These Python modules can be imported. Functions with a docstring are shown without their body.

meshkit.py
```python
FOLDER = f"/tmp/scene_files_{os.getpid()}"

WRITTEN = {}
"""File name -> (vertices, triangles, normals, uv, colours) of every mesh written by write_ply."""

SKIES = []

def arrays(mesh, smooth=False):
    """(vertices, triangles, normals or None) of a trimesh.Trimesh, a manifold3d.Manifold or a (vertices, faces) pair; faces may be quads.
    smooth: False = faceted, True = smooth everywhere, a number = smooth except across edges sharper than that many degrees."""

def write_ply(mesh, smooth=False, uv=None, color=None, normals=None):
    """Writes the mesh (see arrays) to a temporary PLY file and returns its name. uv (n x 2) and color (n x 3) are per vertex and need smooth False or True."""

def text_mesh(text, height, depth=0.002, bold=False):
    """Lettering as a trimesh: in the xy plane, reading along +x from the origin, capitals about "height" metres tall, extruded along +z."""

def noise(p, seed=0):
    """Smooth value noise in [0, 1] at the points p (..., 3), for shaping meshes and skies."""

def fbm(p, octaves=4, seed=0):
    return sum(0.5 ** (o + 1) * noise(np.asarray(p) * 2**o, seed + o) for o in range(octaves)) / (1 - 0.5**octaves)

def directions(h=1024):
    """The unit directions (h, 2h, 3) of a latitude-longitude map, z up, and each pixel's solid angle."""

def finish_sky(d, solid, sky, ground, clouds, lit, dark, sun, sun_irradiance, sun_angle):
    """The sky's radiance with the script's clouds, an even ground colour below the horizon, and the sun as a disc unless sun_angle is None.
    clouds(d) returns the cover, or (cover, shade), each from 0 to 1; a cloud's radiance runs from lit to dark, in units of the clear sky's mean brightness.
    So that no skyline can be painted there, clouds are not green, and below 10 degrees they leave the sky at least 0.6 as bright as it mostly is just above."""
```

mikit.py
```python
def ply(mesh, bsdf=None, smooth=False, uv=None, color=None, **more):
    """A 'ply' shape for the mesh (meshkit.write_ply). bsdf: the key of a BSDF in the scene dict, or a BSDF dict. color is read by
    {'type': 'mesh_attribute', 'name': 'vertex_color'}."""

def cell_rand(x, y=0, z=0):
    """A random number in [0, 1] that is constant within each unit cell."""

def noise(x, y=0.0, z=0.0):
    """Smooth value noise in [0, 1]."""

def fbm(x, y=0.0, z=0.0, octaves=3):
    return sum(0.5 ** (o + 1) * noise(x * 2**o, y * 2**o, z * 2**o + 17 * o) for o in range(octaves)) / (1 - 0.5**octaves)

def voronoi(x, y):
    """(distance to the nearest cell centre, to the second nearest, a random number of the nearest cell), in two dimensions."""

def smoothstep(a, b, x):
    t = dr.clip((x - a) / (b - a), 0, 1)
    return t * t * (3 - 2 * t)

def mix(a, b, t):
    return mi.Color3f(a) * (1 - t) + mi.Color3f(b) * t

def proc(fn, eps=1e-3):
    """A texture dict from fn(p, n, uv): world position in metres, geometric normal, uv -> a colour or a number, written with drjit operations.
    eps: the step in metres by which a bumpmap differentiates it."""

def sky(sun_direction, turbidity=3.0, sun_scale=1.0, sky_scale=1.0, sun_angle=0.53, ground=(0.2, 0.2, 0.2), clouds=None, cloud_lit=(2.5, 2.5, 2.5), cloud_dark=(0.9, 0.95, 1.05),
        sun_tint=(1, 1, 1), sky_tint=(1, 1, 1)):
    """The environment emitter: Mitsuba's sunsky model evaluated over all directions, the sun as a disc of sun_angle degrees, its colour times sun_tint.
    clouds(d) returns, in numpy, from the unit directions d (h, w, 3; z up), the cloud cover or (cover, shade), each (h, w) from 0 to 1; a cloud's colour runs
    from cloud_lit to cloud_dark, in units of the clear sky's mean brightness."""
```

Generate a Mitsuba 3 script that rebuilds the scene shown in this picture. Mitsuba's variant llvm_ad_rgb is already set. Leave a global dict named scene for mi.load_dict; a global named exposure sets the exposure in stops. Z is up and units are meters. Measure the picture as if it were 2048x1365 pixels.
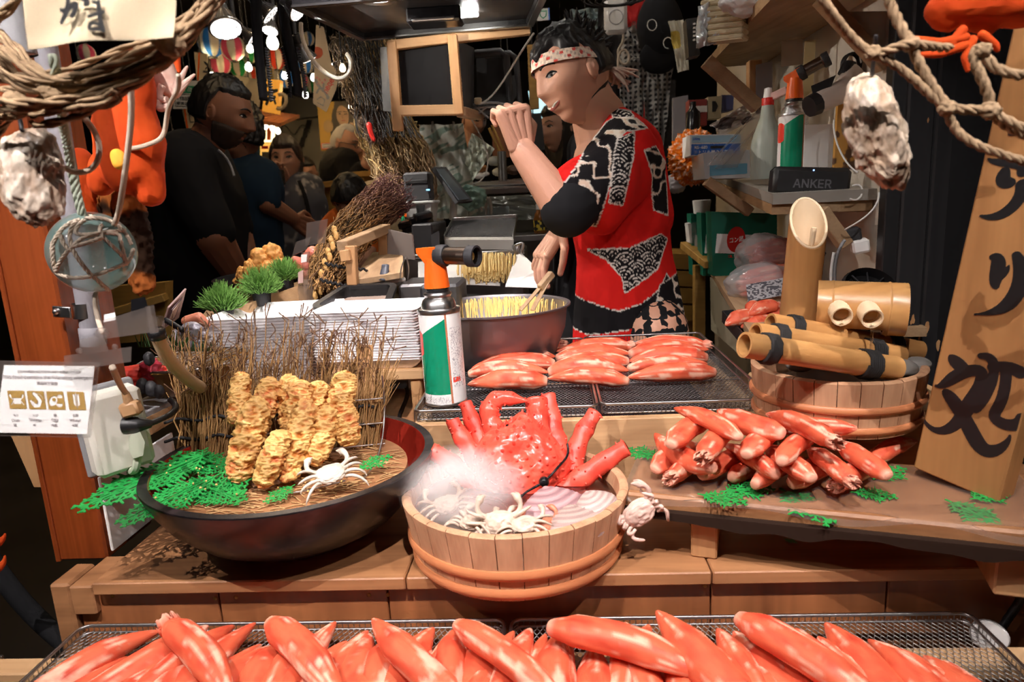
import math, random
import numpy as np
import trimesh, manifold3d
import shapely
from shapely import affinity
from shapely.geometry import Polygon, Point, LineString, box as sbox
from shapely.ops import unary_union
import mitsuba as mi
import drjit as dr
import mikit, meshkit
from mikit import proc, noise, fbm, voronoi, cell_rand, smoothstep, mix

T = mi.ScalarTransform4f
TT, CYL_, FBM, MNZ = trimesh.transformations, trimesh.creation.cylinder, meshkit.fbm, meshkit.noise
A = np.array
rng = np.random.default_rng(7)
scene, labels = {}, {}
# ------------------------------------------------------------------ camera, lights, exposure
F_PX, W_PX, H_PX = 1365.0,2048,1365
EYE = A([0.0,0.0,1.28])
_p, _r, _y = map(math.radians, (11.7,3.0,3.6))
DIR = A([-math.sin(_y) * math.cos(_p), math.cos(_y) * math.cos(_p),-math.sin(_p)])
_r0 = A([math.cos(_y), math.sin(_y),0.0]); _u0 = np.cross(_r0, DIR)
RIGHT = _r0 * math.cos(_r) - _u0 * math.sin(_r)
UP = _u0 * math.cos(_r) + _r0 * math.sin(_r)
scene['camera'] = {'type': 'thinlens', 'fov': math.degrees(2 * math.atan(1024 / F_PX)), 'fov_axis': 'x',
     'aperture_radius': 0.0016, 'focus_distance': 1.12, 'near_clip': 0.02, 'far_clip': 60.0,
     'to_world': T().look_at(origin=EYE.tolist(), target=(EYE + DIR).tolist(), up=UP.tolist())}
exposure = 0.5
WARM, NEUT, BULB = (1.0,0.80,0.62),(1.0,0.93,0.90),(1.0,0.66,0.30)
# the stall's own lamps above the counter: position, aim, spot intensity, area radiance, colour
COUNTER_LAMPS = [((-0.50,0.10,1.98),(-0.36,0.84,0.98),3.6,34.0, NEUT),
     ((0.02,0.10,2.02),(0.0,0.76,0.90),3.6,34.0,(1.0,0.90,0.88)),
     ((0.50,0.12,1.98),(0.32,0.84,0.98),2.5,34.0, NEUT),
     ((-0.30,1.05,2.10),(-0.30,1.45,1.05),4.0,24.0,(1.0,0.90,0.90)),
     ((-0.86,0.24,1.78),(-0.50,0.68,1.26),1.0,16.0, NEUT)]
STALL_LAMPS = [((0.10,0.85,2.18),22.0),((0.05,2.17,2.30),30.0),((-0.38,1.86,2.42),26.0)]      # the stall's own batten lights: centre, radiance
HOOD_LAMP_RADIANCE = 60.0
ALLEY_LAMPS = [((-1.02,1.72,2.50),50.0),((-1.35,3.3,2.6),50.0),((-0.75,4.3,2.7),60.0)]   # warm hanging lamps of the alley: centre, radiance

def look_from(px, py):
 return DIR + (px - 1024) / F_PX * RIGHT + (682.5 - py) / F_PX * UP

def at(px, py, y):        # where the ray through a photograph point meets the plane at distance y
 v = look_from(px, py)
 return EYE + v * (y / v[1])

def atz(px, py, z):       # ... meets the level z
 v = look_from(px, py)
 return EYE + v * ((z - EYE[2]) / v[2])

# ------------------------------------------------------------------ bookkeeping
def key_for(name):
 if name not in USED:
  USED.add(name)
  return name
 i = 1
 while f'{name}_{i:03d}' in USED:
  i += 1
 k = f'{name}_{i:03d}'
 USED.add(k)
 return k

USED = set()
_PLY = {}

def shape(m, mat, smooth=30, color=None, uv=None):
 if color is not None or uv is not None:
  return mikit.ply(m, mat, smooth=True if smooth else False, color=color, uv=uv)
 return mikit.ply(m, mat, smooth=smooth)

def put(name, m, mat, smooth=30, up_=None, color=None, uv=None, label=None, kind=None, to=None):
 """one entry of the scene; m is a mesh or a ready ply dict"""
 k = key_for(name if up_ is None else up_ + '__' + name)
 d = dict(m) if isinstance(m, dict) else shape(m, mat, smooth, color, uv)
 if to is not None:
  d['to_world'] = to if isinstance(to, mi.ScalarTransform4f) else T(to)
 scene[k] = d
 if label or kind:
  labels[k] = {}
  if label: labels[k]['label'] = label
  if kind: labels[k]['kind'] = kind
 return k

def thing(name, label, cat, group=None, kind=None):
 k = key_for(name)
 labels[k] = {'label': label, 'category': cat}
 if group: labels[k]['group'] = group
 if kind: labels[k]['kind'] = kind
 return k

def one(name, label, cat, m, mat, smooth=30, group=None, color=None, uv=None, to=None, kind=None):
 k = put(name, m, mat, smooth, None, color, uv, to=to)
 labels[k] = {'label': label, 'category': cat}
 if group: labels[k]['group'] = group
 if kind: labels[k]['kind'] = kind
 return k

def struct(name, m, mat, smooth=30):
 k = put(name, m, mat, smooth)
 labels[k] = {'kind': 'structure', 'label': ''}
 labels[k].pop('label')
 return k

ORD = ['first', 'second', 'third', 'fourth', 'fifth', 'sixth', 'seventh', 'eighth', 'ninth', 'tenth', 'eleventh', 'twelfth',
  'thirteenth', 'fourteenth', 'fifteenth', 'sixteenth', 'seventeenth', 'eighteenth', 'nineteenth', 'twentieth',
  'twenty-first', 'twenty-second', 'twenty-third', 'twenty-fourth', 'twenty-fifth', 'twenty-sixth', 'twenty-seventh',
  'twenty-eighth', 'twenty-ninth', 'thirtieth', 'thirty-first', 'thirty-second']

# ------------------------------------------------------------------ mesh helpers
def unit(v):
 v = np.asarray(v, float)
 return v / max(np.linalg.norm(v),1e-12)

def TM(v, f):
 return trimesh.Trimesh(np.asarray(v, float), np.asarray(f, int), process=False)

def cat(*ms):
 ms = [m for x in ms for m in (x if isinstance(x, (list, tuple)) else [x])]
 return trimesh.util.concatenate(ms)

def frame(o, x, y, z=None):
 """4x4 whose columns are the axes x, y (made square to x) and z at o"""
 x = unit(x)
 if z is None:
  z = unit(np.cross(x, y))
 else:
  z = unit(z)
 y = np.cross(z, x)
 m = np.eye(4)
 m[:3,0], m[:3,1], m[:3,2], m[:3,3] = x, unit(y), z, o
 return m

def mv(m, mat4):
 m = m.copy()
 m.apply_transform(np.asarray(mat4, float))
 return m

def shift(m, *d):
 m = m.copy()
 m.apply_translation(d if len(d) == 3 else d[0])
 return m

def rot(m, deg, axis=(0,0,1), about=(0,0,0)):
 m = m.copy()
 m.apply_transform(TT.rotation_matrix(math.radians(deg), axis, about))
 return m

def hull(pts):
 m = manifold3d.Manifold.hull_points(np.asarray(pts, float))
 a = m.to_mesh()
 return TM(a.vert_properties[:, :3], a.tri_verts)

def rbox(sx, sy, sz, b=0.002):
 """bevelled box centred on the origin"""
 b = min(b, sx * .4, sy * .4, sz * .4)
 p = []
 for x in (-1,1):
  for y in (-1,1):
   for z in (-1,1):
    X, Y, Z = x * sx / 2, y * sy / 2, z * sz / 2
    p += [(X - x * b, Y - y * b, Z),(X - x * b, Y, Z - z * b),(X, Y - y * b, Z - z * b)]
 return hull(p)

def bx(x0, x1, y0, y1, z0, z1, b=0.002):
 return shift(rbox(x1 - x0, y1 - y0, z1 - z0, b),(x0 + x1) / 2,(y0 + y1) / 2,(z0 + z1) / 2)

def bar(p, q, w, h, b=0.0015, up=(0,0,1)):
 """bevelled bar from p to q, w wide (sideways), h thick (along up)"""
 p, q = A(p, float), A(q, float)
 x = unit(q - p)
 y = np.cross(up, x)
 if np.linalg.norm(y) < 1e-3: y = np.cross((0,1,0), x)
 return mv(rbox(np.linalg.norm(q - p), w, h, b), frame((p + q) / 2, x, unit(y)))

def grid_faces(n, m, closed_m=False):
 i, j = np.meshgrid(np.arange(n - 1), np.arange(m if closed_m else m - 1), indexing='ij')
 j2 = (j + 1) % m
 q = np.stack([i * m + j, i * m + j2,(i + 1) * m + j2,(i + 1) * m + j],-1).reshape(-1,4)
 return np.vstack([q[:, [0,1,2]], q[:, [0,2,3]]])

def tube(pts, r, sides=8, cap=True, flat=None, twist=0.0):
 """tube along points; r number or per point; flat=(a) squashes the section along the frame's second axis"""
 p = np.asarray(pts, float)
 t = np.gradient(p, axis=0)
 t /= np.linalg.norm(t, axis=1, keepdims=True) + 1e-12
 a = np.zeros_like(p)
 v = np.cross(t[0],(0,0,1.0)) if abs(t[0][2]) < .95 else np.cross(t[0],(1.0,0,0))
 for i in range(len(p)):
  v = v - t[i] * (v @ t[i])
  v = v / (np.linalg.norm(v) + 1e-12)
  a[i] = v
 b = np.cross(t, a)
 r = np.broadcast_to(r, (len(p),))
 ang = np.arange(sides) * 2 * np.pi / sides
 s = 1.0 if flat is None else flat
 ca, sa = np.cos(ang), np.sin(ang) * s
 V = p[:, None] + r[:, None, None] * (ca[None, :, None] * a[:, None] + sa[None, :, None] * b[:, None])
 V = V.reshape(-1,3)
 f = grid_faces(len(p), sides, True)
 if cap:
  n = len(V)
  V = np.vstack([V, p[:1], p[-1:]])
  j = np.arange(sides)
  e = (len(p) - 1) * sides
  f = np.vstack([f, np.stack([np.full(sides, n),(j + 1) % sides, j],1),
      np.stack([np.full(sides, n + 1), e + j, e + (j + 1) % sides],1)])
 return TM(V, f)

def spline(pts, n=24):
 p = np.asarray(pts, float)
 if len(p) < 3:
  return np.linspace(p[0], p[-1], n)
 from scipy.interpolate import CubicSpline
 d = np.r_[0, np.cumsum(np.linalg.norm(np.diff(p, axis=0), axis=1) ** .5 + 1e-9)]
 return CubicSpline(d, p)(np.linspace(0, d[-1], n))

def lathe(prof, n=48, a0=0.0, a1=2 * math.pi):
 """revolve (r, z) points around z; uv too via lathe_uv"""
 prof = np.asarray(prof, float)
 full = abs(a1 - a0 - 2 * math.pi) < 1e-6
 ang = a0 + (a1 - a0) * np.arange(n + 1) / n
 if full: ang = ang[:-1]
 V = np.stack([prof[:, 0, None] * np.cos(ang), prof[:, 0, None] * np.sin(ang), np.repeat(prof[:, 1, None], len(ang),1)],-1).reshape(-1,3)
 return TM(V, grid_faces(len(prof), len(ang), full))

def sheet(fn, nu=20, nv=20, thick=0.0):
 """surface from fn(u, v) -> xyz arrays; thick gives it two sides and edges"""
 u, v = np.meshgrid(np.linspace(0,1, nu), np.linspace(0,1, nv), indexing='ij')
 P = np.stack(fn(u, v),-1)
 f = grid_faces(nu, nv)
 if not thick:
  return TM(P.reshape(-1,3), f)
 m = TM(P.reshape(-1,3), f)
 nrm = m.vertex_normals
 V = np.vstack([m.vertices + nrm * thick / 2, m.vertices - nrm * thick / 2])
 k = nu * nv
 ring = np.r_[np.arange(0, nv), np.arange(1, nu) * nv + nv - 1,(nu - 1) * nv + np.arange(nv - 2,-1,-1), np.arange(nu - 2,0,-1) * nv]
 r2 = np.roll(ring, -1)
 side = np.vstack([np.stack([ring, ring + k, r2 + k],1), np.stack([ring, r2 + k, r2],1)])
 return TM(V, np.vstack([f, f[:, ::-1] + k, side]))

def extr(poly, d, b=0.0):
 """shapely polygon -> mesh between z=0 and z=d"""
 gs = [g for g in getattr(poly, 'geoms', [poly]) if g.geom_type == 'Polygon' and g.area > 1e-10]
 return cat([trimesh.creation.extrude_polygon(g, d, engine='earcut') for g in gs])

def ico(sub=3):
 return trimesh.creation.icosphere(subdivisions=sub)

def blob(r, sub=3, amp=.15, freq=2.0, seed=0, squash=(1,1,1)):
 m = ico(sub)
 n = FBM(m.vertices * freq + seed * 3.7,3, seed)
 m.vertices = m.vertices * (1 + amp * 2 * (n[:, None] - .5)) * r * A(squash)
 return m

def bones(chain, refine=None, taubin=8, extra=()):
 """union of hulls of spheres: chain = [(p, rp, q, rq),...]"""
 S = []
 base = manifold3d.Manifold.sphere(1.0,16)
 for p, rp, q, rq in chain:
  a = base.scale([rp] * 3).translate(list(map(float, p)))
  c = base.scale([rq] * 3).translate(list(map(float, q)))
  S.append(manifold3d.Manifold.batch_hull([a, c]))
 S += list(extra)
 m = manifold3d.Manifold.batch_boolean(S, manifold3d.OpType.Add)
 if refine: m = m.refine_to_length(refine)
 a = m.to_mesh()
 t = trimesh.Trimesh(a.vert_properties[:, :3], a.tri_verts, process=True)
 if taubin: trimesh.smoothing.filter_taubin(t, iterations=taubin)
 return t

def man(m):
 return manifold3d.Manifold(manifold3d.Mesh(np.asarray(m.vertices, np.float32), np.asarray(m.faces, np.uint32)))

def brush(strokes, res=6):
 """brush strokes [[(x, y, r),...],...] -> shapely polygon"""
 out = []
 for s in strokes:
  s = np.asarray(s, float)
  q = spline(s, max(8, len(s) * 6)) if len(s) > 2 else np.linspace(s[0], s[-1],6)
  for a, c in zip(q[:-1], q[1:]):
   out.append(unary_union([Point(a[:2]).buffer(max(a[2],1e-3), res), Point(c[:2]).buffer(max(c[2],1e-3), res)]).convex_hull)
 return unary_union(out)

def panel(corners, thick=0.002):
 """slab on 4 corners (tl, tr, br, bl as seen), thickness behind"""
 c = [A(x, float) for x in corners]
 n = unit(np.cross(c[1] - c[0], c[3] - c[0])) * thick
 return hull([*c, *[x + n for x in c]])

def on_plane(o, x, y):
 """frame for flat print: x right, y up, z towards the viewer"""
 return frame(o, x, y)

def col(m, fn):
 return np.asarray(fn(np.asarray(m.vertices)), float)

def srgb(*c):
 c = np.asarray(c, float) / 255.0
 return tuple(np.where(c <= .04045, c / 12.92,((c + .055) / 1.055) ** 2.4))

# ------------------------------------------------------------------ materials
def mat(name, rgb, rough=.5, metal=0.0, spec=.5, **k):
 b = {'type': 'principled', 'base_color': rgb if isinstance(rgb, dict) else {'type': 'rgb', 'value': list(rgb)},
   'roughness': rough, 'metallic': metal, 'specular': spec, **k}
 scene['bsdf_' + name] = {'type': 'twosided', 'b': b}
 return 'bsdf_' + name

def bumped(name, rgb, rough, fn, height, eps=1e-3, **k):
 b = {'type': 'principled', 'base_color': rgb if isinstance(rgb, dict) else {'type': 'rgb', 'value': list(rgb)}, 'roughness': rough, **k}
 scene['bsdf_' + name] = {'type': 'twosided', 'b': {'type': 'bumpmap', 'arbitrary': proc(fn, eps), 'scale': height, 'b': b}}
 return 'bsdf_' + name

def wood_tex(dark, light, axis='x', f=60.0, wear=.25):
 def fn(p, n, uv):
  al, b, c = {'x': (p.x, p.y, p.z), 'y': (p.y, p.x, p.z), 'z': (p.z, p.x, p.y)}[axis]
  w = fbm(al * 3.0, b * 9.0, c * 9.0,2)
  g = fbm(al * 2.5, b * f + w * 4.0, c * f + w * 3.0,3)
  r = dr.abs(dr.sin((b + c) * f * 1.1 + w * 14.0))
  fine = noise(al * 14.0, b * f * 7, c * f * 7)
  t = dr.clip(g * .75 + r * .22 + fine * .22 - .1,0,1)
  return mix(dark, light, t) * (1.0 - wear * smoothstep(.5,.85, fbm(al * 6, b * 14, c * 14 + 5.0,3)))
 return proc(fn)

VC = {'type': 'mesh_attribute', 'name': 'vertex_color'}
V_MATTE = mat('vcol_matte', VC, .8, spec=.25)
V_SATIN = mat('vcol_satin', VC, .42, spec=.5)
V_WET = mat('vcol_wet', VC, .22, spec=.6)
V_CLOTH = mat('vcol_cloth', VC, .9, spec=.1, sheen=.4)
WOOD_COUNTER = mat('wood_counter', wood_tex((.17,.068,.026),(.42,.20,.088), 'x', 45),.5, spec=.4)
WOOD_FRONT = mat('wood_front', wood_tex((.15,.048,.018),(.38,.14,.052), 'z', 30),.4, spec=.5)
WOOD_POST = mat('wood_post', wood_tex((.13,.022,.005),(.27,.055,.012), 'z', 70),.35, spec=.5)
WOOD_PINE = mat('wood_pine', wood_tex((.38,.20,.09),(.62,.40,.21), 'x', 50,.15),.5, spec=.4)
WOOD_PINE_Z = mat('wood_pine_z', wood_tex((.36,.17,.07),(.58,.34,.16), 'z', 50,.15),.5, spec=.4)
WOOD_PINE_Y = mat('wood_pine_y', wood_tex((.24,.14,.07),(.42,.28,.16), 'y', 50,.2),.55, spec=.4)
WOOD_TUB = mat('wood_tub', wood_tex((.34,.16,.08),(.60,.36,.21), 'z', 75,.25),.5, spec=.4)
WOOD_SIGN = mat('wood_sign', wood_tex((.27,.12,.042),(.43,.215,.078), 'z', 38,.1),.5, spec=.4)
WOOD_YELLOW = mat('wood_yellow', wood_tex((.24,.12,.025),(.45,.26,.06), 'x', 25,.2),.5)
BAMBOO = mat('bamboo', wood_tex((.34,.15,.045),(.58,.32,.12), 'x', 30,.35),.3, spec=.5)
BAMBOO_Z = mat('bamboo_z', wood_tex((.27,.115,.035),(.56,.30,.11), 'z', 30,.4),.35, spec=.5)
BAMBOO_IN = mat('bamboo_inside', (.66,.50,.32),.55)
HOOP = mat('hoop_copper', (.50,.19,.08),.35, spec=.6)
BLACK = mat('black', (.008,.008,.009),.45)
BLACK_SOFT = mat('black_soft', (.010,.010,.011),.9, spec=.1)
BLACK_GLOSS = mat('black_gloss', (.006,.006,.007),.18)
CHARCOAL = mat('charcoal', (.022,.022,.025),.55)
DARKGREY = mat('dark_grey', (.05,.05,.055),.5)
GREY = mat('grey', (.24,.24,.25),.5)
PVC = mat('pvc', (.23,.22,.24),.45)
WHITE = mat('white', (.78,.77,.75),.45)
WHITE_WALL = mat('white_wall', (.56,.50,.42),.7)
PAPER = mat('paper', (.56,.46,.31),.8, spec=.2)
PAPER_WHITE = mat('paper_white', (.80,.79,.77),.7, spec=.3)
FOAM = mat('foam_plastic', (.86,.85,.86),.45, spec=.35)
STEEL = mat('steel', (.62,.61,.60),.28,1.0)
STEEL_DULL = mat('steel_dull', (.30,.29,.29),.38,1.0)
WIRE_BRIGHT = mat('wire_bright', (.62,.60,.58),.4,1.0)
WIRE = mat('wire', (.20,.19,.19),.42,1.0)
STEEL_DARK = mat('steel_dark', (.20,.20,.20),.4,1.0)
ORANGE = mat('torch_orange', (.85,.13,.012),.32)
RED = mat('red', (.55,.02,.015),.45)
RED_LACQ = mat('red_lacquer', (.20,.012,.006),.22, spec=.6, clearcoat=.6)
BLUE = mat('blue', (.03,.12,.45),.5)
GREEN = mat('green', (.01,.24,.11),.5)
YELLOW = mat('yellow', (.80,.48,.06),.5)
GOLD = mat('gold', (.36,.22,.06),.6)
ROPE = mat('rope', wood_tex((.16,.10,.055),(.40,.29,.17), 'x', 160,.3),.9, spec=.1)
ROPE_PALE = mat('rope_pale', (.46,.38,.30),.85, spec=.15)
ROPE_GREEN = mat('rope_green', (.30,.33,.26),.9, spec=.1)
TWINE = mat('twine_black', (.012,.011,.011),.85)
LEAF = mat('plastic_leaf', (.015,.26,.05),.4)
SKIN = mat('skin', (.52,.27,.18),.5, spec=.35)
SKIN_DARK = mat('skin_dark', (.24,.105,.060),.5, spec=.35)
SKIN_MID = mat('skin_mid', (.42,.22,.15),.5, spec=.35)
HAIR = mat('hair_black', (.006,.005,.005),.45, spec=.4)
HAIR_GREY = mat('hair_grey', (.36,.34,.32),.7)
EYE_WHITE = mat('eye_white', (.42,.38,.35),.35)
TEETH = mat('teeth', (.78,.74,.66),.3)
LIP = mat('lip', (.36,.10,.08),.45)
NAVY = mat('navy_cloth', (.010,.022,.040),.9, spec=.1)
WATER = 'bsdf_water'
scene[WATER] = {'type': 'dielectric', 'int_ior': 1.33, 'ext_ior': 1.0}
GLASS = 'bsdf_glass_thin'
scene[GLASS] = {'type': 'thindielectric', 'int_ior': 1.5}

def clear(name, rgb, opacity, rough=.15, spec=.6):
 """thin plastic film: mostly see-through sheet with a faint tint of its own"""
 scene['bsdf_' + name] = {'type': 'blendbsdf', 'weight': float(opacity), 'a': {'type': 'thindielectric', 'int_ior': 1.45},
        'b': {'type': 'twosided', 'b': {'type': 'principled', 'base_color': {'type': 'rgb', 'value': list(rgb)}, 'roughness': rough, 'specular': spec}}}
 return 'bsdf_' + name

FILM = clear('film', (.7,.7,.7),.04)
ACRYLIC = clear('acrylic', (.34,.28,.25),.11)
BAGFILM = clear('bag_film', (.72,.74,.76),.28,.12)
SMOKE_BIN = clear('milky_plastic', (.66,.72,.76),.55,.3)
GLASS_GREEN = clear('float_glass', (.16,.28,.26),.34,.06)

def lamp(rgb, s, w=1.0):
 return {'type': 'area', 'radiance': {'type': 'rgb', 'value': [float(c) * s for c in rgb]}, 'sampling_weight': float(w)}
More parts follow.
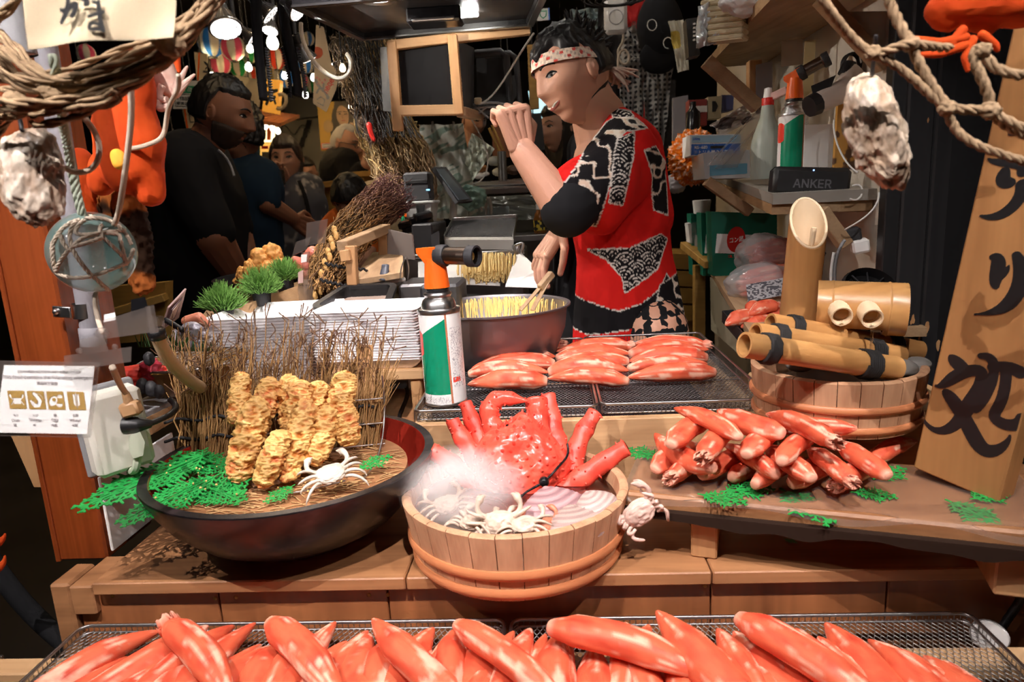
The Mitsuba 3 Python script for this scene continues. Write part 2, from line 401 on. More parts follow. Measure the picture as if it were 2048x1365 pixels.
# outlines of the Japanese characters used in small print: o outline, h hole, two digits x, two digits y
GLYPH = {
'い':'o5557566059616361655873397523702167226344 o17351663256325353020351938224233482948254315391128112022',
'う':'o2139194833515552614966436627632154134208320729144417532258295938574250453744 o28622969616660594759',
'え':'o161116134543214220504651555359526147463252285516741673085707510948124622422638252307 o2963307060665959',
'こ':'o1923213428342724311838165316691969115308320925122116 o2456256464646456',
'し':'o242024693369331938154915602068307326732264135308370731092614',
'す':'o145314604661467054705461766176545454562754214914340628112813401744213822302829393245364846494654 h3636383045294833483944423841',
'ち':'o15531560305932703969395965626555365233404643554364407032702267166111520831083016471560206224623158354636343228242225212927432851',
'て':'o1452136017617265725761575455474942384230442553186616671465095409451338193525354243561752',
'に':'o36263732443244234620661973217413661144123816 o4062716271544054 o1643206828672447233125302635283531302618250818091621',
'の':'o133114422053286039645364636070537443742970206112490844104215531760216632654657554957422739213214261321151523 h21382324262232253839415634552446',
'は':'o3423433155325548364836555555556862696256755675506248624363297720761572136420621359105408450836123416 h42184615521555175624532543244121 o1525196827682344233225312534283430323028251525081808',
'び':'o1453146130624065436344583553253425203014451453225634564853605464616464497632722770276236622759174907420526071816173220422855 o62646268676972576656 o73596971747279607558',
'ま':'o2040204642464254215521624261427050705061696369566755505450467048704150395030692071156811661158185220491145082708211321242930433143372738 h29163314401443174323412430232820',
'ら':'o202624573156293940445645654170337023681862125108300829164615592062256231593653384137333328282724 o30623169616460575257',
'を':'o1432295316541561336134704270426162636256375435474547514269507246724252355220442043294129352136164314671667083907291227172825353343374340414130392028',
'ア':'o16657265765968485838543750405043635463571657 o23092014291837283937395247524736422036132808',
'カ':'o1513151519163028364535491748165637563769457045566756705469276716641159094411441857175918623461494449403033182208',
'ゲ':'o66696772717378617259 o113511372248296837673455635558665969637069616958665574547447554753334821431433062510251232154227474730471831',
'コ':'o1815192262236254205420627062701062106114',
'ゴ':'o65716774717477637161 o1719601960521852186061605671627269596908610759111711',
'ト':'o31684067395040487037683065295236394039083108',
'ニ':'o1423722473151415 o2059675967512051',
'ミ':'o2660276632676759675565516351 o18202026252764176513630960094714 o22412447284855426338613357325135',
'リ':'o33134619532656355667656765416123521342083708 o2366316631302330',
'ル':'o45124567536753216528723776357730651856125009 o1213121521232532266633673440322828191909',
'レ':'o231323663266321950266638694372427436572143142709',
'ン':'o17151817402350296240705472547549744370375321401424092109 o19592365266544493744',
'下':'o1161116877687761486146594750703873337029672946424605400439603761',
'以':'o360432114618542860486270697068486328761478087205592051123804 o34613665406652484545 o141719251967266726254332442519121712',
'使':'o1237094519562773347233655065507357735765786578585758585376537631573153196214791179097504730460074812330431042808260420041942 h5739693869465746 h271234124117322832535053505829592757 h3939503850463946 h4030452348244931',
'包':'o104610492159297436723464726471346823652154215127292728173213671370157122742278207610700629062408211321461443 h2552525153286228644064572957 h2944283445344544',
'卵':'o476875687520701659165722582466236824683761355648544853044705 h5453605362516639683968615461 o122415291566407343672259225329533441356042604232371828091604131024153124252417201420 h23492230343335392837',
'品':'o47054738753876066805680955095405 h5417681668315431 o2369657065442444 h3152575157633163 o13384137400534053209210920051305 h2017331633312031',
'商':'o116012664066397243744674506676667659625959535951735072076905560554095511661166306328583058143714351031103029262824302305160515491651295130522759 h5543643566356644 h414035325633474048444144 h3659385149515358 h3726362052205226 h2336273634442344',
'子':'o11341141404141525560546118611868676972666961484748427741783448344809460629042609261240124034',
'小':'o585465567537792679217419712068335851 o29042712401240724773480944053804 o0924173721542855284518221520',
'房':'o090716291766406639724673496673657247534752455639753975334532462871286911660650054809491260116214632244224014340825042110331737253733243321161604 h2455645465582559 h24404539464143472547',
'手':'o11291136403740461547165340534062176015651667446962736872706968664863485473537447484648377736782948294810420527052509251240124029',
'極':'o092418501853115311601960197425742560326033544853495857623363327071707468706259557554754771337621711967266018551953167715770828082815411540214821482637263621322131342833263625051905192917291319 h55456146654168475649 h5525572463335642 h3733413340483747 h2653255031443153',
'用':'o090815171831186873687310700654055210531266136625642748274805410540272427231818071404 h4835663466444844 h4852655166614861 h2535413441442544 h2552415141612561',
'箱':'o131210191726223621371237114324442452265425592360164910521055156021742773276743674665487351745672556777677760635966556450754974056805660851085005430543233819322531243004240524231512 h5016661567195120 h5027672667325032 h5039663867425143 h5160465059515460 h3237323443264337 h335131503144434443513854416032603456',
'虾':'o100910162319223219311928132813602360237330723160376037687868786159615951773672316439594158045205516140614032303130283828431036083412 h3053293932383353 h3125302032193322 h2053193922382353',
'蛋':'o1237104421532562246315631570756975657055495448507849764249424839703870206520651978097706720466091207121440153920182018383938404327491437 h4861646065624963 h4932482663266332 h4820491557165420 h32623155365140514063 h4031253225264026',
'蟹':'o103515471556105810611463217427732770396940663863436345595264456545717671766473566554665376537647664765457844783965386533693368157509730570046608140613123913401619181932343433362736264220421633 h55585853585762616861696560655961 h6023612748274823 h4814591359164917 h453944374737483358335839 h5146574558465247 h4450475048544455 h2724392340262827 h3341364037413442 h3457335537553757 h3749335033473747 h2249214726472650 h2256255526562357',
'袋':'o134809542365287332733570286028384038374544474938653865405643485431533059456143735172536263635668577261736770716771647664775858565754604967467046715377517744723977387731723173266320681678147811750761114822432934243415501850122606241227142720171612161022252631311131113821382151 h5331522956256530',
'郎':'o49697269756774616747674475337520681458145817561756054905 h562267216927673459436049655865625661 o1212151715652665237129743565446544333632461546114009361618081508 h2346224037403746 h2358225337533758 h222032223030343134332233',
'鸡':'o0915182522341250125318552643305529581158116538643648313537243826692667314031406750675273567460735867726671486740564055465748495551595559625259466346646149614759473776377513720658055707561167116819381937213118272515101310',
'麦':'o1109131223133618282617201124122725333039114011464048395119511957395740601561156839684073467449687467746148614957705770514951484876477740424039376635673262255419541666137812791075055508441329071504 h36284023452249235428',
}

def glyph(ch):
 shells, holes = [],[]
 for ring in GLYPH[ch].split():
  d = ring[1:]
  pts = [(int(d[i:i + 2]), int(d[i + 2:i + 4])) for i in range(0, len(d),4)]
  (shells if ring[0] == 'o' else holes).append(Polygon(pts).buffer(0))
 return unary_union(shells).difference(unary_union(holes)) if holes else unary_union(shells)

def jp(s, h):
 """print in Japanese characters: a shapely area of letter height h, starting at the origin"""
 out = []
 for i, ch in enumerate(s):
  if ch != ' ':
   out.append(affinity.affine_transform(glyph(ch),[h / 72,0,0, h / 72,(i * 74 - 8) * h / 72,-12 * h / 72]))
 return unary_union(out)

def centred(poly):
 a, b, c, d = poly.bounds
 return affinity.translate(poly, -(a + c) / 2,-(b + d) / 2)

def latin(s, h, depth=.0004, bold=False):
 m = meshkit.text_mesh(s, h, depth, bold)
 m.apply_translation([-m.bounds[:, 0].mean(),-m.bounds[:, 1].mean(),0])
 return m

def blob2(x, y, rx, ry=None, rotd=0):
 return affinity.rotate(affinity.scale(Point(x, y).buffer(1,12), rx, ry or rx), rotd)
# ------------------------------------------------------------------ the setting
DARK_WALL = mat('dark_wall', (.022,.018,.015),.8)
FLOOR = mat('floor', proc(lambda p, n, uv: mix((.03,.025,.022),(.06,.05,.042), fbm(p.x * 3, p.y * 3,0.0,3))),.5)
TILE_GREY = mat('tile_grey', (.30,.28,.24),.6)
BOARD_BLACK = mat('board_black', proc(lambda p, n, uv: mix((.010,.010,.012),(.022,.021,.022), fbm(p.x * 60, p.z * 4, p.y * 60,2))),.55)
struct('floor', bx(-6,4.5,-2.0,9.4,-.06,0), FLOOR)
struct('ceiling', bx(-6,4.5,-2.0,9.4,2.95,3.0), DARK_WALL)
struct('wall_back', bx(-6,4.5,9.0,9.1,0,2.95), DARK_WALL)
struct('wall_left', bx(-6,-5.9,-2,9.0,0,2.95), DARK_WALL)
struct('wall_front', bx(-5.9,4.4,-2.0,-1.9,0,2.95), DARK_WALL)
struct('wall_far_right', bx(4.4,4.5,-2,9.0,0,2.95), DARK_WALL)
# the stall's right side wall follows the shelves
WDIR = unit(look_from(1266,292) * A([1,1,0]))
SHELF_DIR = unit(look_from(1266,292))
WN = unit(np.cross((0,0,1), WDIR))                 # into the stall (towards -x)
WALL_O = at(1770,300,1.30) * A([1,1,0])

def wallpt(along, out, z):
 """a point of the right wall: metres along it from the front, out from it, height"""
 return WALL_O + WDIR * along + WN * out + A([0,0, z])

def wallbox(a0, a1, o0, o1, z0, z1, b=.002, slope=0.0):
 m = rbox(a1 - a0, o1 - o0, z1 - z0, b)
 f = frame(wallpt((a0 + a1) / 2,(o0 + o1) / 2,(z0 + z1) / 2), SHELF_DIR if slope else WDIR, WN)
 return mv(m, f)

struct('wall_right', wallbox(-.02,2.6,-.05,0,0,2.95), WHITE_WALL)
k = struct('trim_1', wallbox(-.055,-.02,-.30,.012,0,2.95), BLACK)
for x0, x1 in ((0,.046),(.048,.42),(.422,.80)):
 put('plank', bx(WALL_O[0] + x0 + .004, WALL_O[0] + x1 + .003,1.235,1.262,.0,2.9,.003), BOARD_BLACK, up_='trim_1')
# scuffs: bare wood where the black paint is chipped off
for i, (px, py, s) in enumerate(((1826,640,.012),(1854,655,.016),(1838,680,.010),(1876,690,.014),(1822,645,.006),(1856,240,.006))):
 c = at(px, py, 1.2345)
 g = np.random.default_rng(i)
 pol = Polygon([(s * (.18 + .15 * g.random()) * math.cos(a), s * (.55 + .35 * g.random()) * math.sin(a)) for a in np.arange(9) * .7])
 put('paint_chip', mv(extr(pol, .0006), on_plane(c, (1,0,0),(0,0,1))), WOOD_PINE_Z, False, up_='trim_1')

# ------------------------------------------------------------------ the counter
k = thing('wooden_counter', 'long brown wooden counter carrying the black bowl and the crab tub', 'counter')
ZC = .85
for x0, x1 in ((-.572,-.187),(-.185,.1695),(.1715,.76)):
 put('plank', bx(x0, min(x1,.70),.722,1.02, ZC - .016, ZC, .0015), WOOD_COUNTER, up_=k)
for x0, x1 in ((-.602,-.424),(-.422,-.2135),(-.2115,.171),(.173,.372),(.374,.76)):
 put('front_board', bx(x0, x1,.735,.752,.60, ZC - .017,.001), WOOD_FRONT, up_=k)
put('end_post', bx(-.632,-.606,.728,.78,.70, ZC - .004,.003), WOOD_COUNTER, up_=k)
put('end_block', bx(-.605,-.575,.726,.80, ZC - .045, ZC - .006,.002), WOOD_COUNTER, up_=k)
for px, py in ((178,1185),(225,1193),(430,1198),(472,1196),(738,1191),(776,1191),(1410,1173),(1449,1161),(1734,1158),(1792,1157)):
 c = at(px, py, .7345)
 put('screw', mv(lathe([(0,.0012),(.0018,.0009),(.0026,0),(.0026,-.002)],10), frame(c, (1,0,0),(0,0,1))), GOLD, up_=k)
put('cross_board', bx(-.55,.50,1.02,1.60,.825,.84), WOOD_COUNTER, up_=k)

# ------------------------------------------------------------------ wire trays
def tray_mesh_wires(w, d, p, amp, r):
 """crimped wires along x, locked by crimped wires along y"""
 V, Fs, n0 = [],[],0
 out = []
 ny = int(d / p)
 nx = int(w / p)
 sq = np.array([(1,0),(0,1),(-1,0),(0,-1)]) * r
 for j in range(ny + 1):
  y = -d / 2 + j * d / ny
  xs = np.linspace(-w / 2, w / 2, nx * 2 + 1)
  ys = y + amp * (np.arange(len(xs)) % 2 * 2 - 1) * (1 if j % 2 else -1)
  V.append((np.stack([xs, ys, np.zeros_like(xs)],1)[:, None] + np.stack([sq[:, 0] * 0, sq[:, 0], sq[:, 1]],1)[None]).reshape(-1,3))
  f = grid_faces(len(xs),4, True) + n0
  Fs.append(f); n0 += len(xs) * 4
 return TM(np.vstack(V), np.vstack(Fs)[:, ::-1])

def rim_loop(w, d, z, r, rad=.012):
 c = []
 for sx, sy, a in ((1,1,0),(-1,1,90),(-1,-1,180),(1,-1,270)):
  for t in np.linspace(0,90,6):
   an = math.radians(a + t)
   c.append((sx * (w / 2 - rad) + rad * math.cos(an), sy * (d / 2 - rad) + rad * math.sin(an), z))
 c.append(c[0])
 return tube(c, r, 8, False)

def wire_tray(label, x0, x1, y0, y1, z, wall, pitch, wm=None, wr=.0006):
 w, d = x1 - x0, y1 - y0
 to = T().translate([(x0 + x1) / 2,(y0 + y1) / 2, z])
 k = thing('wire_tray', label, 'tray')
 put('top_rim', rim_loop(w, d, wall, .0022), STEEL, 60, up_=k, to=to)
 put('bottom_rim', rim_loop(w - .004, d - .004,0,.0014), STEEL, 60, up_=k, to=to)
 put('wire_mesh', tray_mesh_wires(w - .004, d - .004, pitch, pitch * .42, wr), wm or WIRE, True, up_=k, to=to, kind='stuff')
 if wall > .004:
  n = int((w + d) / pitch)
  posts = []
  for t in range(n):
   s = t / n * (w + d)
   for q in ((-w / 2 + s, d / 2) if s < w else (w / 2, d / 2 - (s - w)),(w / 2 - s, -d / 2) if s < w else (-w / 2,-d / 2 + (s - w))):
    posts.append(tube([(q[0], q[1],0),(q[0], q[1], wall)],.0005,4, False))
  put('side_wires', cat(posts), STEEL_DULL, True, up_=k, to=to, kind='stuff')
 for q in (-d / 6, d / 6):
  put('support_wire', tube([(-w / 2, q, -.001),(w / 2, q, -.001)],.0012,6), STEEL, 60, up_=k, to=to)
 return k

ZT = .792
wire_tray('left of the two front steel wire trays heaped with crab sticks', -.585,-.070,.40,.712, ZT, .008,.0068, WIRE_BRIGHT, .0008)
wire_tray('right of the two front steel wire trays heaped with crab sticks', -.062,.452,.40,.712, ZT, .008,.0068, WIRE_BRIGHT, .0008)
k = thing('tray_stand', 'low wooden frame carrying the two front wire trays', 'stand')
for y in (.655,.43):
 put('batten', bx(-.70,.62, y - .014, y + .014, ZT - .022, ZT - .003), WOOD_PINE, up_=k)
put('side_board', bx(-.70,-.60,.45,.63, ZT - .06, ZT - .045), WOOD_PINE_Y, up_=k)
for x in (-.70,.60):
 put('leg', bx(x, x + .025,.63,.68,0, ZT - .022), WOOD_PINE_Z, up_=k)
 put('leg', bx(x, x + .025,.41,.45,0, ZT - .022), WOOD_PINE_Z, up_=k)
put('corner_iron', cat(bx(-.703,-.655,.669,.672, ZT - .024, ZT - .001,.0005), bx(-.7035,-.7005,.63,.672, ZT - .024, ZT - .001,.0005)), STEEL_DARK, up_=k)
one('cloth_roll', 'rolled white cloth beside the right end of the front trays', 'cloth',
 mv(cat([lathe([(0,-.03 + i * .02),(.017 + .002 * (i % 2),-.03 + i * .02),(.019,-.02 + i * .02),(.017,-.012 + i * .02),(0,-.012 + i * .02)],20) for i in range(3)]), frame(at(1978,1272,.712),(0,0,1),(-.6,1,0),(.5,.8,-.5))), WHITE, 40)
one('black_cable', 'black cable running down beside the white cloth roll', 'cable', tube(spline([at(2046,1190,.72), at(2025,1225,.722), at(2002,1260,.722), at(1990,1300,.724)],20),.0045,8), BLACK, 60)

# ------------------------------------------------------------------ crab sticks
def make_stick(seed, L=.148, R=.0155, frayed=False):
 g = np.random.default_rng(seed)
 n, s = 72,28
 t = np.linspace(0,1, n)
 bend = g.uniform(-.012,.012)
 prof = np.clip(np.minimum(.30 + t / .24,(1 - t) / .38),0,1) ** .62
 prof = R * (prof * (.95 + .08 * np.sin(t * 3.1)) + .0)
 prof[-1] = 0
 prof[0] = R * .35
 if frayed:
  prof[:4] = R * np.linspace(.55,.80,4)
 pts = np.stack([(t - .5) * L, bend * np.sin(np.pi * t),.006 * np.sin(np.pi * t)],1)
 m = tube(pts, prof, s, True, flat=.82)
 v = m.vertices
 nz = FBM(v * A([22,90,90]) + seed * 5.1,3, seed)
 c = pts[np.clip(((v[:, 0] / L + .5) * (n - 1)).round().astype(int),0, n - 1)]
 v2 = c + (v - c) * (1 + .24 * (nz[:, None] - .5))
 v2[:, 0] = v[:, 0]
 if frayed:
  e = v[:, 0] < -L * .46
  v2[e, 0] += g.uniform(-.012,.006, e.sum())
 m.vertices = v2
 d = v2 - c
 ang = np.arctan2(d[:, 2], d[:, 1])
 patch = FBM(v2 * A([40,125,125]) + seed * 9.3,4, seed + 3)
 streak = MNZ(np.stack([v2[:, 0] * 18, ang * 5, np.full(len(v2), seed)],1), seed)
 fine = MNZ(np.stack([v2[:, 0] * 30, ang * 7, np.full(len(v2), seed * 2.0)],1), seed + 1)
 w = .82 * np.clip((patch - .55) * 7 + (streak - .62) * 2.6 + (fine - .5) * 1.5,0,1) * np.clip(1.15 - .25 * np.cos(ang - g.uniform(0,6.3)),0,1)
 w = np.maximum(w, np.clip((-.44 - v2[:, 0] / L) * 12,0,.6))
 deep = np.clip((FBM(v2 * A([40,120,120]),3, seed + 9) - .45) * 3,0,1)[:, None]
 base = A([.64,.115,.052]) * (1 - deep) + A([.50,.045,.022]) * deep
 colr = base * (1 - w[:, None]) + A([.80,.50,.36]) * w[:, None]
 return m, colr

V_STICK = mat('vcol_stick', VC, .55, spec=.35)
STICKS = []
for i in range(10):
 m, c = make_stick(40 + i, L=.150, R=.0158 + .0010 * (i % 3), frayed=i % 5 == 0)
 STICKS.append(shape(m, V_STICK, True, c))

def stick(label, p, q, group, L=.150, roll=0.0, sc=None, var=None, flip=False):
 """a crab stick whose upper end is p and which runs towards q"""
 p, q = A(p, float), A(q, float)
 x = unit(q - p)
 if flip: p, x = p + x * L, -x
 up = (0,0,1.0) if abs(x[2]) < .9 else (0,-1.0,0)
 y = np.cross(up, x)
 f = frame(p + x * L / 2, x, unit(y))
 a = math.radians(roll)
 r = np.eye(4); r[1:3,1:3] = [[math.cos(a),-math.sin(a)],[math.sin(a), math.cos(a)]]
 s = np.diag([L / .150, *(([sc or L / .150]) * 2),1])
 i = int(rng.integers(10)) if var is None else var
 k = put('crab_stick', STICKS[i], None, to=f @ r @ s)
 labels[k] = {'label': label, 'category': 'crab stick', 'group': group}
 return k

G1 = 'crab sticks heaped on the front trays'
# the layer that lies on the mesh, fanned out from left to right
base = [(322,1262,150,1366),(418,1252,232,1372),(512,1246,418,1350),(345,1318,292,1372),(470,1252,360,1340),(545,1292,452,1372),
  (606,1268,560,1372),(672,1244,612,1352),(736,1262,664,1372),(800,1296,742,1372),(868,1256,812,1352),(902,1266,860,1372),
  (940,1280,898,1372),(988,1300,962,1372),(1062,1258,1018,1360),(1092,1268,1086,1372),(1142,1286,1148,1372),(1196,1300,1200,1372),
  (1252,1246,1242,1350),(1298,1250,1304,1350),(1345,1290,1372,1372),(1398,1262,1430,1360),(1434,1258,1492,1372),(1500,1290,1548,1372),
  (1552,1248,1605,1350),(1592,1258,1668,1360),(1650,1246,1762,1372),(1736,1280,1832,1372),(1802,1314,1886,1376),(1886,1322,1925,1378)]
for i, (a, b, c, d) in enumerate(base):
 p = atz(a, b, ZT + .017)
 q = atz(c, d, ZT + .016)
 L = .150 if np.linalg.norm(q - p) > .05 else .135
 stick(f'red crab stick in the lower row of the front trays, {ORD[i]} from the left', p, q, G1,.160, rng.uniform(-40,40),1.02, flip=True)
g = np.random.default_rng(21)
for i in range(30):
 x = 250 + i * 55 + g.uniform(-10,10)
 y = 1278 + g.uniform(-16,26) + (26 if x < 380 or x > 1760 else 0)
 fan = (x - 1040) * .16
 p, q = atz(x, y, ZT + .013), atz(x + fan + g.uniform(-30,30), y + 110, ZT + .013)
 stick(f'red crab stick deep in the front heap, showing through its gaps, {ORD[i]} from the left', p, q, G1,.155, g.uniform(-60,60),1.12, flip=True)
top = [(334,1250,428,1366),(540,1244,644,1362),(745,1238,872,1362),(914,1250,1064,1366),(1096,1256,1330,1330),(1312,1222,1444,1366),(1476,1236,1684,1366)]
for i, (a, b, c, d) in enumerate(top):
 p, q = atz(a, b, ZT + .052), atz(c, d, ZT + .046)
 stick(f'fat red crab stick laid slantwise on top of the front heap, {ORD[i]} from the left', p, q, G1,.172, rng.uniform(-50,50),1.04, var=(i * 3) % 10, flip=i in (2,5))

# grill box with two deep trays and twelve sticks in three columns
ZG = .965
k = thing('grill_box', 'long pale wooden box under the two grill trays', 'box')
put('front_board', bx(-.214,.30,.952,.968, ZC, ZG - .004,.0015), WOOD_PINE, up_=k)
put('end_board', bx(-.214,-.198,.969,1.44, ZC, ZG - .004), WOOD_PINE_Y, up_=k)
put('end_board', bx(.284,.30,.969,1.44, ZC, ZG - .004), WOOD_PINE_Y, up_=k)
put('fire_bed', bx(-.196,.282,.97,1.43, ZC + .02, ZC + .035), CHARCOAL, up_=k)
wire_tray('left of the two wire trays on the grill behind the crab tub', -.212,.060,.962,1.452, ZG, .014,.0066)
wire_tray('right of the two wire trays on the grill behind the crab tub', .066,.312,.966,1.462, ZG, .014,.0066)
G2 = 'crab sticks in rows on the grill'
cols = [[(1125,690,960,704),(1112,714,962,722),(1110,728,942,738),(1098,746,936,750),(1095,764,934,770)],
  [(1262,694,1112,704),(1262,708,1112,718),(1258,724,1102,732),(1258,742,1096,746),(1258,764,1094,758)],
  [(1414,692,1258,692),(1418,700,1258,710),(1416,716,1256,724),(1416,728,1256,738),(1432,746,1254,756)]]
for ci, cl in enumerate(cols):
 for i, (a, b, c, d) in enumerate(cl):
  z = ZG + .018
  p, q = atz(a, b, z), atz(c, d, z)
  L = np.linalg.norm(q - p)
  stick(f'grilled crab stick in the {("left", "middle", "right")[ci]} column of the grill, {ORD[i]} from the back', p, q, G2, L, rng.uniform(-30,30),1.05, var=(ci * 5 + i * 2) % 10, flip=i % 2 == 1)
# ------------------------------------------------------------------ wooden tubs
def tub(label, c, r_top, r_bot, h, n, hoops, floor_z=.012, wall=.012, staves_mat=None):
 k = thing('wooden_tub', label, 'tub')
 x, y, z0 = c
 da = 2 * math.pi / n
 shapes = []
 for v in range(3):      # three stave widths of colour run through the grain texture by position
  pass
 for i in range(n):
  a0, a1 = i * da + .004,(i + 1) * da - .004
  g = np.random.default_rng(i + n)
  dr_, dz_ = g.uniform(-.0004,.0006), g.uniform(-.0006,.0006)
  P = []
  for a in np.linspace(a0, a1,4):
   ca, sa = math.cos(a), math.sin(a)
   for rr, zz in ((r_bot + dr_, 0),(r_top + dr_ - .0012, h - .002 + dz_),(r_top + dr_ - .004, h + dz_),(r_top - wall + .003, h + dz_),(r_top - wall, h - .002 + dz_),(r_bot - wall, 0)):
    P.append((x + rr * ca, y + rr * sa, z0 + zz))
  P = A(P).reshape(4,6,3)
  V = P.reshape(-1,3)
  f = grid_faces(4,6, True)
  capf = np.array([[0, j, j + 1] for j in range(1,5)])
  put('stave', TM(V, np.vstack([f, capf[:, ::-1], capf + 18])[:, ::-1]), staves_mat or WOOD_TUB, 40, up_=k)
 put('bottom', mv(CYL_(r_bot - wall + .001,.008, sections=48), frame((x, y, z0 + floor_z),(1,0,0),(0,1,0))), staves_mat or WOOD_TUB, 40, up_=k)
 for zz, hw in hoops:
  rr = r_bot + (r_top - r_bot) * zz / h
  put('hoop', shift(lathe([(rr - .001, zz - hw),(rr + .0025, zz - hw),(rr + .0045, zz - hw * .4),(rr + .0045, zz + hw * .4),(rr + .0028, zz + hw),(rr - .001, zz + hw)],72), x, y, z0), HOOP, 50, up_=k)
 return k

TUB = A([-.056,.797, ZC])
tub('round pale wooden tub holding the big red crab in steaming water', TUB, .141,.126,.083,30,[(.010,.0058),(.034,.0058)])
put('water', None or shift(CYL_(.1275,.002, sections=64), TUB + A([0,0,.062])), WATER, 30, up_='wooden_tub', label='clear water')
put('pebble_bed', shift(CYL_(.124,.040, sections=48), TUB + A([0,0,.037])), mat('tub_murk', (.42,.30,.22),.5),30, up_='wooden_tub', label='pale murky bed under the water')

# ------------------------------------------------------------------ the red king crab
CS = .86 / 1365

def crab_pt(px, py, d=0.0):
 """crab's own frame from its photograph outline: x right, y towards the head, z out of the shell (metres)"""
 return A([(px - 1040) * CS, (930 - py) * CS, d])

CRAB_F = frame(A(at(1040,930,.855)),(1,0,0),(0,.50,.866))
k = thing('king_crab', 'big glossy red spiny crab standing upright in the steaming tub', 'crab')
CRAB_RED = (.70,.040,.026)

def crab_color(v, seed=0):
 n = FBM(v * 60 + seed, 3, seed)[:, None]
 return A(CRAB_RED) * (1 - n * .5) + A([.86,.17,.10]) * n * .5

m = ico(5)
v = m.vertices.copy()
a = np.arctan2(v[:, 1], v[:, 0])
out = 1 + .10 * np.cos(2 * a) * -.3 + .05 * np.cos(5 * a + .4) + .05 * np.cos(3 * a - math.pi / 2)
v[:, 0] *= .068; v[:, 1] *= .058; v[:, 2] *= .034
v[:, :2] *= out[:, None]
v[:, 1] += np.where(v[:, 1] > .03,(v[:, 1] - .03) * .6 * np.clip(1 - np.abs(v[:, 0]) / .04,0,1),0)
v[:, 0] *= 1 - .25 * np.clip(v[:, 1] / .06,0,1)
grv = np.exp(-((v[:, 0]) ** 2 / .0003 + (v[:, 1] - .008) ** 2 / .00025)) * .010
lob = .008 * np.exp(-((np.abs(v[:, 0]) - .033) ** 2 / .0004 + (v[:, 1] + .012) ** 2 / .0006)) + .007 * np.exp(-(v[:, 0] ** 2 / .0005 + (v[:, 1] - .036) ** 2 / .0003))
up_ = np.clip(v[:, 2] / .034,0,1)
v[:, 2] += (lob - grv) * up_
v += m.vertices * ((FBM(m.vertices * 7,3,3) - .5) * .006)[:, None]
m.vertices = v
spk = []
g = np.random.default_rng(5)
cand = trimesh.sample.sample_surface_even(m, 150, seed=3)[0] if False else m.vertices[g.permutation(len(m.vertices))[:1100]]
kept = []
for q in cand:
 if q[2] > .002 and all(np.linalg.norm(q - w) > .0105 for w in kept):
  kept.append(q)
for q in kept:
 d = unit(q / A([.068,.058,.034]) / A([.068,.058,.034]))
 hgt = g.uniform(.0035,.0055)
 spk.append(mv(lathe([(0, hgt),(.0009, hgt * .8),(.0022, hgt * .2),(.0030,-.002)],9), frame(q, np.cross(d, (.3,.8,.5)), np.cross(d, np.cross(d, (.3,.8,.5))), d)))
body = cat(m, *spk)
put('carapace', mv(body, CRAB_F), V_WET, 60 and True, up_=k, color=crab_color(body.vertices))
# rostrum spines at the head
sp = []
for px, py, tx, ty, r in ((1030,852,1031,832,.004),(1018,856,1014,838,.003),(1044,855,1050,838,.003),(1062,858,1070,842,.0035),(1002,862,996,848,.0035),(1080,866,1092,852,.0035),(1030,842,1036,836,.0026)):
 p, q = crab_pt(px, py, .012), crab_pt(tx, ty, .020)
 sp.append(tube([p, (p + q) / 2, q],[r, r * .7,.0004],9))
sp = cat(*sp)
put('rostrum_spine', mv(sp, CRAB_F), V_WET, True, up_=k, color=crab_color(sp.vertices), kind='stuff')

def limb(px, r, ztip, z0, seed, frayed=False):
 n = len(px)
 pts = A([crab_pt(a, b, z0 + (ztip - z0) * i / (n - 1)) for i, (a, b) in enumerate(px)])
 q = spline(pts, 40)
 t = np.linspace(0,1,40)
 rr = np.interp(t, np.linspace(0,1, len(r)), r)
 joints = np.interp(t, np.linspace(0,1, n), np.arange(n))
 rr = rr * (1 + .07 * np.cos(2 * np.pi * joints))
 m = tube(q, rr, 14, True, flat=.85)
 v = m.vertices
 m.vertices = v + m.vertex_normals * ((FBM(v * 110 + seed, 3, seed) - .5) * .0024)[:, None]
 g = np.random.default_rng(seed)
 s = []
 nrm = m.vertex_normals
 for i in g.permutation(40 * 14)[:26]:
  d = nrm[i]
  s.append(mv(lathe([(0,.0032),(.0006,.0022),(.0019,-.001)],7), frame(m.vertices[i], np.cross(d, (.3,.8,.5)), np.cross(d, np.cross(d, (.3,.8,.5))), d)))
 return cat(m, *s)

LIMBS = [('leg', [(958,990),(930,958),(901,929),(853,899)],[.0135,.0125,.0125,.0105],.012,-.004,1),
   ('leg', [(950,962),(941,910),(915,867),(895,828)],[.0125,.0125,.0120,.0095],.000,-.008,2),
   ('leg', [(968,915),(958,877),(937,830),(920,786)],[.0125,.0120,.0125,.0085],-.014,-.010,3),
   ('claw', [(1004,876),(984,846),(977,806),(994,788),(1024,787),(1058,794)],[.0125,.0135,.0135,.0125,.0095,.0020],.004,-.002,4),
   ('claw', [(1086,872),(1080,830),(1077,786)],[.0140,.0155,.0150],-.014,-.004,5),
   ('leg', [(1130,912),(1120,882),(1111,830),(1103,772)],[.0135,.0140,.0125,.0105],-.024,-.012,6),
   ('leg', [(1152,948),(1161,896),(1183,852),(1206,817)],[.0155,.0130,.0125,.0100],-.016,-.008,7),
   ('leg', [(1126,990),(1168,962),(1220,929),(1264,905)],[.0155,.0145,.0125,.0105],.018,-.002,8)]
for nm, px, r, zt, z0, sd in LIMBS:
 m = limb(px, r, zt, z0, sd)
 c = crab_color(m.vertices, sd)
 put(nm, mv(m, CRAB_F), V_SATIN if nm == 'leg' else V_WET, True, up_=k, color=c)
for px in (1017,1049):
 put('eye', mv(tube([crab_pt(px, 862,.010), crab_pt(px, 851,.019)],[.0014,.0022],8), CRAB_F), BLACK_GLOSS, True, up_=k)
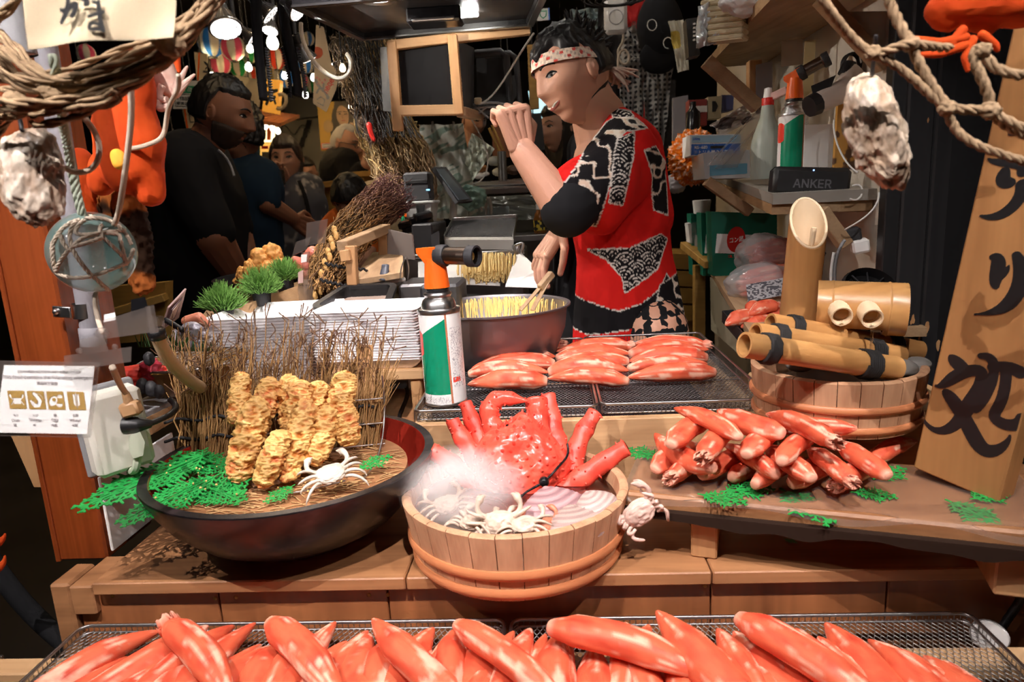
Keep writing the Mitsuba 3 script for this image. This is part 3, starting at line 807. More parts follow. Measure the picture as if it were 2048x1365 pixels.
m = cat(tube(spline([crab_pt(1006,1000,.016), crab_pt(1040,1016,.022), crab_pt(1096,1010,.020), crab_pt(1122,985,.012)],20),[.006] * 3 + [.008] * 14 + [.006] * 3,10, flat=.7),
  tube(spline([crab_pt(1018,990,.020), crab_pt(1050,1000,.026), crab_pt(1090,996,.024)],14),.006,10, flat=.7))
put('tail_flap', mv(m, CRAB_F), V_WET, True, up_=k, color=crab_color(m.vertices, 4))
CRAB_INV = CRAB_F
cp = [mv(TM([crab_pt(*q)], np.zeros((0,3), int)), CRAB_F).vertices[0] for q in ((1141,892,.014),(1139,920,.020),(1120,945,.034),(1091,974,.040),(1062,990,.042),(1040,1006,.036),(1030,1024,.026))]
k = thing('air_cord', 'thin black cord with a ball and plug lying across the red crab', 'cord')
put('cord', tube(spline(cp, 40),.0016,8), BLACK_GLOSS, True, up_=k)
put('ball', shift(ico(2).apply_scale(.0068), cp[3]), BLACK_GLOSS, True, up_=k)
put('plug', tube([cp[-1] + A([0,.0,.006]), cp[-1] - A([0.001,0,.006])],[.0045,.0060],12), BLACK, 40, up_=k)

# ------------------------------------------------------------------ small white crabs and clams
def small_crab(label, pos, ax, ay, size, colr, seed, group=None, legs_out=1.0, name='white_crab'):
 """ax: across the shell, ay: towards the head"""
 g = np.random.default_rng(seed)
 f = frame(pos, ax, ay) @ np.diag([size, size, size, 1])
 k = thing(name, label, 'crab', group)

 def colour(v):
  n = FBM(v * 5 + seed, 3, seed)[:, None]
  return A(colr) * (1 - .35 * np.clip((n - .45) * 4,0,1)) + A([.30,.16,.10]) * .16 * np.clip((n - .5) * 4,0,1)
 m = ico(4)
 v = m.vertices.copy()
 v = v * A([.50,.38,.20])
 v[:, 0] *= 1 + .18 * (v[:, 1] > 0) * np.clip(v[:, 1] / .3,0,1)
 v += m.vertices * ((FBM(m.vertices * 4 + seed, 3, seed) - .5) * .10)[:, None]
 m.vertices = v
 put('shell', mv(m, f), V_SATIN, True, up_=k, color=colour(v))
 for s in (-1,1):
  pts = A([(s * .40,.22,0),(s * .66,.40,.06),(s * .62,.66,.10),(s * .40,.86,.06)])
  q = spline(pts, 18)
  m = cat(tube(q, np.interp(np.linspace(0,1,18),[0,.3,.5,.75,1],[.07,.09,.075,.13,.02]),9),
    tube(spline(A([(s * .60,.64,.10),(s * .66,.78,.11),(s * .52,.90,.08)]),8), np.linspace(.06,.012,8),7))
  put('claw', mv(m, f), V_SATIN, True, up_=k, color=colour(m.vertices))
  for j in range(4):
   yb = .14 - j * .15
   fan = (.35 - j * .30)
   reach = (1.02 + .06 * (j in (1,2))) * legs_out
   pts = A([(s * .42, yb, 0),(s * (.62), yb + fan * .25,.14 + g.uniform(-.03,.05)),(s * reach * .86, yb + fan * .62 + g.uniform(-.05,.05),.04),(s * reach, yb + fan * .9 + g.uniform(-.06,.06),-.16)])
   m = tube(spline(pts, 16), np.interp(np.linspace(0,1,16),[0,.4,.8,1],[.055,.060,.042,.008]),7)
   put('leg', mv(m, f), V_SATIN, True, up_=k, color=colour(m.vertices))
 return k

WZ = TUB[2] + .064
PALE = (.60,.46,.36)
small_crab('small white crab veiled by steam at the left side of the tub', atz(893,1010, WZ + .012),(.9,.4,.1),(-.3,.8,.5),.032, PALE, 1)
small_crab('small white crab with raised claws at the front rim of the tub', atz(1000,1046, WZ + .014),(1,.1,.0),(.2,.5,.8),.036, PALE, 2)
small_crab('small white crab leaning on the front rim of the tub beside the brown one', atz(1048,1050, WZ + .014),(.9,-.2,.1),(.3,.9,.4),.030,(.60,.46,.36),3)
small_crab('small reddish crab half sunk at the front rim of the tub', atz(1086,1050, WZ + .006),(.9,.3,.0),(-.2,.9,.3),.030,(.62,.20,.11),4, name='reddish_crab')
small_crab('small white crab on the red veiled crab in the middle of the steam', atz(945,1045, WZ + .010),(.8,-.5,.1),(.5,.8,.2),.032,(.60,.46,.36),5)
small_crab('white crab hanging head down on the right outside of the tub', at(1279,1026,.742),(.75,.05,.62),(-.50,.0,.86),.040,(.70,.50,.42),6, legs_out=.55)
small_crab('white crab lying on green plastic leaves at the right of the black bowl', atz(662,948,.972),(.85,.45,.1),(-.5,.75,.45),.036,(.66,.58,.48),7)

def clam(label, pos, ax, ay, w, seed, c1=(.62,.48,.40), c2=(.34,.22,.20)):
 m = ico(4)
 v = m.vertices.copy()
 v[:, 1] = np.where(v[:, 1] > 0, v[:, 1] * (1 - .35 * np.abs(v[:, 0])), v[:, 1])
 r = np.hypot(v[:, 0], v[:, 1] - .9)
 ridge = np.sin(r * 42) * .012
 v = v * A([.5,.40,.16]) + A([0,0,1]) * (ridge * np.sign(v[:, 2]))[:, None]
 t = (.5 + .5 * np.sin(r * 21 + seed))[:, None]
 lip = .7 * np.clip(1 - np.abs(m.vertices[:, 2:3]) * 8,0,1)
 c = A(c1) * t + A(c2) * (1 - t)
 c = c * (1 - lip) + A([.80,.70,.62]) * lip
 m.vertices = v
 one('clam', label, 'clam', mv(m, frame(pos, ax, ay) @ np.diag([w, w, w, 1])), V_SATIN, True, color=c, group='clams in the crab tub')

clam('long dark purple-rimmed clam in the tub below the black plug', atz(1108,1024, WZ + .004),(.95,.30,.12),(-.2,.8,.55),.088,1,(.46,.28,.28),(.24,.12,.13))
clam('round white clam standing at the right rim of the tub', atz(1190,1016, WZ + .012),(.9,.3,.3),(-.1,.7,.7),.056,2,(.46,.36,.32),(.30,.20,.18))
clam('pale pink clam lying at the front right rim of the tub', atz(1156,1046, WZ + .003),(.9,.4,.0),(-.3,.9,.3),.072,3,(.44,.32,.28),(.30,.20,.18))

# ------------------------------------------------------------------ black lacquer bowl
BOWL = A([-.352,.842, ZC])
k = thing('lacquer_bowl', 'large black bowl with a red lacquered inside holding fried crab sticks', 'bowl')
RB, HB = .186,.112
prof_out = [(.0,.0),(.07,.0),(.074,.004),(.098,.012),(.135,.034),(.162,.062),(.179,.090),(RB, HB - .002),(RB - .001, HB),(RB - .012, HB)]
prof_in = [(RB - .012, HB),(RB - .0135, HB - .003),(.166,.084),(.150,.060),(.120,.034),(.080,.020),(0,.016)]
BOWL_BLACK = mat('bowl_black', proc(lambda p, n, uv: mix((.006,.005,.006),(.030,.019,.021), smoothstep(.52,.80, fbm(p.x * 40, p.y * 40, p.z * 60,3)))),.32, spec=.55)
put('outside', shift(lathe(prof_out, 96), BOWL), BOWL_BLACK, 50, up_=k)
put('inside', shift(lathe(prof_in, 96), BOWL), RED_LACQ, 50, up_=k)
k = thing('straw_base', 'round straw-covered wooden base filling the black bowl under the food', 'board')
put('board', mv(CYL_(.150,.010, sections=64), frame(BOWL + A([0,-.006,.086]),(1,0,0),(0,1,0))), WOOD_COUNTER, 30, up_=k)
g = np.random.default_rng(3)
st = []
for i in range(420):
 a, r = g.uniform(0,6.28),.140 * math.sqrt(g.uniform(0,1))
 c = BOWL + A([r * math.cos(a),-.006 + r * math.sin(a),.0918])
 d = A([math.cos(g.normal(0,.5)), g.normal(0,.4),0]) * .012
 st.append(tube([c - d, c + A([0,0,.0012]), c + d],.0007,4))
put('straw', cat(*st), mat('straw', (.46,.28,.12),.8), True, up_=k, kind='stuff')

# wire stand that props the fried food, and the brushwood screen behind it
ZB = BOWL[2] + .092
k = thing('wire_prop', 'bent steel wire stand propping up the fried crab sticks', 'stand')
x0, x1 = at(470,950,.76)[0], at(712,900,.82)[0] + .012
for j, (x, y) in enumerate(((x0 - .02,.84),(x1,.875))):
 put('side_wire', tube(spline([(x, y - .075, ZB + .002),(x, y + .0, ZB + .002),(x, y + .045, ZB + .03),(x, y + .062, ZB + .10)],24),.0016,8), STEEL, True, up_=k)
for t in (.0,.03,.065):
 put('cross_wire', tube([(x0 - .02,.885 + t * .15, ZB + .004 + t),(x1,.92 + t * .15, ZB + .004 + t)],.0011,8), STEEL, True, up_=k)
put('front_wire', tube(spline([atz(548,990, ZB + .002), atz(600,984, ZB + .003), atz(690,962, ZB + .002)],14),.0013,8), STEEL, True, up_=k)

g = np.random.default_rng(11)
tw, tip = [],[]
xa, xb = at(376,880,.915)[0], at(762,800,.955)[0]
for i in range(520):
 u = g.uniform(0,1)
 lay = g.uniform(0,1)
 bx0 = xa + (xb - xa) * u
 y = .912 + .035 * u + (lay - .5) * .020
 spread = (u - .5) * .050 + g.normal(0,.016)
 h = g.uniform(.09,.145) * (1 - .10 * u) if g.random() < .72 else g.uniform(.145,.200) * (1 - .10 * u)
 p0 = A([bx0 - .004 + g.normal(0,.002), y - .022, ZB - .004 + g.uniform(-.004,.008)])
 lean = .035 + g.normal(0,.006)
 kx = .030 * (1 - u)
 p1 = p0 + A([spread * .35 + kx * .35, lean * .45, h * .45])
 p2 = p0 + A([spread + kx * .8, lean * 1.0, h])
 q = spline([p0, p1, p2],7)
 q[2:-1] += g.normal(0,.0016,(4,3))
 r0 = g.uniform(.0008,.0017)
 tw.append(tube(q, np.linspace(r0, r0 * .45,7),5))
 if h > .135 and g.random() < .85:
  for b in range(g.integers(2,6)):
   s = q[g.integers(4,7)]
   e = s + A([g.normal(0,.009), g.normal(0,.004), g.uniform(.006,.022)])
   tip.append(tube([s, (s + e) / 2 + g.normal(0,.001,3), e],[.0006,.0006,.0009],4))
k = thing('brushwood_screen', 'screen of dry upright twigs tied with black twine behind the fried crab sticks', 'twig screen')
m = cat(*tw)
nn = MNZ(m.vertices * A([700,700,9]))[:, None]
put('twigs', m, V_MATTE, True, up_=k, color=A([.40,.23,.085]) * (1 - nn) + A([.20,.10,.04]) * nn, kind='stuff')
m = cat(*tip)
put('twig_tips', m, mat('twig_tip', (.14,.07,.035),.85), True, up_=k, kind='stuff')
for zz in (.030,.056):
 q = [A([xa + (xb - xa) * t - .010,.912 + .035 * t - .030 + zz * .25 + .001 * math.sin(t * 60), ZB + zz + .0025 * math.sin(t * 34)]) for t in np.linspace(-.03,1.02,90)]
 put('twine', tube(q, .0022,7), TWINE, True, up_=k)
put('side_board', hull([at(714,690,.955), at(744,690,.960), at(752,880,.935), at(716,890,.93), at(714,690,.96), at(744,690,.965), at(752,880,.94), at(716,890,.935)]), WOOD_PINE_Z, False, up_=k, label='thin pale board')

# ------------------------------------------------------------------ tempura
def tempura(label, px, r, y0, y1, seed, group='fried crab sticks in the black bowl', name='fried_crab_stick'):
 n = len(px)
 pts = A([at(a, b, y1 + (y0 - y1) * i / (n - 1)) for i, (a, b) in enumerate(px)])
 q = spline(pts, 54)
 t = np.linspace(0,1,54)
 rr = r * np.clip(np.minimum(t / .12,(1 - t) / .10),0.12,1) ** .5 * (.70 + .42 * np.sin(np.pi * np.clip(t * .85 + .12,0,1)))
 m = tube(q, rr, 32, True, flat=.85)
 m = m.subdivide()
 c0 = q[np.argmin(np.linalg.norm(m.vertices[:, None] - q[None], axis=2), axis=1)]
 v = m.vertices
 d = v - c0
 # lumpy batter: billowed noise at two sizes plus a few loose drips
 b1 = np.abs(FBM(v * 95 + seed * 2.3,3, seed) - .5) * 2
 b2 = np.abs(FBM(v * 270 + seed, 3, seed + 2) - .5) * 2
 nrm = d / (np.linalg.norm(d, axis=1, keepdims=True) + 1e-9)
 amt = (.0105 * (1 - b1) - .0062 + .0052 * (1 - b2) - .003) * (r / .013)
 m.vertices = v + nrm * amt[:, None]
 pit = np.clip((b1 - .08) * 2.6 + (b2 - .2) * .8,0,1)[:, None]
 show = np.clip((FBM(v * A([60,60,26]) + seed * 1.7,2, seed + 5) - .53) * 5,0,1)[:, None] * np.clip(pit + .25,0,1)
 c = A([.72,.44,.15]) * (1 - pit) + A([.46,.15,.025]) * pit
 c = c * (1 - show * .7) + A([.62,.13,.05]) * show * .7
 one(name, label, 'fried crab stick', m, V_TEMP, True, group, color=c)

V_TEMP = mat('vcol_tempura', VC, .5, spec=.4)
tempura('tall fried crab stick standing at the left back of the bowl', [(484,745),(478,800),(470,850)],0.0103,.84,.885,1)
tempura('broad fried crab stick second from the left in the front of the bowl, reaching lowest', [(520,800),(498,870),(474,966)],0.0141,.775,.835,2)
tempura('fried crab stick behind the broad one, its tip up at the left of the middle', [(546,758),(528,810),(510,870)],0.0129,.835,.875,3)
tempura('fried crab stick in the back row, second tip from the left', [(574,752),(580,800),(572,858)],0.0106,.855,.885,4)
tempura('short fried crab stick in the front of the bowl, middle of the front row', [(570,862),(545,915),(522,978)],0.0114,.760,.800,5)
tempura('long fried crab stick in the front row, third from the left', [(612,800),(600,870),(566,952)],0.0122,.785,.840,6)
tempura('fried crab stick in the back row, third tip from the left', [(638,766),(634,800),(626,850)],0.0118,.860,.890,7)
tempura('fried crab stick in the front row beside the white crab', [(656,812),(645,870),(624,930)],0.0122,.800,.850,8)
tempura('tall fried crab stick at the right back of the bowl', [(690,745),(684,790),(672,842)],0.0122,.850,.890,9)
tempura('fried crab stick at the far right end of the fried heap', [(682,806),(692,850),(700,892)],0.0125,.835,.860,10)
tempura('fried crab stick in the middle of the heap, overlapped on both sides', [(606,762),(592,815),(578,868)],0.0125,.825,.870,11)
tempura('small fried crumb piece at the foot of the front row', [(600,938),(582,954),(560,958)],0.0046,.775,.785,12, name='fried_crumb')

# ------------------------------------------------------------------ green plastic leaf sprays
def spray_mesh(L, seed, w=.45):
 """flat cypress-like spray: main stem along +x with forked side fronds of stubby scales"""
 g = np.random.default_rng(seed)
 polys = []

 def frond(p, d, l, r, depth):
  d = unit(A([*d, 0]))[:2]
  q = p + d * l
  polys.append(LineString([p, q]).buffer(r, 2, cap_style='flat'))
  n = max(2, int(l / (.0075 if depth else .0125)))
  nn = A([-d[1], d[0]])
  for i in range(n):
   t = (i + .6) / n
   b = p + d * l * t
   for s in (-1,1):
    if depth == 0:
     ll = L * w * (1 - t * .80) * min(1,.35 + t * 3) * g.uniform(.85,1.1)
     frond(b, d * .80 + nn * s * .72, ll, r * .8,1)
    elif depth == 1:
     polys.append(LineString([b, b + (d * .8 + nn * s * .7) * min(.0105, l * .34)]).buffer(.0011,1))
  polys.append(Point(q).buffer(r * 1.2,4))
 frond(A([0,0]), A([1,0]), L, .0016,0)
 return unary_union(polys).simplify(.0003)

SPRAY = [spray_mesh(.125, s, .46) for s in (1,2)] + [spray_mesh(.075,3,.55)]

def leaf(label, pos, direction, normal, which, seed, group, sc=1.0, droop=.0, up_=None):
 m = extr(SPRAY[which],.0009)
 m = m.subdivide() if False else m
 v = m.vertices
 g = np.random.default_rng(seed)
 m.vertices = v * sc + A([0,0,1]) * (MNZ(v * A([30,30,0]) + seed)[:, None] - .5) * .003 * sc + A([0,0,-1]) * (droop * (v[:, :1] / .12) ** 2)
 n = unit(normal)
 x = unit(A(direction) - n * (A(direction) @ n))
 one('leaf_spray', label, 'plastic leaf', mv(m, frame(pos, x, np.cross(n, x), n)), LEAF, False, group)

GL = 'green plastic leaf sprays in the black bowl'
ZL = ZB + .012
leaf('green plastic leaf spray sticking out past the left rim of the bowl', atz(420,905, ZL + .012), atz(190,985, ZL + .012) - atz(420,905, ZL + .012),(0,-.1,1),0,1, GL, 1.30)
leaf('green plastic leaf spray pointing to the lower left over the bowl rim', atz(440,950, ZL + .006), atz(262,1015, ZL + .006) - atz(440,950, ZL + .006),(0,-.15,1),1,2, GL, .95)
leaf('green plastic leaf spray flat at the front left of the bowl', atz(380,960, ZL), atz(520,1010, ZL) - atz(380,960, ZL),(0,-.1,1),0,3, GL, .85)
leaf('green plastic leaf spray behind the front ones under the fried food', atz(350,915, ZL + .003), atz(480,940, ZL) - atz(350,915, ZL),(0,-.1,1),1,4, GL, .85)
leaf('green plastic leaf spray at the front centre of the bowl rim', atz(450,935, ZL + .008), atz(510,1020, ZL) - atz(450,935, ZL),(0,-.2,1),2,5, GL, .95)
leaf('green plastic leaf spray peeping out right of the white crab', atz(712,940, ZL), atz(776,922, ZL) - atz(712,940, ZL),(0,-.2,1),2,6, GL, .62)
leaf('small green plastic leaf spray in front of the white crab', atz(590,970, ZL), atz(545,990, ZL) - atz(590,970, ZL),(0,-.2,1),2,7, GL, .55)
leaf('green plastic leaf spray at the foot of the twig screen', atz(430,925, ZL + .006), atz(352,900, ZL + .01) - atz(430,925, ZL),(0,-.1,1),2,8, GL, .95)
g = np.random.default_rng(8)
cr = []
for i in range(34):
 p = atz(g.uniform(300,520), g.uniform(915,1000), ZL + .010) if i < 18 else atz(g.uniform(540,700), g.uniform(930,985), ZB + .004)
 cr.append(shift(blob(g.uniform(.0008,.0017),1,.3,2, i), p))
one('batter_crumbs', 'golden batter crumbs scattered on the leaves and straw in the bowl', 'crumbs', cat(*cr), mat('crumb', (.72,.48,.16),.6), True, kind='stuff')

# ------------------------------------------------------------------ serving board with the piled sticks
ZS = .930
c_fl, c_fr = A([.080,.772]), A([.62,.608])
ux = unit(np.r_[c_fr - c_fl, 0])
uy = np.cross((0,0,1), ux)
SB_O = A([.078,.768, ZS])

def sb(u, v, z=0.0):
 return SB_O + ux * u + uy * v + A([0,0, z])

SBF = frame(SB_O, ux, uy)
k = thing('serving_board', 'thick raw wooden serving board on wooden feet piled with red crab sticks', 'board')
put('board', mv(bx(0,.50,0,.165,-.020,0,.003), SBF), WOOD_COUNTER, 30, up_=k)
bark = [(u, -.023 - .010 * MNZ(A([u * 30,0,0]),3)) for u in np.linspace(0,.50,60)]
put('bark_edge', mv(extr(Polygon([(0,-.016)] + bark + [(.50,-.016)]),.010), SBF @ frame((0,.0,0),(1,0,0),(0,0,1))), mat('bark', (.022,.012,.008),.95, spec=.1),30, up_=k)
for u in (.075,.382):
 put('foot', mv(bx(u, u + .030,.012,.150, ZC - ZS, -.0205,.002), SBF), WOOD_PINE_Z, 30, up_=k)
zs = lambda h: ZS + h
PILE = [('top layer', 1.006,[(1347,817,1479,877),(1434,821,1568,869),(1531,829,1671,887)]),
  ('back', .988,[(1713,858,1600,862)]),
  ('second layer', .986,[(1341,893,1430,838),(1406,918,1470,850),(1491,912,1560,850),(1564,926,1650,862)]),
  ('third layer', .966,[(1309,867,1438,942),(1446,889,1531,938),(1531,893,1604,944),(1616,897,1695,958),(1673,885,1778,954)]),
  ('bottom layer', .946,[(1309,942,1400,890),(1341,958,1440,905),(1402,954,1500,905),(1463,956,1560,912),(1507,972,1610,920),(1580,970,1680,922),(1671,976,1770,928),(1746,922,1798,899)])]
for layer, z, L in PILE:
 for i, (a, b, c, d) in enumerate(L):
  p, q = atz(a, b, z), atz(c, d, z + (.006 if layer == 'second layer' else 0))
  ln = max(.105, min(.135, np.linalg.norm(q - p)))
  nm = 'red crab stick lying at the back of the piled board' if layer == 'back' else f'red crab stick on the wooden board, {layer} of the pile, {ORD[i]} from the left'
  stick(nm, p, q, 'crab sticks piled on the wooden board', ln, rng.uniform(-60,60),.78, var=(i * 3 + len(layer)) % 10, flip=layer in ('top layer', 'third layer'))
GR = 'green plastic leaf sprays around the wooden board'
for i, (a, b, c, d, w, s, t) in enumerate(((1440,985,1560,975,2,.8, 'under the front left of the pile'),(1395,990,1470,1000,2,.7, 'at the front edge near the left foot'),(1560,975,1680,1036,2,1.0, 'hanging over the front edge in the middle'),
           (1700,985,1760,990,2,.6, 'in front of the right end of the pile'),(1330,915,1256,905,2,.75, 'at the left end of the board beside the crab leg'),(1745,960,1830,930,2,.7, 'right of the pile below the signboard'),
           (1890,1000,1990,1040,2,.8, 'at the right end below the signboard corner'),(1940,1000,2030,985,2,.6, 'behind the signboard foot'))):
 p, q = atz(a, b, ZS + .004), atz(c, d, ZS + .004)
 leaf(f'green plastic leaf spray {t}', p, q - p, (0,-.1,1), w, 20 + i, GR, s, .012 if 'hanging' in t else 0)
leaf('single green plastic leaf fallen on the counter below the wooden board', atz(1566,1078, ZC + .002), atz(1600,1088, ZC + .002) - atz(1566,1078, ZC + .002),(0,0,1),2,30, None, .22)
# wavy clear plastic sheet laid over the board's front
def film(u, v):
 x = -.004 + .44 * u
 y = .150 - .157 * v
 z = .0030 + .0014 * np.sin(u * 21 + v * 5) - np.clip(v - .88,0,1) * (.07 + .04 * np.sin(u * 15))
 P = SB_O[None, None] + x[..., None] * ux + y[..., None] * uy
 return P[..., 0], P[..., 1], P[..., 2] + z
one('clear_film', 'wavy clear plastic film hanging over the front edge of the wooden board', 'plastic film', sheet(film, 60,24), FILM, True)
def px_size(p):           # metres per photograph pixel at a point
 return float((A(p) - EYE) @ DIR) / F_PX

# ------------------------------------------------------------------ bamboo fountain on its tub
one('wooden_block', 'dark stained wooden block under the bamboo fountain tub', 'block', bx(.325,.565,.905,1.14, ZC, .974,.003), WOOD_PINE, 30)
TB = A([.372,.902,.975])
tub('round pale wooden tub under the bamboo fountain', TB, .108,.100,.072,26,[(.010,.0045),(.036,.0045)])
BT = [k_ for k_ in labels if k_.startswith('wooden_tub')][-1]
put('water', shift(CYL_(.094,.002, sections=48), TB + A([0,0,.040])), WATER, 30, up_=BT)
put('dark_bed', shift(CYL_(.093,.022, sections=48), TB + A([0,0,.026])), mat('dark_bed', (.06,.05,.045),.4),30, up_=BT)

def bamboo(p, q, r, wall, material, nodes=(), open_p=True, open_q=True):
 """a hollow bamboo length from p to q with swollen nodes"""
 L = np.linalg.norm(A(q) - A(p))
 zs_ = sorted(set([0, L] + [x * L + d for x in nodes for d in (-.004,-.0015,0,.0015,.004)] + list(np.linspace(0, L, 10))))
 out = []
 for z in zs_:
  rr = r
  for x in nodes:
   d = abs(z - x * L)
   rr += .0014 * max(0,1 - d / .004) - (.0010 if d < .0004 else 0)
  out.append((rr, z))
 prof = ([(0,.004)] if not open_p else []) + ([(r - wall, L * .5),(r - wall, 0.0)] if open_p else [(r - .001,0)]) + [(r - .0006,0)] + out[0:] + [(r - wall, L)] + ([(r - wall, L * .5),(0, L * .5)] if open_q else [(0, L)])
 if open_p: prof = [(0, L * .5)] + prof
 z = unit(A(q) - A(p))
 x = np.cross(z, (0,1,.3))
 return mv(lathe(prof, 32), frame(p, x, np.cross(z, x), z))

k = thing('bamboo_fountain', 'bamboo water fountain with a tall spout, a two-spout drum and lashed poles', 'fountain')
ZR = TB[2] + .074
raft = [((1488,690),(1792,738),.770,.830,.0150),((1510,668),(1800,712),.815,.875,.0135),((1540,648),(1838,702),.855,.905,.0135)]
for (a, b, ya, yb, r) in raft:
 put('raft_pole', bamboo(at(*a, ya), at(*b, yb), r, .003, BAMBOO, (.72,)), BAMBOO, 40, up_=k)
p, q = at(1560,668,.93), at(1830,700,.95)
put('raft_pole', bamboo(p, q, .0135,.003, BAMBOO), BAMBOO, 40, up_=k)
for t, (za, zb) in ((.15,(.0,1)),(.80,(.0,1))):
 rp = [A(at(*a, ya)) * (1 - t) + A(at(*b, yb)) * t for (a, b, ya, yb, r) in raft]
 for j, c in enumerate(rp):
  ax = unit(at(*raft[j][1], raft[j][3]) - at(*raft[j][0], raft[j][2]))
  r = raft[j][4]
  x = np.cross(ax, (0,0,1)); x = unit(x); y = np.cross(ax, x)
  pts = [c + ax * (s / 60 - .5) * (.014 if t < .5 else .020) + (x * math.cos(s * .70) + y * math.sin(s * .70)) * (r + .0018) for s in range(61)]
  put('lashing', tube(pts, .0024,7), TWINE, True, up_=k)
# tall upright tube, cut aslant
p, q = at(1594,652,.935), at(1617,446,.925)
ax = unit(q - p)
x = unit(np.cross((0,1,0), ax)); y = np.cross(ax, x)
m = bamboo(p, q + ax * .02,.0228,.0036, BAMBOO_Z, (), open_p=False)
outer = man(CYL_(.0240,.24, sections=48))
inner = man(CYL_(.0204,.17, sections=48)).translate([0,0,.06])
L = float(np.linalg.norm(q - p))
body = (outer - inner)
cutn = unit(A([0,-.80,.60]))
body = body.trim_by_plane((-cutn).tolist(), float(-(cutn @ A([0,0,.105]))))
a_ = body.to_mesh()
m = TM(a_.vert_properties[:, :3], a_.tri_verts)
m.apply_translation([0,0, L - .105])
low = m.vertices[:, 2] < 0
m.vertices[low, 2] = 0
put('tall_spout', mv(m, frame(p, x, y, ax)), BAMBOO_Z, 35, up_=k)
EL_ = [(.0222 * math.cos(a),.0222 * math.sin(a), L - .0 + 1.3333 * .0222 * math.sin(a)) for a in np.linspace(0,2 * math.pi, 49)]
put('cut_rim', mv(tube(EL_, .0021,8, False), frame(p, x, y, ax)), BAMBOO_IN, True, up_=k)
put('lining', mv(TM([(x_ * .912, y_ * .912, z_ if j else .05) for j in (0,1) for x_, y_, z_ in EL_], grid_faces(2,49)), frame(p, x, y, ax)), BAMBOO_IN, True, up_=k)
put('inner_tube', tube([q - ax * .03 + A([.004,-.008,0]), q - ax * .006 + A([.004,-.010,0])],.0036,10), BAMBOO_IN, 30, up_=k)
# the drum
pa, pb = at(1633,612,.905), at(1812,620,.870)
ax = unit(pb - pa); L = float(np.linalg.norm(pb - pa)); RD = .0335
x = unit(np.cross(ax, (0,0,1))); y = np.cross(x, ax)
y = y if y[2] > 0 else -y
outer = manifold3d.Manifold.cylinder(L, RD, RD, 48)
for zz in (.018, L - .020):
 outer = outer + manifold3d.Manifold.cylinder(.002, RD, RD + .0012,48).translate([0,0, zz - .002]) + manifold3d.Manifold.cylinder(.002, RD + .0012, RD, 48).translate([0,0, zz])
inner = man(CYL_(RD - .003, L * 2, sections=48))
slot = man(shift(trimesh.creation.box((.08,.024, L - .050)),0, RD + .002, L / 2))
body = outer - inner - slot
a_ = body.to_mesh()
put('drum', mv(TM(a_.vert_properties[:, :3], a_.tri_verts), frame(pa, x, y, ax)), BAMBOO, 35, up_=k)
put('drum_wall', mv(shift(CYL_(RD - .0032,.004, sections=40),0,0,.020), frame(pa, x, y, ax)), BAMBOO_IN, 35, up_=k)
put('drum_wall', mv(shift(CYL_(RD - .0032,.004, sections=40),0,0, L - .020), frame(pa, x, y, ax)), BAMBOO_IN, 35, up_=k)
for px, py, yy in ((1681,628,.872),(1741,632,.858)):
 c = at(px, py, yy - .012)
 d = unit(A([-.12,-.9,-.28]))
 xx = unit(np.cross(d, (0,0,1)))
 prof = [(.0,-.028),(.0095,-.028),(.0100,-.004),(.0108,.008),(.0125,.0085),(.0132,.006),(.0132,-.016),(.012,-.018)]
 put('drum_spout', mv(lathe(prof, 28), frame(c, xx, np.cross(d, xx), d)), BAMBOO_IN, 40, up_=k)
 c2 = c + d * .007 - A([0,0,.0105])
 q = spline([c2, c2 + A([-.001,-.004,-.006]), A([c2[0] - .003, c2[1] - .006, ZR + .018])],14)
 put('water_stream', tube(q, [.0032] + [.0013] * 12 + [.0022],8), WATER, True, up_=k, label='thin stream of falling water')
g = np.random.default_rng(6)
for i, (px, py, s) in enumerate(((1800,738,.020),(1822,745,.017),(1835,728,.015),(1600,730,.016))):
 one('river_stone', 'smooth grey river stone in the fountain tub, ' + ('nearest its right rim', 'second at its right rim', 'behind the pole ends', 'under the raft')[i], 'stone', shift(blob(s, 3,.10,1.5, i, (1.1,.9,.6)), at(px, py, .86 + .01 * i)), mat('stone', (.22,.21,.19),.5) if i == 0 else 'bsdf_stone', True)

# ------------------------------------------------------------------ big signboard on the right
P0, P1 = at(1826,936,.790), at(1996,1009,.713)
bd = unit(P1 - P0)
tl = at(1990,150,.752)
upv = tl - P0
upv = unit(upv - bd * (upv @ bd))
SGN = unit(np.cross(bd, upv))            # towards the viewer
SW, SH = float(np.linalg.norm(P1 - P0)),.62
SGF = frame(P0, bd, upv, SGN)
k = thing('signboard', 'tall leaning pale wooden signboard with black brushed characters', 'sign')
put('board', mv(bx(0, SW, 0, SH, -.034,0,.002), SGF), WOOD_SIGN, 30, up_=k)
IFM = np.linalg.inv(SGF)

def sgp(px, py):
 """where the ray through a photograph point meets the board's face, in the board's own x, y"""
 v = look_from(px, py)
 t = ((P0 - EYE) @ SGN) / (v @ SGN)
 return (IFM @ np.r_[EYE + v * t, 1])[:2]

def sg_strokes(strokes):
 out = []
 for s in strokes:
  o = []
  for x, y, r in s:
   c = sgp(x, y)
   rr = np.linalg.norm(sgp(x + r, y) - c) * .5 + np.linalg.norm(sgp(x, y + r) - c) * .5
   o.append((c[0], c[1], rr * 1.2))
  out.append(o)
 return brush(out).intersection(sbox(.001,.001, SW - .001, SH - .001))

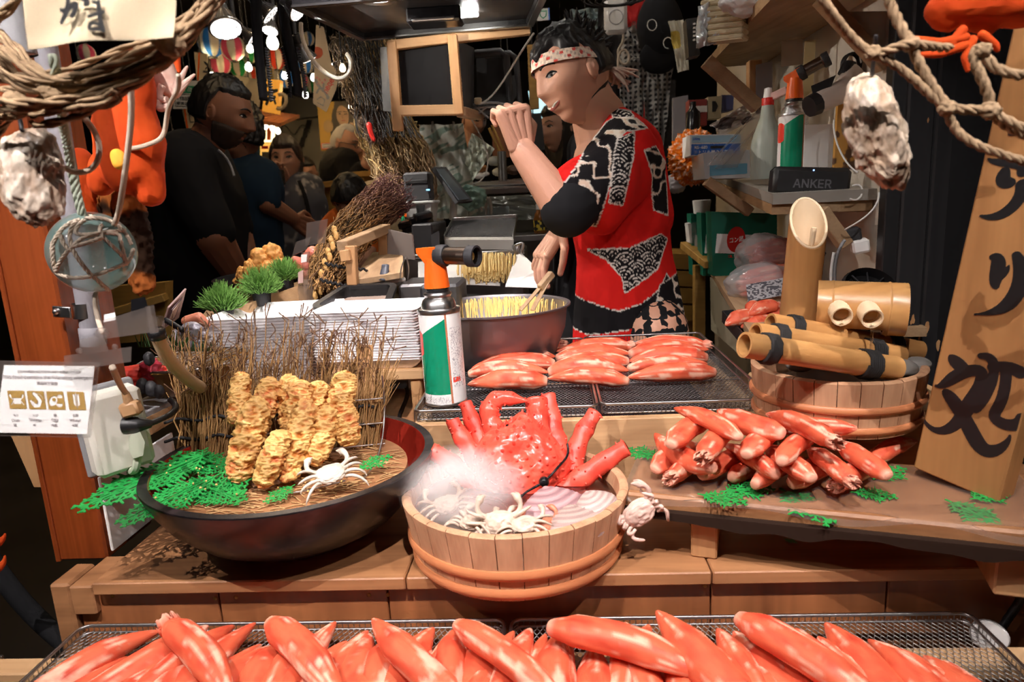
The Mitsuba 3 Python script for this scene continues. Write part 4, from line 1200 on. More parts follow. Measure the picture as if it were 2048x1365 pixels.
SIGN_CH = [
 # lowest character
 [[(1903,715,5),(1914,726,11),(1930,738,8)],[(1872,772,2),(1886,770,6),(1908,755,10),(1940,742,10),(1962,745,10),(1958,775,10),(1938,810,12),(1915,845,10),(1880,862,6),(1843,832,2)],
  [(1892,785,6),(1905,800,11),(1925,830,12),(1945,868,13),(1970,900,12),(2000,897,8),(2020,872,2)],
  [(1962,712,5),(1985,722,8),(1988,745,8),(1978,780,8),(1952,822,4),(1946,815,1)],
  [(1985,735,8),(2015,735,10),(2040,745,11)],[(2012,740,9),(2010,775,9),(1998,812,9),(1990,835,9),(2015,850,10),(2044,838,10)]],
 [[(1985,515,5),(1997,522,11),(1993,552,11),(1992,572,6)],[(1998,560,3),(2012,543,5),(2018,532,1)],
  [(2034,512,8),(2042,540,12),(2038,575,13),(2020,605,12),(1992,622,7),(1950,629,1)]],
 [[(1978,318,2),(2005,325,7),(2040,330,9),(2044,345,8)],[(2010,345,9),(2008,362,12),(2022,365,8)],[(2046,372,12),(2035,402,10),(2005,428,8),(1962,432,2)],
  [(2020,268,3),(2032,262,8),(2044,258,9)]]]
for i, ch in enumerate(SIGN_CH):
 u_ = sg_strokes(ch)
 for g_ in getattr(u_, 'geoms', [u_]): put('brush_stroke', mv(extr(g_, .0006), SGF @ TT.translation_matrix((0,0,.0001))), BLACK, False, up_=k)

# ------------------------------------------------------------------ gas torches
CAN_N = [0]

def can_paint(base, ax, front):
 """print on the can: angle from the front and height decide the colour"""
 b, z, fr = A(base), unit(ax), unit(front)
 sd = np.cross(z, fr)

 def fn(p, n, uv):
  d = [p.x - b[0], p.y - b[1], p.z - b[2]]
  h = sum(d[i] * z[i] for i in range(3))
  u = sum(d[i] * sd[i] for i in range(3))
  w = sum(d[i] * fr[i] for i in range(3))
  a = dr.atan2(u, w)
  green = (a > -.95) & (a < .62) & (h > .020) & (h < .128 + a * .018)
  rim = (a > .62) & (a < .72)
  red = (dr.square((a + 1.12) * .033) + dr.square(h - .100) < .00042) & (a < -.70)
  white = (a > -.42) & (a < -2)
  print_ = (a > .82) & (a < 1.6) & (h > .030) & (h < .125) & (noise(a * 40.0, h * 700.0) > .66)
  band = (a > .80) & (a < 1.25) & (dr.abs(h - .042) < .004)
  low = (h < .016) & (h > .006) & (noise(a * 60.0, h * 900.0) > .62) & (a < .6)
  c = mi.Color3f(.72,.70,.68)
  c = dr.select(green, mi.Color3f(.004,.215,.110), c)
  c = dr.select(rim, mi.Color3f(.42,.16,.09), c)
  c = dr.select(red | band, mi.Color3f(.70,.05,.03), c)
  c = dr.select(print_ | low, mi.Color3f(.35,.33,.34), c)
  return c
 CAN_N[0] += 1
 return mat(f'can_paint_{CAN_N[0]}', proc(fn),.25, spec=.6, metal=.0)

def gas_torch(label, base, up, nozzle, front, s=1.0):
 z = unit(up)
 f = frame(base, np.cross(A(front), z) * -1, A(front) * -1, z)
 f[:3, :3] *= s
 k = thing('gas_torch', label, 'gas torch')
 paint = can_paint(base, z, front)
 put('can', mv(lathe([(0,.003),(.028,.001),(.0315,0),(.0325,.002),(.0318,.004),(.0318,.143),(.0318,.144)],64), f), paint, 40, up_=k)
 put('bottom_ring', mv(lathe([(.0300,.000),(.0328,.0005),(.0330,.0035),(.0319,.0045)],64), f), STEEL, 40, up_=k)
 put('shoulder', mv(lathe([(.0330,.141),(.0335,.145),(.0325,.1475),(.0300,.146),(.0265,.148),(.0258,.154),(.0235,.160),(.0190,.164),(.0200,.166),(.0215,.168),(.0200,.171),(.0170,.172),(0,.172)],64), f), STEEL, 40, up_=k)
 put('collar', mv(lathe([(.0165,.171),(.0175,.173),(.0175,.178),(.0160,.180),(0,.180)],40), f), BLACK, 40, up_=k)
 # the head: tapered orange grip and a slanted top block
 hd = manifold3d.Manifold.batch_hull([manifold3d.Manifold.cylinder(.004,.0192,.0185,32).translate([0,0,.178]), manifold3d.Manifold.cylinder(.004,.0150,.0150,32).translate([0,0,.218])])
 a_ = hd.to_mesh(); put('grip', mv(TM(a_.vert_properties[:, :3], a_.tri_verts), f), ORANGE, 40, up_=k)
 nz = unit(np.linalg.inv(f)[:3, :3] @ A(nozzle, float))
 c0 = A([0,0,.226])
 side = unit(np.cross(nz, (0,0,1)))
 top = hull([c0 + nz * a + side * b * (.010 if a < 0 else .0125) + A([0,0,1]) * c for a, cc in ((-.026,(.004,.011)),(-.010,(-.014,.012)),(.010,(-.012,.013))) for b in (-1,1) for c in cc])
 put('head', mv(top, f), ORANGE, 40, up_=k)
 put('vent_slot', mv(shift(rbox(.006,.003,.003,.0005), c0 + nz * -.004 - side * .0122 + A([0,0,.006])), f), BLACK, 30, up_=k)
 fr = frame(c0 + nz * .008, np.cross(nz, (0,0,1)),(0,0,1), nz)
 put('nozzle_collar', mv(lathe([(0,-.002),(.0155,-.002),(.0165,.004),(.0165,.012),(.0150,.014),(0,.014)],36), f @ fr), CHARCOAL, 40, up_=k)
 nk = put('nozzle', mv(lathe([(.0128,.012),(.0130,.050),(.0150,.052),(.0150,.066),(.0128,.066),(.0124,.040),(0,.036)],36), f @ fr), mat('burnt_steel', (.20,.16,.13),.3,1.0) if CAN_N[0] == 1 else 'bsdf_burnt_steel', 40, up_=k)
 put('nozzle_ring', mv(lathe([(.0150,.052),(.0158,.053),(.0158,.066),(.0128,.0662),(.0126,.06)],36), f @ fr), CHARCOAL, 40, up_=nk)
 put('flame_holder', mv(lathe([(0,.046),(.0055,.046),(.0065,.058),(.0050,.058),(.0045,.050),(0,.050)],24), f @ fr), GOLD, 40, up_=nk)
 return k

gas_torch('gas torch on a green and white can standing at the left of the grill', at(893,804,1.050),(-.012,.02,1),(.83,-.40,-.02),(-.20,-1.0,.0),1.04)

# ------------------------------------------------------------------ left post and what hangs about it
k = thing('wooden_post', 'thick reddish-brown wooden post at the left end of the counter', 'post')
put('post', bx(-.672,-.604,.80,.905,.838,2.9,.003), WOOD_POST, 30, up_=k)
put('corner_strip', bx(-.6745,-.668,.797,.803,.838,2.9,.001), WOOD_POST, 30, up_=k)
one('white_board', 'white plastic board standing on the counter behind the outlet box', 'board', bx(-.598,-.594,.80,.975, ZC + .0005,.955,.001), WHITE, 30)
one('side_plank', 'pale plank end sticking out behind the post below the allergen card', 'plank', mv(hull([at(22,872,.83), at(60,872,.83), at(84,975,.83), at(68,975,.83), at(22,872,.87), at(60,872,.87), at(84,975,.87), at(68,975,.87)]), np.eye(4)), WOOD_PINE_Z, False)
k = thing('grey_pipe', 'grey plastic pipe clamped upright to the reddish post', 'pipe')
pt, pb_ = at(100,150,.80), at(188,690,.80)
put('pipe', tube(np.linspace(pt + (pt - pb_) * 1.2, pb_, 6),.0125,20), PVC, True, up_=k)
c = at(165,622,.795)
pd = unit(pb_ - pt)
put('clamp', mv(lathe([(.0128,-.009),(.0140,-.009),(.0140,.009),(.0128,.009)],24), frame(c + A([0,.004,0]), np.cross(pd, (0,1,0)),(0,1,0), pd)), STEEL, 40, up_=k)
put('clamp_tab', bar(c + A([-.03,-.010,.002]), c + A([-.006,-.012,0]),.003,.014), STEEL, 40, up_=k)
put('clamp_screw', shift(ico(2).apply_scale(.004), c + A([-.024,-.013,.002])), STEEL, True, up_=k)
put('joint', tube([at(183,655,.797), at(188,690,.797)],.0145,20), PVC, True, up_=k)

def shell_mesh(pts_outline, y, thick, seed, amp, colr, rough_freq=60, ydir=(0,1,0)):
 """a rough shell from its outline, bulging towards the viewer"""
 c = at(*np.mean(pts_outline, axis=0), y)
 pol = Polygon([((p - c) @ RIGHT, (p - c) @ UP) for p in (at(a, b, y) for a, b in pts_outline)]).buffer(.002)
 m = ico(5)
 d = m.vertices
 ang = np.arctan2(d[:, 1], d[:, 0])
 rad = np.array([pol.exterior.intersection(LineString([(0,0),(.5 * math.cos(a),.5 * math.sin(a))])).distance(Point(0,0)) for a in np.linspace(-np.pi, np.pi, 181)])
 rr = np.interp(ang, np.linspace(-np.pi, np.pi, 181), rad)
 h = np.hypot(d[:, 0], d[:, 1])
 v = np.stack([np.cos(ang) * rr * h, np.sin(ang) * rr * h, d[:, 2] * thick * np.where(d[:, 2] > 0,1,.35)],1)
 n1 = FBM(v * A([rough_freq, rough_freq * .55, rough_freq]) + seed, 4, seed)
 rid = np.abs(FBM(v * A([rough_freq * 1.5, rough_freq * .6, rough_freq]) + seed * 3,3, seed + 1) - .5) * 2
 v = v + d * ((n1 - .5) * amp * 2 - rid * amp)[:, None]
 m.vertices = c + v[:, :1] * RIGHT + v[:, 1:2] * UP - v[:, 2:3] * DIR
 t = np.clip((n1 - .35) * 3,0,1)[:, None]
 t2 = np.clip((FBM(v * 45 + 9,3, seed + 7) - .45) * 4,0,1)[:, None]
 return m, A(colr[0]) * t + A(colr[1]) * (1 - t) * (1 - t2) + A(colr[2]) * (1 - t) * t2

ABA = [(30,262),(62,248),(95,268),(115,320),(128,380),(132,425),(112,448),(85,455),(50,440),(22,408),(4,370),(-8,320),(5,282)]
m, c = shell_mesh(ABA, .60,.020,3,.0042,((.50,.42,.34),(.30,.21,.15),(.13,.09,.06)),115)
one('sea_shell', 'rough greyish shell hanging from the rope net at the upper left', 'shell', m, V_SATIN, True, color=c)
OYS = [(1748,143),(1772,158),(1785,200),(1798,250),(1802,310),(1800,360),(1786,382),(1758,380),(1735,362),(1712,335),(1694,290),(1688,250),(1690,210),(1706,168),(1728,148)]
m, c = shell_mesh(OYS, .62,.024,5,.0055,((.62,.52,.41),(.38,.27,.18),(.20,.13,.08)),120)
one('sea_shell', 'big rough white oyster shell hanging from the net at the upper right', 'shell', m, V_SATIN, True, color=c)
one('shell_cord', 'dark cord from which the white oyster shell hangs', 'cord', tube(spline([at(1752,70,.60), at(1748,110,.61), at(1744,150,.62)],12),.0016,6), CHARCOAL, True)
one('shell_cord', 'dark twine tied to the greyish shell at the upper left', 'cord', tube(spline([at(28,205,.59), at(38,232,.60), at(44,262,.60)],12),.0018,6), CHARCOAL, True)

def rope(pts, r, seed=0, n=70, strands=3, pitch=None):
 """twisted rope: three strands about a path"""
 q = spline(pts, n)
 t = np.gradient(q, axis=0); t /= np.linalg.norm(t, axis=1, keepdims=True)
 a = np.cross(t, (0,.3,1.0)); a /= np.linalg.norm(a, axis=1, keepdims=True) + 1e-9
 b = np.cross(t, a)
 s = np.r_[0, np.cumsum(np.linalg.norm(np.diff(q, axis=0), axis=1))]
 ph = s / (pitch or r * 7) * 2 * math.pi + seed
 ms = []
 for i in range(strands):
  o = ph + i * 2 * math.pi / strands
  ms.append(tube(q + (a * np.cos(o)[:, None] + b * np.sin(o)[:, None]) * r * .52, r * .56,7))
 m = cat(*ms)
 n_ = FBM(m.vertices * 300 + seed, 2, int(seed))
 m.vertices += m.vertex_normals * ((n_ - .5) * r * .3)[:, None]
 return m

def pxrope(pts, r, seed=0, n=70):
 return rope([at(a, b, y) for a, b, y in pts], r, seed, n)

ROPE_C = mat('rope_brown', proc(lambda p, n, uv: mix((.12,.075,.04),(.40,.28,.17), fbm(p.x * 160, p.y * 160, p.z * 160,3))),.92, spec=.1)
k = thing('rope_net', 'thick bundle of brown net rope gathered behind the paper sign at the upper left', 'net')
L = [[(-30,120,.56),(60,170,.55),(150,165,.55),(250,130,.56),(360,70,.58),(450,-20,.60)],
  [(-30,180,.57),(60,192,.56),(160,172,.56),(270,120,.57),(370,55,.59),(470,-40,.61)],
  [(-30,205,.55),(70,210,.54),(170,190,.55),(260,150,.56),(350,90,.57),(430,0,.59)],
  [(-30,235,.57),(60,226,.56),(150,206,.56),(250,164,.56),(330,115,.57),(400,30,.58)],
  [(-20,60,.58),(30,100,.57),(80,150,.56),(130,180,.56),(230,140,.57),(330,80,.58),(400,10,.59)],
  [(-30,90,.56),(40,130,.55),(100,165,.55),(200,150,.55),(300,105,.56),(390,30,.58)],
  [(-30,150,.58),(50,160,.57),(130,150,.57),(230,110,.58),(330,60,.59),(420,-20,.61)],
  [(60,240,.56),(110,232,.55),(200,200,.55),(290,150,.56),(350,105,.57)],
  [(-20,265,.58),(20,225,.57),(40,180,.57),(20,140,.57),(-20,110,.57)],
  [(-20,40,.58),(10,20,.57),(50,-20,.57)],[(90,225,.56),(130,215,.55),(180,212,.55),(230,188,.55)]]
for i, pts in enumerate(L):
 for j in (0,1): put('rope', rope([at(a + 7 * j, b + (-11 + 22 * j) * (.4 + .6 * math.sin(i + q)), y + .006 * j) for q, (a, b, y) in enumerate(pts)],.0027 + .0005 * ((i + j) % 3), i * 1.7,80,2,.055), ROPE_C, True, up_=k)
for px, py in ((30,205),(105,180),(330,80),(345,92)):
 c = at(px, py, .555)
 put('knot', shift(blob(.0085,3,.35,2.5, px, (1.2,.8,1)), c), ROPE_C, True, up_=k)
one('grey_pole', 'dark grey pole passing behind the paper sign at the top left', 'pole', tube([at(5,-40,.66), at(45,110,.66)],.013,16), GREY, True)
# paper sign
k = thing('paper_sign', 'cream paper sign with two black brushed characters at the top left', 'sign')
q4 = [at(48,-60,.520), at(352,-60,.545), at(348,76,.540), at(53,98,.520)]

def psheet(u, v):
 top = q4[0][None, None] * (1 - u[..., None]) + q4[1][None, None] * u[..., None]
 bot = q4[3][None, None] * (1 - u[..., None]) + q4[2][None, None] * u[..., None]
 P = top * (1 - v[..., None]) + bot * v[..., None]
 P = P - DIR * (.006 * np.sin(np.pi * u) * (1 - v * .4) + .002 * np.sin(u * 9 + v * 4))[..., None]
 return P[..., 0], P[..., 1], P[..., 2]

put('sheet', sheet(psheet, 24,16,.0006), PAPER, True, up_=k)

def pj(px, py):       # point on the paper's front
 o = q4[3]; ex = q4[2] - q4[3]; n = unit(np.cross(ex, q4[0] - q4[3]))
 v = look_from(px, py)
 t = ((o - EYE) @ n) / (v @ n)
 return EYE + v * t, n, unit(ex)

o, n_, ex = pj(200,40)
if n_ @ DIR > 0: n_ = -n_
ey = np.cross(n_, ex)
PF = frame(o - DIR * .0078, ex, ey, n_)
PI_ = np.linalg.inv(frame(o, ex, ey, n_))

def pstroke(strokes):
 out = []
 for s in strokes:
  out.append([])
  for x, y, r in s:
   P, _, _ = pj(x, y)
   c = (PI_ @ np.r_[P, 1])[:2]
   out[-1].append((c[0], c[1], r * px_size(P)))
 return brush(out)

KA = [[(137,30,3),(150,28,4.5),(165,18,4),(163,32,4),(156,42,2.5)],[(149,4,2),(150,20,4),(146,36,4),(137,55,2.5)],[(166,7,1.5),(178,9,3),(187,14,5),(184,20,3)]]
MA = [[(200,14,2),(208,17,3)],[(210,14,3),(211,32,4),(214,50,4),(219,70,4)],[(191,43,2.5),(205,38,3),(218,34,3.5)],[(219,70,3),(205,68,3),(192,66,2.5),(194,58,2.5),(206,57,3),(214,62,3)]]
for ch in (KA, MA):
 u_ = pstroke(ch)
 for g_ in getattr(u_, 'geoms', [u_]): put('brush_stroke', mv(extr(g_, .0004), PF), BLACK, False, up_=k)

# glass float in its rope net
FC = at(185,505,.70); FR = 80 * px_size(FC)
k = thing('glass_float', 'pale green glass fishing float in a net of light cord by the pipe', 'float')
m = ico(5); put('glass_ball', shift(m.apply_scale(FR), FC), GLASS_GREEN, True, up_=k)

def on_ball(px, py, r=1.02):
 v = look_from(px, py); v = unit(v)
 oc = EYE - FC
 b = oc @ v; c = oc @ oc - (FR * r) ** 2
 disc = b * b - c
 if disc < 0:
  q = EYE + v * -b
  return FC + unit(q - FC) * FR * r
 return EYE + v * (-b - math.sqrt(disc))

nets = [[(168,440),(163,470),(243,452 + 10),(248,460)],[(120,470),(140,500),(145,495),(238,470)],[(140,498),(118,528),(112,545)],[(145,498),(165,530),(185,552)],
  [(112,545),(150,556),(185,552),(225,538),(252,528)],[(238,470),(245,500),(252,526)],[(204,450),(207,475),(238,505),(252,528)],[(106,484),(106,520),(112,545)],
  [(266,498),(262,512),(252,528)],[(185,552),(205,570),(216,580)],[(207,475),(175,486),(144,494)],[(160,440),(135,450),(108,484)],[(170,438),(225,445),(262,490)],[(144,494),(140,470),(150,445)]]
for i, pl in enumerate(nets):
 q = [on_ball(a, b, 1.03) for a, b in pl]
 q = spline(q, 20)
 q = FC + (q - FC) / np.linalg.norm(q - FC, axis=1, keepdims=True) * FR * 1.035
 put('net_cord', rope(q, .0021, i, 24), ROPE_PALE, True, up_=k)
put('hanging_rope', rope([at(168,440,.69), at(150,380,.68), at(135,300,.66), at(122,230,.60), at(112,150,.555), at(105,110,.55)],.0036,1,90), ROPE_GREEN, True, up_=k)
put('hanging_rope', rope([at(170,440,.69), at(160,400,.68), at(145,330,.67), at(128,240,.61), at(118,160,.56)],.0030,2,90), ROPE_GREEN, True, up_=k)
# pale cord loops
for i, (lab, pts, r) in enumerate((('long pale cord hanging straight down in front of the orange plush', [(258,150,.62),(262,240,.64),(252,330,.66),(240,410,.68),(228,450,.69)],.0028),
         ('pale cord looping under the paper sign at the left of the orange plush', [(150,215,.60),(180,250,.61),(198,290,.62),(190,330,.62),(160,345,.62),(130,335,.62)],.0026),
         ('pale cord tied across the middle of the orange plush', [(200,286,.78),(230,294,.77),(265,297,.768),(300,288,.77),(325,272,.78),(335,225,.77),(350,190,.75),(356,150,.72)],.0026),
         ('pale cord hanging from the glass float to the clip', [(200,575,.70),(190,600,.68),(196,640,.66),(205,665,.64)],.0024),
         ('thin beige cord running from the clip down to the brown plug', [(225,735,.64),(238,765,.68),(250,785,.72)],.0034))):
 one('pale_cord', lab, 'cord', tube(spline([at(a, b, y) for a, b, y in pts],40), r, 8), ROPE_PALE, True)

# plush sea creatures
PLUSH_O = mat('plush_orange', proc(lambda p, n, uv: mix((.38,.028,.005),(.58,.078,.011), fbm(p.x * 40, p.y * 40, p.z * 40,3))),.85, spec=.15, sheen=.6)

def pxb(chain, y, depth=0):
 o = []
 for (a, b, r1),(c, d, r2) in chain:
  p, q = at(a, b, y), at(c, d, y)
  o.append((p, r1 * px_size(p), q, r2 * px_size(q)))
 return o

k = thing('plush_lobster', 'orange plush lobster hanging behind the cords at the left', 'plush toy')
m = bones(pxb([((272,120,26),(266,175,40)),((266,175,40),(255,215,52)),((250,225,58),(258,290,68)),((215,235,26),(205,262,22)),((258,290,68),(262,330,62)),((290,350,38),(300,385,28)),((225,330,40),(205,365,26))],.80),.006,10)
m.vertices += m.vertex_normals * ((FBM(m.vertices * 30,3,2) - .5) * .008)[:, None]
put('body', m, PLUSH_O, True, up_=k)
put('claw', bones(pxb([((350,90,7),(352,115,8)),((352,115,8),(358,142,4))],.74),.004,6), PLUSH_O, True, up_=k)
m = bones(pxb([((235,312,14),(240,325,15))],.735),.004,6)
put('yellow_eye', m, mat('plush_yellow', (.75,.35,.03),.8), True, up_=k)
k = thing('plush_crab', 'orange plush crab hanging partly hidden behind the green rope at the left', 'plush toy')
m = bones(pxb([((160,320,24),(158,370,32)),((158,370,32),(165,420,28)),((180,380,20),(205,400,14))],.88),.006,8)
put('body', m, PLUSH_O, True, up_=k)
k = thing('plush_shrimp', 'pale pink plush shrimp with fins hanging beside the paper sign', 'plush toy')
PINKP = mat('plush_pink', proc(lambda p, n, uv: mix((.62,.34,.26),(.78,.62,.54), fbm(p.x * 70, p.y * 70, p.z * 70,3))),.85, sheen=.4)
put('body', bones(pxb([((322,125,24),(330,160,26)),((330,160,26),(345,185,14))],.84),.006,8), PINKP, True, up_=k)
for a, b in (((352,182),(388,150)),((350,176),(374,134)),((352,188),(376,165))):
 put('fin', bones(pxb([((*a, 9),(*b, 3))],.83),.004,5), PINKP, True, up_=k)
for pts in ([(325,170),(320,195),(335,200)],[(318,200),(318,215),(338,212)]):
 put('feeler', tube(spline([at(a, b, .82) for a, b in pts],16),.0042,8), PINKP, True, up_=k)
TAIL = mat('plush_fur', proc(lambda p, n, uv: mix((.020,.010,.006),(.26,.075,.018), smoothstep(.38,.62, noise(p.z * 26.0 + fbm(p.x * 60, p.y * 60, p.z * 60,2) * 1.2 + p.x * 9,0,0)))),.95, spec=.05, sheen=.5)
k = thing('plush_tail', 'brown and black striped furry plush tail hanging below the orange lobster', 'plush toy')
m = bones(pxb([((235,350,34),(245,420,42)),((245,420,42),(268,480,34)),((268,480,34),(285,570,22))],.86),.004,8)
m.vertices += m.vertex_normals * ((FBM(m.vertices * 160,2,2) - .5) * .010)[:, None]
put('tail', m, TAIL, True, up_=k)
one('black_clip', 'black bulldog clip top at the end of the furry tail', 'clip', mv(hull([at(a, b, y) for y in (.64,.67) for a, b in ((262,600),(290,594),(298,622),(262,634))]), np.eye(4)), BLACK_GLOSS, False)

# ------------------------------------------------------------------ allergen card on its clear clip
k = thing('allergen_card', 'white laminated allergen card with four gold food icons at the left', 'sign')
cq = [at(-14,722,.600), at(199,726,.600), at(180,876,.600), at(-30,872,.600)]
inner = [at(8,731,.5985), at(189,733,.5985), at(174,869,.5985), at(-10,866,.5985)]
put('laminate', panel(cq, .0012), ACRYLIC, False, up_=k)
put('paper', panel(inner, .0006), PAPER_WHITE, False, up_=k)
cn = unit(np.cross(inner[1] - inner[0], inner[3] - inner[0]))
if cn @ DIR > 0: cn = -cn
cex = unit(inner[1] - inner[0]); cey = np.cross(cn, cex)
if cey[2] < 0: cey = -cey
CPX = px_size(inner[0])

def card(px, py):
 v = look_from(px, py)
 t = ((inner[0] + cn * .0003 - EYE) @ cn) / (v @ cn)
 return frame(EYE + v * t, cex, cey, cn)

INK = mat('ink_grey', (.34,.31,.31),.7)
put('print_line', mv(extr(centred(jp('こちらの商品には以下のアレルゲンを使用しています', 7.0 * CPX * .82)),.0002), card(98,744) @ np.diag([.93,1,1,1])), INK, False, up_=k)
put('print_line', mv(latin('This food contains the following allergens.', 7.0 * CPX, .0002), card(97,756)), INK, False, up_=k)
put('print_line', mv(extr(centred(jp('商品以下使用', 7 * CPX)),.0002), card(94,767)), INK, False, up_=k)
xs = (34,73,112,153)
for i, (x, t1, t2, t3) in enumerate(zip(xs, ('カニ', 'えび', '卵', '小麦'),('Crab', 'Shrimp', 'Egg', 'Wheat'),('蟹', '虾', '鸡蛋', '小麦'))):
 y = 800 + i * .8
 sq = sbox(-17.5,-19,17.5,19).buffer(-2).buffer(2)
 if i == 0: ic = unary_union([sbox(-8,-9,8,4), blob2(-13,8,2.5,4.5,20), blob2(13,8,2.5,4.5,-20), LineString([(-8,1),(-13,5)]).buffer(1.2), LineString([(8,1),(13,5)]).buffer(1.2), LineString([(-8,-3),(-13,-10)]).buffer(1.2), LineString([(8,-3),(13,-10)]).buffer(1.2)])
 if i == 1: ic = unary_union([LineString([(-3,13),(3,6),(7,-2),(3,-11),(-5,-12),(-9,-6)]).buffer(4), blob2(-12,-2,3,2.4), LineString([(-2,14),(8,13),(14,4)]).buffer(.8)])
 if i == 2: ic = unary_union([affinity.rotate(affinity.scale(Point(-6,-1).buffer(1),8,12),-35).difference(blob2(-4,2,3.6)), blob2(9,8,6,5).difference(sbox(0,-9,20,5)), blob2(6,-8,7,6).difference(sbox(-6,-6,20,10))])
 if i == 3: ic = unary_union([LineString([(0,-16),(0,10)]).buffer(.9)] + [blob2(s * 4.2,-7 + j * 4.5,2,4.4,-s * 32) for j in range(5) for s in (-1,1)] + [blob2(0,13,1.8,4)])
 put('icon_square', mv(extr(affinity.scale(sq.difference(ic), CPX, CPX, origin=(0,0)),.0002), card(x, y)), GOLD, False, up_=k)
 for dy, pol in ((831, jp(t1,6 * CPX)),(851, jp(t3,6 * CPX))):
  put('print_word', mv(extr(centred(pol),.0002), card(x - (dy - 800) * .07, dy)), INK, False, up_=k)
 put('print_word', mv(latin(t2,5.6 * CPX, .0002), card(x - 2.6,841)), INK, False, up_=k)
k = thing('clear_clip', 'clear plastic sign clip gripping the allergen card', 'clip')

def pxbox(q, y0, y1):
 return hull([at(a, b, y) for y in (y0, y1) for a, b in q])

put('lower_jaw', pxbox([(128,712),(263,694),(262,724),(128,744)],.585,.615), ACRYLIC, False, up_=k)
put('bracket', pxbox([(160,680),(205,668),(218,702),(158,708)],.610,.625), ACRYLIC, False, up_=k)
put('arm', pxbox([(205,642),(300,612),(312,664),(212,678)],.62,.64), ACRYLIC, False, up_=k)
put('arm_end', pxbox([(290,614),(308,610),(318,665),(300,668)],.612,.65), ACRYLIC, False, up_=k)
put('joint_ball', shift(ico(3).apply_scale(.0058), at(204,668,.615)), ACRYLIC, True, up_=k)
for px, py in ((158,702),(230,694)):
 put('rivet', shift(ico(2).apply_scale(.0026), at(px, py, .584)), ACRYLIC, True, up_=k)
put('white_tab', pxbox([(208,630),(230,625),(232,640),(208,645)],.65,.66), WHITE, False, up_=k)

# ------------------------------------------------------------------ outlet box with plugs, beige hose
k = thing('outlet_box', 'grimy white power outlet box fixed beside the post behind the black bowl', 'outlet box')
OC = at(232,860,.79)
OD = unit(at(212,940,.80) - at(255,770,.80)); OX = unit(A([.55,.75,0]))
put('case', mv(rbox(.068,.034,.105,.006), frame(OC, (.62,.75,.05),(-.75,.62,0))), mat('grimy_white', (.60,.57,.50),.5),40, up_=k)
put('back_plate', mv(rbox(.074,.010,.115,.003), frame(OC + A([-.016,.013,0]),(.62,.75,.05),(-.75,.62,0))), GREY, 40, up_=k)
one('brown_plug', 'brown plug pushed into the top of the outlet box', 'plug', cat(mv(rbox(.022,.018,.018,.003), frame(at(262,818,.775),(1,.2,.2),(0,1,0))), tube([at(250,785,.772), at(258,806,.774)],[.0042,.0062],10)), mat('plug_brown', (.34,.19,.09),.5),40)
one('black_plug', 'black plug with a black lead in the middle of the outlet box', 'plug', cat(tube([at(250,852,.775), at(275,850,.776), at(300,848,.79)],[.011,.010,.0055],14), tube(spline([at(300,848,.79), at(330,835,.82), at(350,820,.85), at(340,800,.88)],24),.0040,8)), BLACK, 50)
one('green_plug', 'pale green plug at the bottom of the outlet box', 'plug', cat(pxbox([(258,872),(280,864),(290,885),(286,912),(266,918),(258,900)],.765,.785), tube(spline([at(276,912,.775), at(272,935,.775), at(262,942,.79)],12),.0052,8)), mat('plug_green', (.42,.44,.34),.5),40)
k = thing('beige_hose', 'beige hose with a black clamp curving down behind the twig screen', 'hose')
put('hose', tube(spline([at(312,664,.80), at(322,690,.81), at(340,722,.83), at(368,752,.86), at(402,776,.90)],30),.0085,14), mat('hose_beige', (.56,.38,.22),.5), True, up_=k)
put('clamp', tube([at(312,660,.80), at(316,676,.803)],.0105,14), BLACK, True, up_=k)
put('end_cap', tube([at(310,634,.80), at(312,660,.80)],.0098,14), ACRYLIC, True, up_=k)

# ------------------------------------------------------------------ net, plush crab at the upper right
k = thing('rope_net', 'wide-meshed brown rope net stretched across the upper right corner', 'net')
NR = [[(1636,-20,.56),(1660,20,.56),(1700,70,.57),(1740,104,.57),(1790,130,.57),(1850,180,.57),(1890,214,.57)],[(1776,-10,.58),(1800,50,.575),(1820,86,.57),(1840,130,.57),(1870,180,.57),(1895,216,.57)],
  [(1748,108,.57),(1790,96,.565),(1820,88,.565),(1860,92,.57),(1900,94,.58)],[(1892,216,.57),(1930,220,.57),(1975,220,.57)],[(1895,218,.57),(1915,262,.57),(1950,288,.565),(2000,308,.56),(2060,328,.56)],
  [(1980,220,.57),(1965,160,.57),(1948,115,.57),(1975,96,.58)],[(1978,222,.57),(2010,250,.57),(2060,275,.57)],[(1970,110,.58),(2000,140,.57),(2060,150,.57)],[(1985,226,.57),(2010,238,.565),(2060,262,.56)]]
for i, pts in enumerate(NR):
 put('rope', pxrope(pts, .0034 + .0005 * (i % 2), i, 70), ROPE_C, True, up_=k)
for px, py, s in ((1822,88,.0058),(1893,216,.0062),(1980,221,.0070),(1745,106,.0058),(1965,102,.006)):
 put('knot', shift(blob(s, 3,.3,2.5, px), at(px, py, .568)), ROPE_C, True, up_=k)
k = thing('plush_crab', 'bright orange plush crab with dangling legs in the net at the upper right', 'plush toy')
m = bones(pxb([((1900,10,40),(1990,0,62)),((1880,20,28),(1900,40,22)),((1990,0,62),(2060,-10,60)),((1940,40,26),(1980,52,24))],.66),.006,8)
m.vertices += m.vertex_normals * ((FBM(m.vertices * 40,3,2) - .5) * .010)[:, None]
put('body', m, PLUSH_O, True, up_=k)
for pts in ([(1930,75),(1880,85),(1828,76)],[(1930,90),(1880,108),(1838,110)],[(1945,80),(1930,115),(1935,140)],[(1925,60),(1900,90),(1870,100)],[(1965,70),(1990,90),(1995,100)]):
 n = len(pts)
 put('leg', bones(pxb([((*pts[i],10 - 2 * i),(*pts[i + 1],8 - 3 * i)) for i in range(n - 1)],.64),.004,5), PLUSH_O, True, up_=k)
